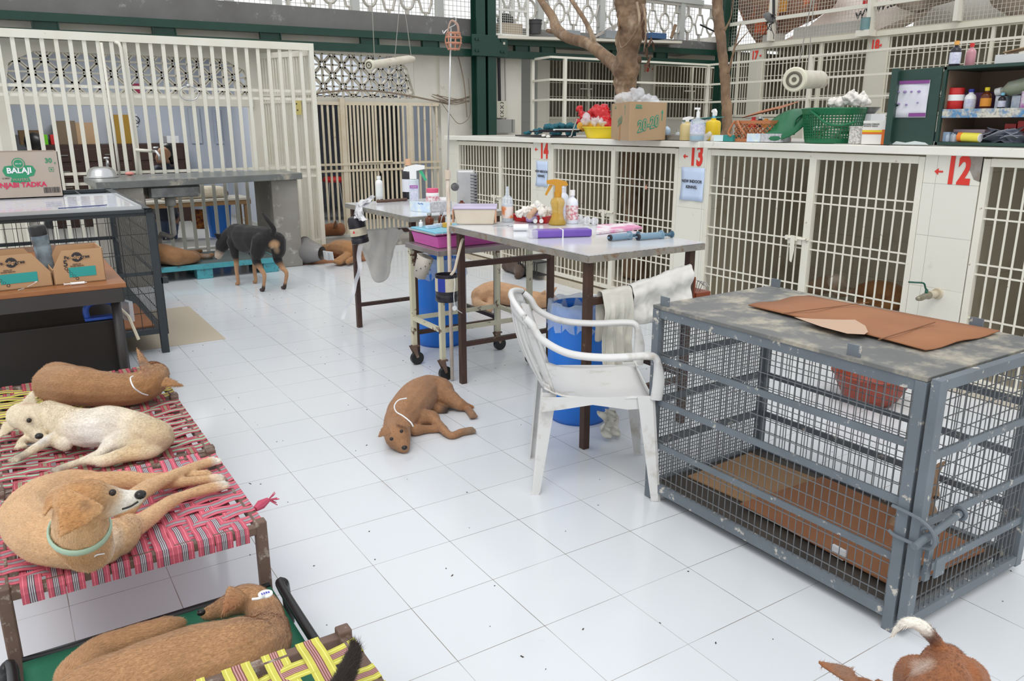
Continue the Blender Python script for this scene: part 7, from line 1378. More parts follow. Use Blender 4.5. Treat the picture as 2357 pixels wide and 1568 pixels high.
sbox('medicine_box', 'stack of dark cartons under the long pink carton', 2186, 2262, 3.72, .10, .036, zc + .019, ink); sbox('medicine_box', 'blue grey carton at the left of the lower cupboard shelf', 2146, 2184, 3.60, .08, .052, zc + .019, M('blue_grey_box', (.30, .42, .58), .5)); sbox('medicine_box', 'red carton at the right of the lower cupboard shelf', 2308, 2334, 3.74, .08, .055, zc + .06, redp); sbox('medicine_box', 'bright red carton at the frame edge of the lower shelf', 2337, 2400, 3.72, .08, .06, zc + .07, redp); sbox('medicine_box', 'flat brown carton under the red cartons', 2296, 2400, 3.72, .14, .04, zc + .019, cb)
for k, px in enumerate((2192, 2200, 2208, 2214)): bottle('glass_ampoule', 'small clear glass ampoule standing in the cupboard beside the blue grey carton', 0, 0, 0, 20 + 2 * (k % 2), 'vial', glass, None, base=V((3.60 + .015 * (k % 2), shelf_y(px, 3.6), zc + .019)), group='clear ampoules on the lower cupboard shelf', wide=.8)
q0, q1 = V((3.59, shelf_y(2226, 3.59), zc + .045)), V((3.585, shelf_y(2268, 3.59), zc + .042)); t = thing('yellow_tube', 'yellow and orange tablet tube lying on the lower cupboard shelf', 'tube', q0 - Z_ * .025); B().tube([q0, q1], .025, 20).out('tube_body', M('yellow_tube', (.74, .66, .08), .4), t, smooth='a'); dd_ = (q1 - q0).normalized(); B().tube([q0 - dd_ * .02, q0 + dd_ * .004], .0255, 20).out('orange_end', M('print_orange2', (.72, .2, .03), .5), t, smooth='a'); B().tube([q1, q1 + dd_ * .004], .022, 20).out('white_lid', white, t, smooth='a')
b = B(); rn = random.Random(5)
for k in range(26): q = V((3.62 + rn.random() * .1, shelf_y(2275 + rn.random() * 90, 3.62), zc + .022 + .05 * rn.random())); b.ob(q, (.10, .09, .0012), (Matrix.Rotation(rn.uniform(-.5, .5), 3, 'X') @ Matrix.Rotation(rn.uniform(-.4, .4), 3, 'Y')))
tag(b.out('foil_packets', M('blister_foil', (.50, .52, .60), .35, metal=.4)), 'loose heap of silver tablet packets on the lower cupboard shelf', 'packets', kind='stuff')
t, o_, L = sbox('open_carton', 'open white and brown carton on top of the cupboard at the right', 2262, 2420, 3.66, .2, .05, zt3, M('grey_white_carton', (.66, .66, .66), .6)); B().bar(o_ + Z_ * .06 - Y_ * .03 + X_ * .05, o_ + Z_ * .095 - Y_ * (L * .6) + X_ * .08, .12, .004).out('open_flap', cb, t)
# ---------------------------------------------------------------- tree: thick trunk through the slab and slim trunk
def trunk(name, label, pts, parts=()):
    t = thing(name, label, 'tree', pts[0][0]); P = [V(p) for p, r in pts]; S_ = spl(P, 7); rs = []
    for i in range(len(S_)): u = i / 7; j = min(int(u), len(pts) - 2); w = u - j; rs.append((pts[j][1] * (1 - w) + pts[j + 1][1] * w) * (1 + .03 * math.sin(i * .7)))
    o = B().tube(S_, rs, 26).out('trunk', bark, t, smooth=True); sb = o.modifiers.new('s', 'SUBSURF'); sb.levels = sb.render_levels = 2; tx_ = bpy.data.textures.new('knots', 'CLOUDS'); tx_.noise_scale = .11; m_ = o.modifiers.new('d', 'DISPLACE'); m_.texture = tx_; m_.strength = rs[3] * .5; m_.mid_level = .5; return t
tx = 4.15
def TP(px, py, rpx, X=tx): q = GX(px, py, X); return (q, rpx * dep(q) / FPX)
base = GX(1466, 618, 4.15)
t = trunk('tree', 'thick tree trunk rising through the kennel slab behind the brown snack carton', [(V((4.15, GX(1462, 600, 4.15).y, .03)), .13), TP(1462, 540, 26), TP(1455, 450, 22), TP(1448, 330, 20), TP(1440, 215, 24), TP(1441, 170, 30), TP(1446, 120, 26), TP(1452, 60, 33), TP(1452, 10, 34), TP(1450, -60, 34)])
def limb(P, nm='branch'):
    S_ = spl([p for p, r in P], 6); rs = []
    for i in range(len(S_)): u = i / 6; j = min(int(u), len(P) - 2); w = u - j; rs.append(P[j][1] * (1 - w) + P[j + 1][1] * w)
    B().tube(S_, rs, 12).out(nm, bark, t, smooth=True)
limb([TP(1442, 178, 22), TP(1418, 152, 16), TP(1390, 128, 14), TP(1352, 100, 13), TP(1310, 88, 12), TP(1282, 68, 13), TP(1272, 40, 10), TP(1250, 8, 8), TP(1235, -20, 8)])
limb([TP(1366, 106, 9), TP(1362, 80, 6), TP(1345, 45, 5), TP(1330, 22, 5), TP(1312, -4, 4)])
limb([TP(1284, 70, 9), TP(1268, 72, 5), TP(1260, 70, 4)])
dl = M('dry_leaf', (.10, .055, .035), .9); t2_ = t; rn = random.Random(8)
for k in range(16):
    q = TP(1488 + rn.uniform(-10, 14), 20 + k * 8, 1, 4.1)[0]; w_ = .018; B().prism([(0, 0), (w_, .03), (w_ * .6, .08), (0, .10), (-w_ * .7, .06)], q, V((rn.uniform(-1, 1), rn.uniform(-1, 1), 0)).normalized(), V((rn.uniform(-.4, .4), 0, -1)).normalized(), Y_ * .002).out('dry_leaf', dl, t)
limb([TP(1480, 10, 4, 4.05), TP(1487, 60, 2, 4.05), TP(1482, 120, 1.5, 4.05)], 'vine'); limb([TP(1466, 5, 3, 4.0), TP(1470, 60, 3, 4.0), TP(1430, 110, 2, 4.0), TP(1424, 40, 2, 4.02)], 'vine')
q = TP(1472, 138, 1, 4.05)[0]; B().ell(q, (.02, .02, .035)).out('seed_pod', dl, t)
t = trunk('tree', 'slim bare tree trunk rising behind the yellow spray bottle', [(V((4.35, GX(1670, 300, 4.35).y, 1.30)), .062), TP(1674, 300, 12.5, 4.35), TP(1672, 240, 11.5, 4.35), TP(1668, 180, 11, 4.35), TP(1661, 100, 11, 4.35), TP(1655, 50, 11, 4.35), TP(1651, 0, 13, 4.35), TP(1650, -50, 13, 4.35)])
limb([TP(1676, 170, 3.5, 4.3), TP(1688, 120, 2.5, 4.3), TP(1705, 55, 1.5, 4.3)]); limb([TP(1690, 110, 2, 4.3), TP(1715, 80, 1, 4.3), TP(1740, 55, .8, 4.3)]); limb([TP(1668, 70, 3, 4.3), TP(1682, 40, 1.5, 4.3), TP(1688, -5, 1, 4.3)])
# ---------------------------------------------------------------- tap on the pillar painted 12
q = GX(2158, 676, 3.5); t = thing('wall_tap', 'brass and cream tap with a green lever on the pillar painted 12', 'tap', q - Z_ * .05); pv = M('dirty_cream_pipe', (.62, .56, .44), .5, c2=(.45, .38, .26), ns=14)
e = V((3.33, q.y + .01, q.z - .01)); m_ = V((3.42, q.y + .004, q.z)); B().tube([q + X_ * .01, m_], .021, 14).out('pipe_stub', pv, t, smooth=True); B().tube([q + X_ * .002, q - X_ * .012], [.034, .030], 14).out('wall_ring', pv, t)
B().tube([m_, m_ - X_ * .01, m_ - X_ * .03, e + X_ * .02, e, e - X_ * .012], [.022, .024, .018, .017, .014, .011], 12).out('valve', M('tarnished_brass', (.22, .19, .12), .45, metal=.5, c2=(.35, .33, .27), ns=20), t, smooth=True)
B().tube([m_ - X_ * .03, m_ - X_ * .03 + Z_ * .035], .009, 8).tube(spl([m_ - X_ * .03 + Z_ * .035, m_ - X_ * .045 + Z_ * .045, m_ - X_ * .07 + Z_ * .075, m_ - X_ * .10 + Z_ * .078 + Y_ * .03, m_ - X_ * .12 + Z_ * .078 + Y_ * .06], 4), .005, 8).out('lever', M('green_lever', (.01, .09, .06), .35), t, smooth=True)
# ---------------------------------------------------------------- upper storey: cement screen with a bright yard beyond
UY = 8.35
sc = M('pale_screen_cement', (.50, .48, .43), .8, c2=(.42, .40, .36), ns=5)
def U(px, py, Y=UY): return GY(px, py, Y)
zp = 2.80
t = thing('cement_screen', 'pale cement screen of rings and hexagons above the parapet', 'screen', (1, UY, 2.8))
for px in (530, 640, 818, 1012, 1243, 1385, 1570): q = U(px, 30); B().box(q.x - .05, UY - .03, 2.76, q.x + .05, UY + .05, 3.9).out('post', M('grey_white_post', (.46, .47, .45), .6), t)
for (pa, pb) in ((300, 520), (640, 1000), (1130, 1650)):
    b = B(); xa, xb = U(pa, 30).x, U(pb, 30).x; n = round((xb - xa) / .26)
    for i in range(n):
        x = xa + (i + .5) * (xb - xa) / n; 
        if i % 2 == 0: b.tube([V((x + .095 * math.cos(a / 16 * 6.283), UY, 3.04 + .13 * math.sin(a / 16 * 6.283))) for a in range(16)], .02, 4, close=True); b.bar((x, UY, 3.17), (x, UY, 3.3), .035); b.bar((x, UY, 2.91), (x, UY, 2.77), .035); b.bar((x + .10, UY, 3.04), (x + .17, UY, 3.04), .03); b.bar((x - .10, UY, 3.04), (x - .17, UY, 3.04), .03)
        else:
            H_ = [(-.095, 0), (-.05, .15), (.05, .15), (.095, 0), (.05, -.15), (-.05, -.15)]
            b.tube([V((x + u, UY, 3.04 + v)) for u, v in H_], .02, 4, close=True); b.bar((x, UY, 3.19), (x, UY, 3.3), .035); b.bar((x, UY, 2.89), (x, UY, 2.77), .035)
    b.box(xa - .1, UY - .02, 3.3, xb + .1, UY + .03, 3.36); b.out('ring_panel', sc, t)
b = B(); mesh_grid(b, (-3.4, UY + .07, 2.77), X_, Z_, 12.6, 1.3, .062, .062, .005); tag(b.out('bird_mesh', M('pale_mesh_wire', (.55, .52, .46), .6)), 'pale bird mesh stretched behind the cement screen', 'mesh')
b = B(); b.bar((-.2, UY - .02, 3.38), (9.3, UY - .02, 3.38), .04, .07); b.box(U(300, 30).x, UY - .06, 2.79, U(640, 30).x, UY - .02, 2.83); tag(b.out('screen_rail', M('grey_white_post', None)), 'grey rail running above the cement screen', 'rail')
# white mesh locker and shelf on the right of the column
qa, qb = GY(1127, 78, 7.9), GY(1212, 80, 7.9); t = thing('mesh_locker', 'white wire mesh locker on the ledge right of the green column', 'locker', ((qa.x + qb.x) / 2, 7.9, qa.z))
b = B(); x0_, xm, x1_ = qa.x, GY(1150, 78, 7.9).x, qb.x
for x in (x0_, xm, x1_): b.bar((x, 7.88 + (.0), qa.z), (x, 7.88, 3.4), .03)
for zz in (qa.z, qa.z + .31, 3.38): b.bar((x0_, 7.88, zz), (x1_, 7.88, zz), .025)
for x in (x0_, x1_): b.bar((x, 8.25, qa.z), (x, 8.25, 3.4), .03)
b.out('frame', M('white_locker_paint', (.66, .66, .62), .5), t); mesh_grid(B(), (x0_, 7.875, qa.z), X_, Z_, x1_ - x0_, .6, .03, .03, .003).out('wire_mesh', MATS['white_locker_paint'], t)
B().box(x0_ + .2, 7.95, qa.z, x1_ - .03, 8.15, qa.z + .16).out('stored_box', M('tan_box', (.45, .36, .26), .8), t); B().ell(((x0_ + x1_) / 2 + .05, 8.05, qa.z + .2), (.13, .09, .1)).out('dark_bundle', dark, t)
qa2, qb2 = GY(1140, 86, 7.85), GY(1562, 98, 7.85); B().bar((qa2.x, 7.95, qa2.z), (qb2.x, 7.95, qb2.z), .35, .035).bar((qa2.x + .1, 7.8, qa2.z - .03), (qa2.x + .1, 7.8, qa2.z - .09), .03).out('wall_shelf', M('cream_shelf', (.62, .59, .51), .6)); tag(bpy.data.objects['wall_shelf'], 'long cream shelf board above the green beam', 'shelf')
q = GY(1232, 78, 7.9); h_ = .17; t = thing('black_bucket', 'black bucket on the cream shelf right of the mesh locker', 'bucket', q); B().lathe([(0, 0), (.078, 0), (.09, h_), (.096, h_), (.096, h_ + .01), (.085, h_), (.07, .01), (0, .01)], q, 26).out('bucket_shell', M('dusty_black', (.05, .05, .052), .6), t, smooth='a'); B().tube(arc(q + Z_ * (h_ - .04), .092, 0, 6.283, 24), .004, 5).out('rim_band', M('dusty_black', None), t)
for (px, w_, h_, m_, lb) in ((1315, .22, .10, M('grey_ledge_box', (.25, .27, .29), .6), 'grey plastic crate on the cream shelf behind the tree branch'), (1405, .26, .10, M('grey_ledge_box', None), 'second grey plastic crate on the cream shelf, left of the trunk'), (1510, .30, .07, M('dusty_blue', (.04, .10, .22), .6), 'dusty blue crate on the cream shelf right of the trunk')):
    q = GY(px, 88, 7.92); tag(B().box(q.x - w_ / 2, 7.85, q.z - .01, q.x + w_ / 2, 8.03, q.z + h_).out('plastic_crate', m_, bev=.004), lb, 'crate')
b = B()
for k in range(4): b.tube(spl([GY(1366, 88 - k, 7.9), GY(1395, 74 - k * 2, 7.9), GY(1430, 58 - 3 * k, 7.9)], 4), .006, 5)
tag(b.out('twig_bundle', M('pale_twigs', (.42, .38, .35), .8)), 'bundle of pale twigs on the cream shelf beside the trunk', 'twigs')
p_, q_ = GY(1545, 88, 8.05), GY(1555, 57, 8.05); tag(B().tube([p_, q_], .025, 8).out('log', bark), 'short log leaning in the cement screen near the slim trunk', 'log'); p_, q_ = GY(1612, 57, 8.1), GY(1652, 76, 8.1); tag(B().tube([p_, q_], .014, 8).out('ribbed_hose', blacki), 'short ribbed black hose hanging at the slim trunk', 'hose')
# ---------------------------------------------------------------- mesh wall and torn banners above rows 17 and 18
WX = 9.35; zr = 2.68
t = thing('mesh_wall', 'white framed wire mesh wall above the far rows 17 and 18', 'mesh', (WX, 5, zr)); fm = M('white_mesh_frame', (.72, .70, .62), .5)
b = B()
for px in (1775, 2000, 2198): y = GX(px, 90, WX).y; b.bar((WX, y, zr), (WX, y, 4.2), .05, .14)
y1_ = 7.8; b.bar((WX, y1_, 2.99), (WX, 0, 3.02), .03, .05); b.out('frame', fm, t)
b = B(); mesh_grid(b, (WX + .04, y1_, zr), -Y_, Z_, 6.6, 1.25, .05, .05, .0045); b.out('wire_mesh', M('pale_mesh_wire', None), t)
def flag(name, label, P, mat, X, th=.004, wav=.05):   # cloth polygon given in pixels on x = X, gently waved
    n = len(P[0]); G = [[GX(p[0], p[1], X + wav * math.sin(i * .9 + j * 1.7)) for j, p in enumerate(row)] for i, row in enumerate(P)]
    b = B(); b.sheet(G, th); return tag(b.out(name, mat, smooth=True), label, 'banner')
tor = M('worn_orange_banner', (.30, .15, .09), .85, c2=(.17, .10, .07), ns=3, c3=(.50, .14, .05), s3=3.5, t3=.60, soft=.03, bump=.2); whb = M('white_banner', (.80, .70, .66), .8, c2=(.86, .78, .72), ns=4); brb = M('dusty_brown_sheet', (.24, .19, .15), .9, c2=(.32, .26, .21), ns=4, bump=.4, bs=14); gyb = M('grey_tarp', (.50, .49, .46), .8, c2=(.43, .42, .39), ns=3)
o = flag('banner', 'torn rusty orange banner with painted letters behind the mesh wall', [[(1695, -30), (1780, -30), (1860, -30), (1945, -30)], [(1700, 20), (1770, 25), (1850, 25), (1920, 15)], [(1712, 50), (1760, 55), (1830, 55), (1880, 42)], [(1728, 80), (1752, 88), (1790, 82), (1825, 68)], [(1745, 104), (1758, 104), (1775, 98), (1790, 92)]], tor, 9.62)
q = GX(1790, 12, 9.5); txt('gui', .30, q + V((-.0, 0, 0)), -Y_, Z_, M('banner_yellow', (.62, .30, .05), .8), o, bold=.02); txt('age', .34, GX(1765, 45, 9.5), (-Y_ + Z_ * .3), Z_, M('banner_red', (.62, .12, .04), .8), o, bold=.02)
o = flag('banner', 'white banner with a web address behind the mesh wall', [[(1860, -30), (1960, -30), (2050, -30), (2160, -30)], [(1905, 25), (1970, 28), (2040, 30), (2110, 30)], [(1850, 70), (1920, 68), (2010, 66), (2080, 62)], [(1790, 100), (1860, 96), (1960, 92), (2040, 88)]], whb, 9.8)
txt('www.a', .22, GX(2015, 18, 9.62), (-Y_ + Z_ * .22), Z_, ink, o, bold=.002); txt('i', .2, GX(1992, -3, 9.6), -Y_, Z_, redp, o, bold=.03)
flag('banner', 'dusty brown torn sheet sagging behind the mesh wall', [[(2040, -30), (2100, -30), (2170, -30), (2260, -30)], [(2065, 15), (2110, 22), (2150, 12), (2210, -2)], [(2075, 20), (2100, 28), (2120, 25), (2150, 14)]], brb, 9.58)
flag('banner', 'grey tarpaulin hung behind the mesh wall at the right', [[(2110, 10), (2200, -5), (2290, -30), (2420, -60)], [(2105, 40), (2195, 30), (2280, 20), (2420, 0)], [(2100, 72), (2190, 66), (2280, 60), (2420, 48)]], gyb, 9.9)
flag('banner', 'brown torn strip crossing behind the mesh wall', [[(1985, 84), (2060, 52), (2130, 18), (2160, 4)], [(2000, 90), (2075, 66), (2125, 40), (2140, 24)]], brb, 9.56)
flag('banner', 'dark ragged sheet at the top right corner behind the mesh', [[(2262, -30), (2310, -30), (2357, -30), (2430, -30)], [(2285, 15), (2320, 20), (2357, 25), (2430, 30)], [(2330, 42), (2345, 46), (2365, 48), (2430, 50)]], brb, 9.6)
for (pa, pb, h_, lb) in ((1762, 1802, .16, 'white block on the ledge above the painted 17'), (1832, 1990, .22, 'long pale block on the ledge left of the painted 18')):
    ya, yb = GX(pa, 100, 9.5).y, GX(pb, 100, 9.5).y; tag(B().box(9.42, yb, zr - .01, 9.54, ya, zr + h_ - .06).out('stone_block', M('pale_block', (.52, .51, .48), .8, c2=(.44, .43, .40), ns=5)), lb, 'block')
q = GX(1988, 88, 9.25); t = thing('paint_tin', 'dusty blue tin on the ledge above the painted 18', 'tin', q); B().lathe([(0, 0), (.06, 0), (.06, .15), (.064, .155), (.054, .15), (0, .145)], V((9.25, q.y, zr + .0)), 20).out('tin_body', M('dusty_blue_tin', (.12, .25, .28), .6, c2=(.2, .28, .28), ns=8), t, smooth='a'); B().box(9.2, q.y - .1, 2.6, 9.36, q.y + .1, zr).out('ledge_bracket', fm, t)
# hanging metal pan with wires
q = GX(1780, 10, 8.9); a_ = GX(1781, -40, 8.6); b_ = GX(1781, 32, 8.6); t = thing('hanging_cable', 'black cable with a dangling pan shade and loose wires before the orange banner', 'cable', b_); B().tube([a_, b_], .02, 8).out('cable', blacki, t)
B().lathe([(0, 0), (.10, 0), (.085, .03), (0, .05)], GX(1770, 42, 8.6), 24, Matrix.Rotation(.9, 3, 'X')).out('pan_shade', M('dark_pan', (.10, .10, .10), .4), t, smooth='a')
b = B(); rn = random.Random(2)
for k in range(9): p = GX(1782, 35, 8.6); pts = [p]; [pts.append(pts[-1] + V((0, rn.uniform(-.09, .09), rn.uniform(-.12, .02)))) for _ in range(4)]; b.tube(spl(pts, 4), .006, 4)
b.out('loose_wires', blacki, t)
# ---------------------------------------------------------------- hanging tube lights
def hlight(label, c, e, r, wires, lh):
    t = thing('hanging_light', label, 'light', c); d = (e - c); L = d.length; d.normalize(); rot = Z_.rotation_difference(d).to_matrix(); hm = M('old_white_housing', (.62, .60, .50), .45, c2=(.52, .46, .36), ns=9, c3=(.16, .08, .05), s3=14, t3=.66)
    B().lathe([(0, 0), (r * .9, 0), (r, .01), (r, .025), (r * .82, .04)], c, 26, rot).out('end_cap', M('cream_end_cap', (.66, .64, .50), .4), t, smooth='a')
    b = B(); b.lathe([(r * .80, .03), (r * .80, L * .9), (r * .5, L), (0, L)], c, 18, rot, sy=.8); b.out('housing', hm, t, smooth='a')
    b = B()
    for (u, w) in wires: p = c + d * L * u; b.tube(spl([p, p + Z_ * .3 + w * .3, p + Z_ * 1.0 + w], 5), .0035, 5)
    b.out('hanging_wires', M('wire_sheath', (.28, .27, .24), .6), t)
    b = B(); b.tube(arc(c - d * .002, r * .55, 0, 6.283, 20, rot @ X_, rot @ Y_), r * .12, 6, close=False); b.tube([c - d * .004, c + d * .004], r * .2, 10); b.out('vent_ring', M('vent_dark_olive', (.12, .11, .08), .6), t, smooth='a')  # ring and hub in one plain dark olive colour
    return t
c = GX(849, 150, 1.9); e = GX(952, 135, 2.55); t = hlight('old white tube light hanging on wires before the lattice wall', c, e, hpx(c, 12), [(.12, V((0, 0, 0))), (.55, V((.16, 0, .1))), (.95, V((-.12, 0, 0)))], 1)
c = GX(1828, 183, 3.25); e = GX(1896, 183, 3.95); t = hlight('round faced cream hanging light before the far rows', c, e, hpx(c, 27), [(.05, V((.03, -.12, 0))), (.4, V((.0, .0, 0)))], 1)
# ---------------------------------------------------------------- electrics on the wall by the column
wy = 8.12; t = thing('socket_box', 'cream switch box with round sockets on the wall right of the column', 'switch box', GY(1146, 270, wy)); a_, b_ = GY(1135, 233, wy), GY(1158, 272, wy)
B().box(a_.x, wy - .10, b_.z, b_.x, wy, a_.z).out('box_body', M('cream_box', (.60, .58, .48), .5), t, bev=.006)
for k in range(3): c = V(((a_.x + b_.x) / 2, wy - .10, a_.z - (a_.z - b_.z) * (.2 + .3 * k))); B().tube(arc(c, .028, .4, 2.7, 8, X_, Z_), .005, 5).tube(arc(c, .028, 3.5, 5.9, 8, X_, Z_), .005, 5).out('socket', ink, t)
a_, b_ = GY(1131, 275, wy), GY(1173, 306, wy); t = thing('meter_box', 'grey metal meter box below the switch box', 'meter box', V((a_.x, wy, b_.z))); B().box(a_.x, wy - .14, b_.z, b_.x, wy, a_.z).out('box_body', M('grey_meter', (.30, .30, .29), .5), t, bev=.003); B().box(b_.x - .05, wy - .145, b_.z + .01, b_.x - .045, wy - .139, a_.z).out('door_seam', ink, t)
p_, q_ = GY(1148, 130, wy - .04), GY(1150, 233, wy - .04); tag(B().tube([p_, q_], .022, 8).out('conduit', blackb), 'black conduit running down to the switch box', 'conduit'); p_, q_ = GY(1162, 130, wy - .04), GY(1164, 275, wy - .04); tag(B().tube([p_, q_], .010, 8).out('conduit', M('grey_conduit', (.4, .39, .36), .6)), 'thin grey conduit right of the black one', 'conduit')
b = B(); rn = random.Random(4)
for k in range(9):
    P = [GY(1000 + rn.uniform(-8, 8), 222 + rn.uniform(-6, 6), wy - .06), GY(1040, 232 + rn.uniform(-10, 10), wy - .10), GY(1080, 228 + rn.uniform(-8, 8), wy - .06)]; b.tube(spl(P, 5), .005, 4)
b.tube(spl([GY(730, 215, 8.1), GY(800, 208, 8.1), GY(880, 211, 8.1), GY(960, 224, 8.1), GY(1035, 240, 8.05)], 6), .012, 6); b.tube(spl([GY(1010, 228, 8.05), GY(1035, 262, 8.05), GY(1058, 285, 8.05), GY(1082, 262, 8.05), GY(1078, 180, 8.06)], 6), .005, 5); b.tube(spl([GY(1055, 130, 8.05), GY(1068, 190, 8.05), GY(1075, 270, 8.05)], 6), .008, 5)
tag(b.out('loose_cables', M('dusty_cables', (.25, .20, .15), .8)), 'tangle of dusty cables on the wall left of the green column', 'cables')
# ---------------------------------------------------------------- room behind the fence
hair = M('black_hair', (.008, .007, .008), .45); skin = (.36, .19, .11)
def gp(px, py, y, r): return ('Y', px, py, y, r)
o = grow('person', [[gp(378, 352, 9.0, 15), gp(372, 362, 9.0, 13), gp(368, 372, 9.0, 8)], [gp(384, 372, 9.02, 7), gp(384, 384, 9.05, 8)], [gp(384, 395, 9.05, 14), gp(378, 420, 9.05, 22), gp(376, 452, 9.1, 24), gp(382, 490, 9.15, 26)], [gp(362, 392, 9.05, 12), gp(350, 410, 9.0, 11), gp(335, 428, 8.95, 8), gp(318, 440, 8.85, 6), gp(303, 452, 8.8, 5)], [gp(402, 394, 9.05, 12), gp(412, 420, 9.0, 11), gp(405, 448, 8.9, 8), gp(395, 460, 8.8, 6)], [gp(372, 498, 9.15, 18), gp(366, 560, 9.15, 12), gp(364, 612, 9.15, 9), gp(358, 622, 9.1, 8)], [gp(395, 498, 9.15, 18), gp(396, 560, 9.15, 12), gp(396, 612, 9.15, 9), gp(390, 622, 9.1, 8)]] + [[gp(302, 452, 8.8, 2.5), gp(296 - k, 454 + k * 2, 8.8, 2)] for k in range(5)], 0, base=skin, vox=.008, mat=coat_mat('skin', .6, .04), patches=[(GY(378, 430, 9.05), .33, (.02, .025, .045), .12), (GY(380, 475, 9.1), .22, (.02, .025, .045), .12), (GY(380, 560, 9.15), .32, (.06, .09, .16), .1), (GY(380, 600, 9.15), .28, (.06, .09, .16), .1), (GY(350, 402, 9.0), .10, (.02, .025, .045), .2), (GY(412, 410, 9.0), .12, (.02, .025, .045), .2)])
tag(o, 'person in a dark T-shirt bending over the treatment table behind the white fence', 'person')
B().ell(GY(384, 346, 9.04), (.085, .09, .095)).ell(GY(394, 362, 9.1), (.06, .07, .10)).out('hair', hair, o, smooth=True)
face(o, None, 0, [GY(365, 353, 8.93)], .008)
o = grow('person', [[gp(78, 335, 10.2, 14), gp(76, 345, 10.2, 13)], [gp(78, 360, 10.2, 8), gp(78, 372, 10.2, 9)], [gp(78, 390, 10.2, 20), gp(78, 430, 10.2, 24), gp(78, 470, 10.2, 24), gp(78, 560, 10.2, 20)], [gp(56, 388, 10.2, 9), gp(50, 420, 10.2, 8), gp(55, 450, 10.1, 6)], [gp(100, 388, 10.2, 9), gp(106, 420, 10.2, 8), gp(100, 450, 10.1, 6)]], 0, base=(.55, .53, .50), vox=.012, mat=coat_mat('skin'), patches=[(GY(78, 338, 10.2), .13, skin, .3)])
tag(o, 'person with short black hair seen from behind through the left of the fence', 'person'); B().ell(GY(78, 327, 10.2), (.115, .12, .12)).out('hair', hair, o, smooth=True)
brw = M('dark_cabinet_wood', (.045, .022, .016), .5)
for k, (pa, pb) in enumerate(((100, 195), (197, 310), (312, 430))):
    xa, xb = GY(pa, 380, 11.1).x, GY(pb, 380, 11.1).x; t = thing('drawer_cabinet', ['dark brown drawer cabinet at the left of the room wall', 'dark brown drawer cabinet in the middle of the room wall', 'dark brown drawer cabinet behind the bending person'][k], 'cabinet', ((xa + xb) / 2, 11.2, .06)); zt_ = GY(250, 332, 11.1).z
    B().box(xa, 11.1, .06, xb, 11.55, zt_).out('cabinet_body', brw, t, bev=.004)
    for r_ in range(4):
        zz = zt_ - .06 - r_ * .22; dr = B().box(xa + .03, 11.085, zz - .17, xb - .03, 11.1, zz).out('drawer', brw, t, bev=.003); B().box((xa + xb) / 2 - .06, 11.07, zz - .09, (xa + xb) / 2 + .06, 11.085, zz - .075).out('handle', M('dull_handle', (.25, .24, .22), .4, metal=.6), dr)
ztc = GY(250, 332, 11.1).z
for (pa, pb, pt_, m_, lb) in ((45, 92, 300, M('brown_box_a', (.16, .10, .05), .8), 'small brown box on the left of the room cabinets'), (133, 178, 278, M('brown_box_b', (.20, .15, .10), .8), 'grey brown carton on the room cabinets beside the red pack'), (178, 225, 282, cb, 'kraft carton on the middle of the room cabinets'), (268, 303, 264, M('yellow_box', (.34, .20, .03), .8), 'tall mustard box on the room cabinets'), (384, 412, 313, paper, 'white box on the room cabinets above the bending person'), (96, 110, 310, M('lime_green', (.16, .62, .02), .5), 'lime green bottle shape on the room cabinets'), (116, 132, 310, redp, 'red pack on the room cabinets')):
    xa, xb, zt_ = GY(pa, 320, 11.2).x, GY(pb, 320, 11.2).x, GY(pa, pt_, 11.2).z; zb_ = ztc + .001; tag(B().box(xa, 11.2, zb_, xb, 11.5, max(zt_, zb_ + .08)).out('storage_box', m_, bev=.004), lb, 'box')
t = thing('treatment_table', 'long wooden treatment table behind the fence with a white dog on it', 'table', (1.2, 8.75, .06)); tz = .70; ty = 8.55; q = GY(300, 470, ty); q2 = GY(578, 462, ty)
B().box(q.x, ty, q.z - .015, q2.x, ty + .5, q.z + .01).out('tabletop', M('pale_worktop', (.45, .43, .38), .5), t); B().box(q.x, ty + .01, q.z - .07, q2.x, ty + .03, q.z - .016).out('apron', M('worn_oak', (.22, .13, .06), .5), t)
for x in (q.x + .05, q2.x - .05):
    for y in (ty + .05, ty + .45): B().box(x - .03, y - .03, .06, x + .03, y + .03, q.z - .016).out('leg', MATS['worn_oak'], t)
tzz = q.z + .01
def gz_(px, py, r, y=8.75): p = GY(px, py, y); return ('W', p.x, p.y, max(p.z, tzz + r * dep(p) / FPX * .9), r * dep(p) / FPX)
o = lying('white dog lying on the treatment table behind the white fence', [[gz_(405, 452, 10), gz_(430, 448, 13), gz_(470, 447, 15), gz_(505, 449, 14), (gz_(518, 452, 9))], [gz_(405, 452, 10), gz_(390, 455, 8), gz_(376, 460, 5)], [gz_(430, 455, 8), gz_(410, 460, 5), gz_(395, 461, 4)], [gz_(500, 455, 9), gz_(490, 461, 5)]], 0, [(GY(398, 447, 8.7), GY(416, 440, 8.7), V((0, -1, 0)), .06, .008)], base=(.62, .56, .45), pa=[(GY(398, 448, 8.7), .09, (.3, .16, .08), .6), (GY(522, 440, 8.75), .08, (.1, .07, .05), .5)])
q = GY(512, 516, 8.9); t = thing('blue_bin', 'blue plastic bin under the treatment table behind the fence', 'bin', (q.x, 9.0, .06)); B().lathe([(0, 0), (.13, 0), (.16, .42), (.165, .43), (.15, .42), (0, .02)], (q.x, 9.05, .06), 24).out('bin_shell', MATS['blue_drum_plastic'], t, smooth='a')
B().lathe([(.166, .40), (.172, .41), (.172, .43), (.166, .435)], (q.x, 9.05, .06), 24).out('rim', MATS['blue_drum_plastic'], t, smooth='a')
q = GY(452, 500, 9.4); t = thing('person', 'person in an orange patterned garment standing behind the treatment table, mostly hidden', 'person', (q.x, 9.4, .1)) if False else None
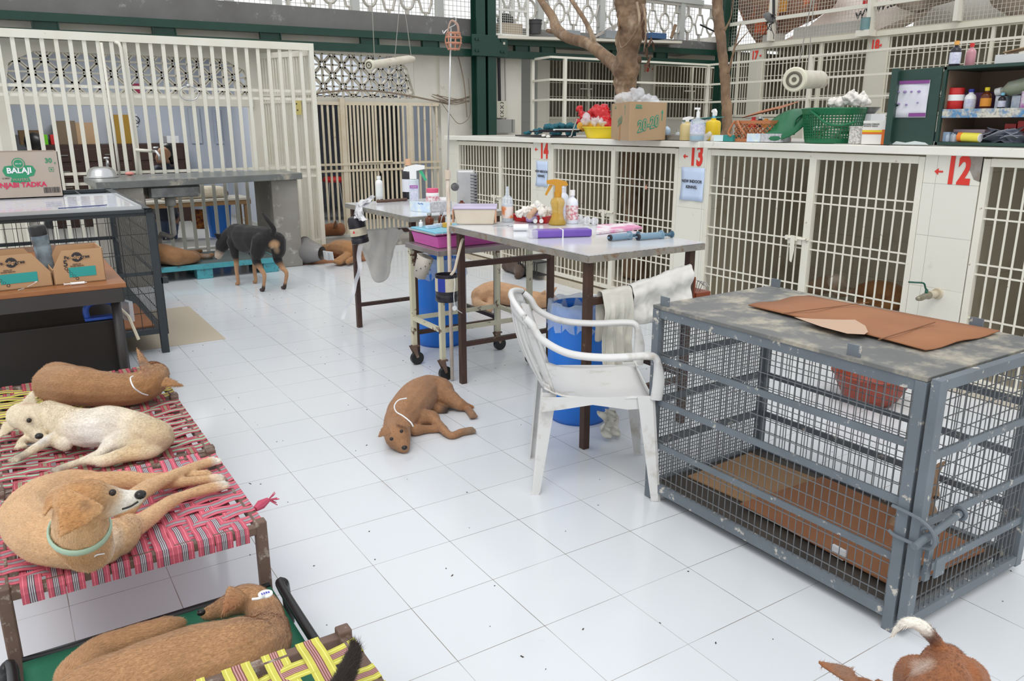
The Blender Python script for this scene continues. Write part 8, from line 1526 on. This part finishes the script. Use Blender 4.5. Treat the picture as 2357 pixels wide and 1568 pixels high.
lumpx('orange_garment', 'orange patterned cloth hanging behind the bars under the table', [], 9.0, paper, 'cloth') if False else None
b = B(); b.sheet([[GY(440 + 30 * i / 5 + (8 if j > 3 else 0), 482 + 45 * j / 5, 9.0 + .03 * math.sin(i * 2)) for i in range(6)] for j in range(6)], .01); tag(b.out('patterned_cloth', M('orange_pattern', (.42, .16, .03), .8, c2=(.12, .03, .02), ns=22, amt=.15), smooth=True), 'orange and brown patterned cloth hanging from the treatment table', 'cloth')
# posters, sign and cabinet inside the room
for (nm, pa, pb, pt_, pb2, m_, lb) in (('wall_notice', 488, 566, 247, 330, M('pale_notice', (.50, .56, .68), .5), 'large pale notice board with lines of small text on the room wall'), ('wall_calendar', 548, 566, 245, 292, paper, 'narrow white number calendar on the room wall'), ('no_smoking_sign', 306, 318, 262, 290, paper, 'small white prohibition sign on the room wall'), ('glass_cabinet', 432, 466, 248, 330, M('pale_glass', (.55, .60, .66), .15), 'pale glass fronted cabinet on the room wall'), ('crimson_poster', 300, 328, 192, 221, M('crimson_poster', (.42, .03, .10), .5), 'crimson poster seen through the lattice')):
    Yp = 11.58 if nm != 'wall_calendar' else 11.55; a_, b_ = GY(pa, pt_, Yp), GY(pb, pb2, Yp); t = tag(B().box(a_.x, Yp - .01, b_.z, b_.x, Yp, a_.z).out(nm, m_), lb, 'poster')
    if nm == 'wall_notice':
        b = B()
        for k in range(17): zz = a_.z - .05 - k * (a_.z - b_.z - .08) / 17; x = a_.x + .12; b.bar((a_.x + .04, Yp - .012, zz), (a_.x + .055, Yp - .012, zz), .001, .012); b.bar((x, Yp - .012, zz), (x + (b_.x - a_.x) * random.uniform(.45, .8), Yp - .012, zz), .001, .009)
        b.out('text_lines', ink, t)
    if nm == 'wall_calendar': txt('2\n2\n3', .10, V(((a_.x + b_.x) / 2, Yp - .012, (a_.z + b_.z) / 2)), X_, Z_, ink, t)
    if nm == 'no_smoking_sign': c = V(((a_.x + b_.x) / 2, Yp - .013, (a_.z + b_.z) / 2)); B().tube(arc(c, .05, 0, 6.283, 20, X_, Z_), .006, 5).bar(c + V((-.035, 0, .035)), c + V((.035, 0, -.035)), .008).out('prohibition_ring', ink, t)
q = GY(770, 412, 9.6); t = thing('red_stool', 'red topped stool inside behind the yard gate', 'stool', (q.x, 9.6, .1)); B().lathe([(0, q.z - .04), (.16, q.z - .04), (.17, q.z - .01), (.15, q.z + .03), (0, q.z + .03)], (q.x, 9.6, 0), 24).out('seat', redp, t, smooth='a')
for k in range(4): a = k * 1.571 + .4; B().tube([(q.x + .1 * math.cos(a), 9.6 + .1 * math.sin(a), q.z - .04), (q.x + .17 * math.cos(a), 9.6 + .17 * math.sin(a), .1)], .012, 8).out('leg', steel, t)
q = GY(938, 300, 9.0)
# hanging sign on the near gate and a latch string
q = GX(1487, 432, 3.49); t = tag(B().ell(q, (.008, .013, .016)).tube(spl([q + Z_ * .012, q + V((0, .03, .06)), q + V((0, .06, .09))], 4), .0012, 4).tube(spl([q + Z_ * .012, q + V((0, -.03, .05)), q + V((0, -.02, .08))], 4), .0012, 4).out('thread_charm', M('pink_charm', (.72, .36, .28), .6)), 'small pink charm on white thread tied to the gate below the painted 13', 'charm')
# scattered dirt on the floor
b = B(); rn = random.Random(11)
for k in range(220):
    x, y = rn.uniform(-.6, 2.6), rn.uniform(-.8, 5.5); s = rn.uniform(.0015, .0045)
    b.ob((x, y, .0008), (s * rn.uniform(1, 3), s, .0012), RZ(rn.random() * 3))
tag(b.out('floor_crumbs', M('dirt_crumbs', (.06, .045, .035), .9)), 'dark crumbs and dirt specks scattered over the floor tiles', 'dirt', kind='stuff')
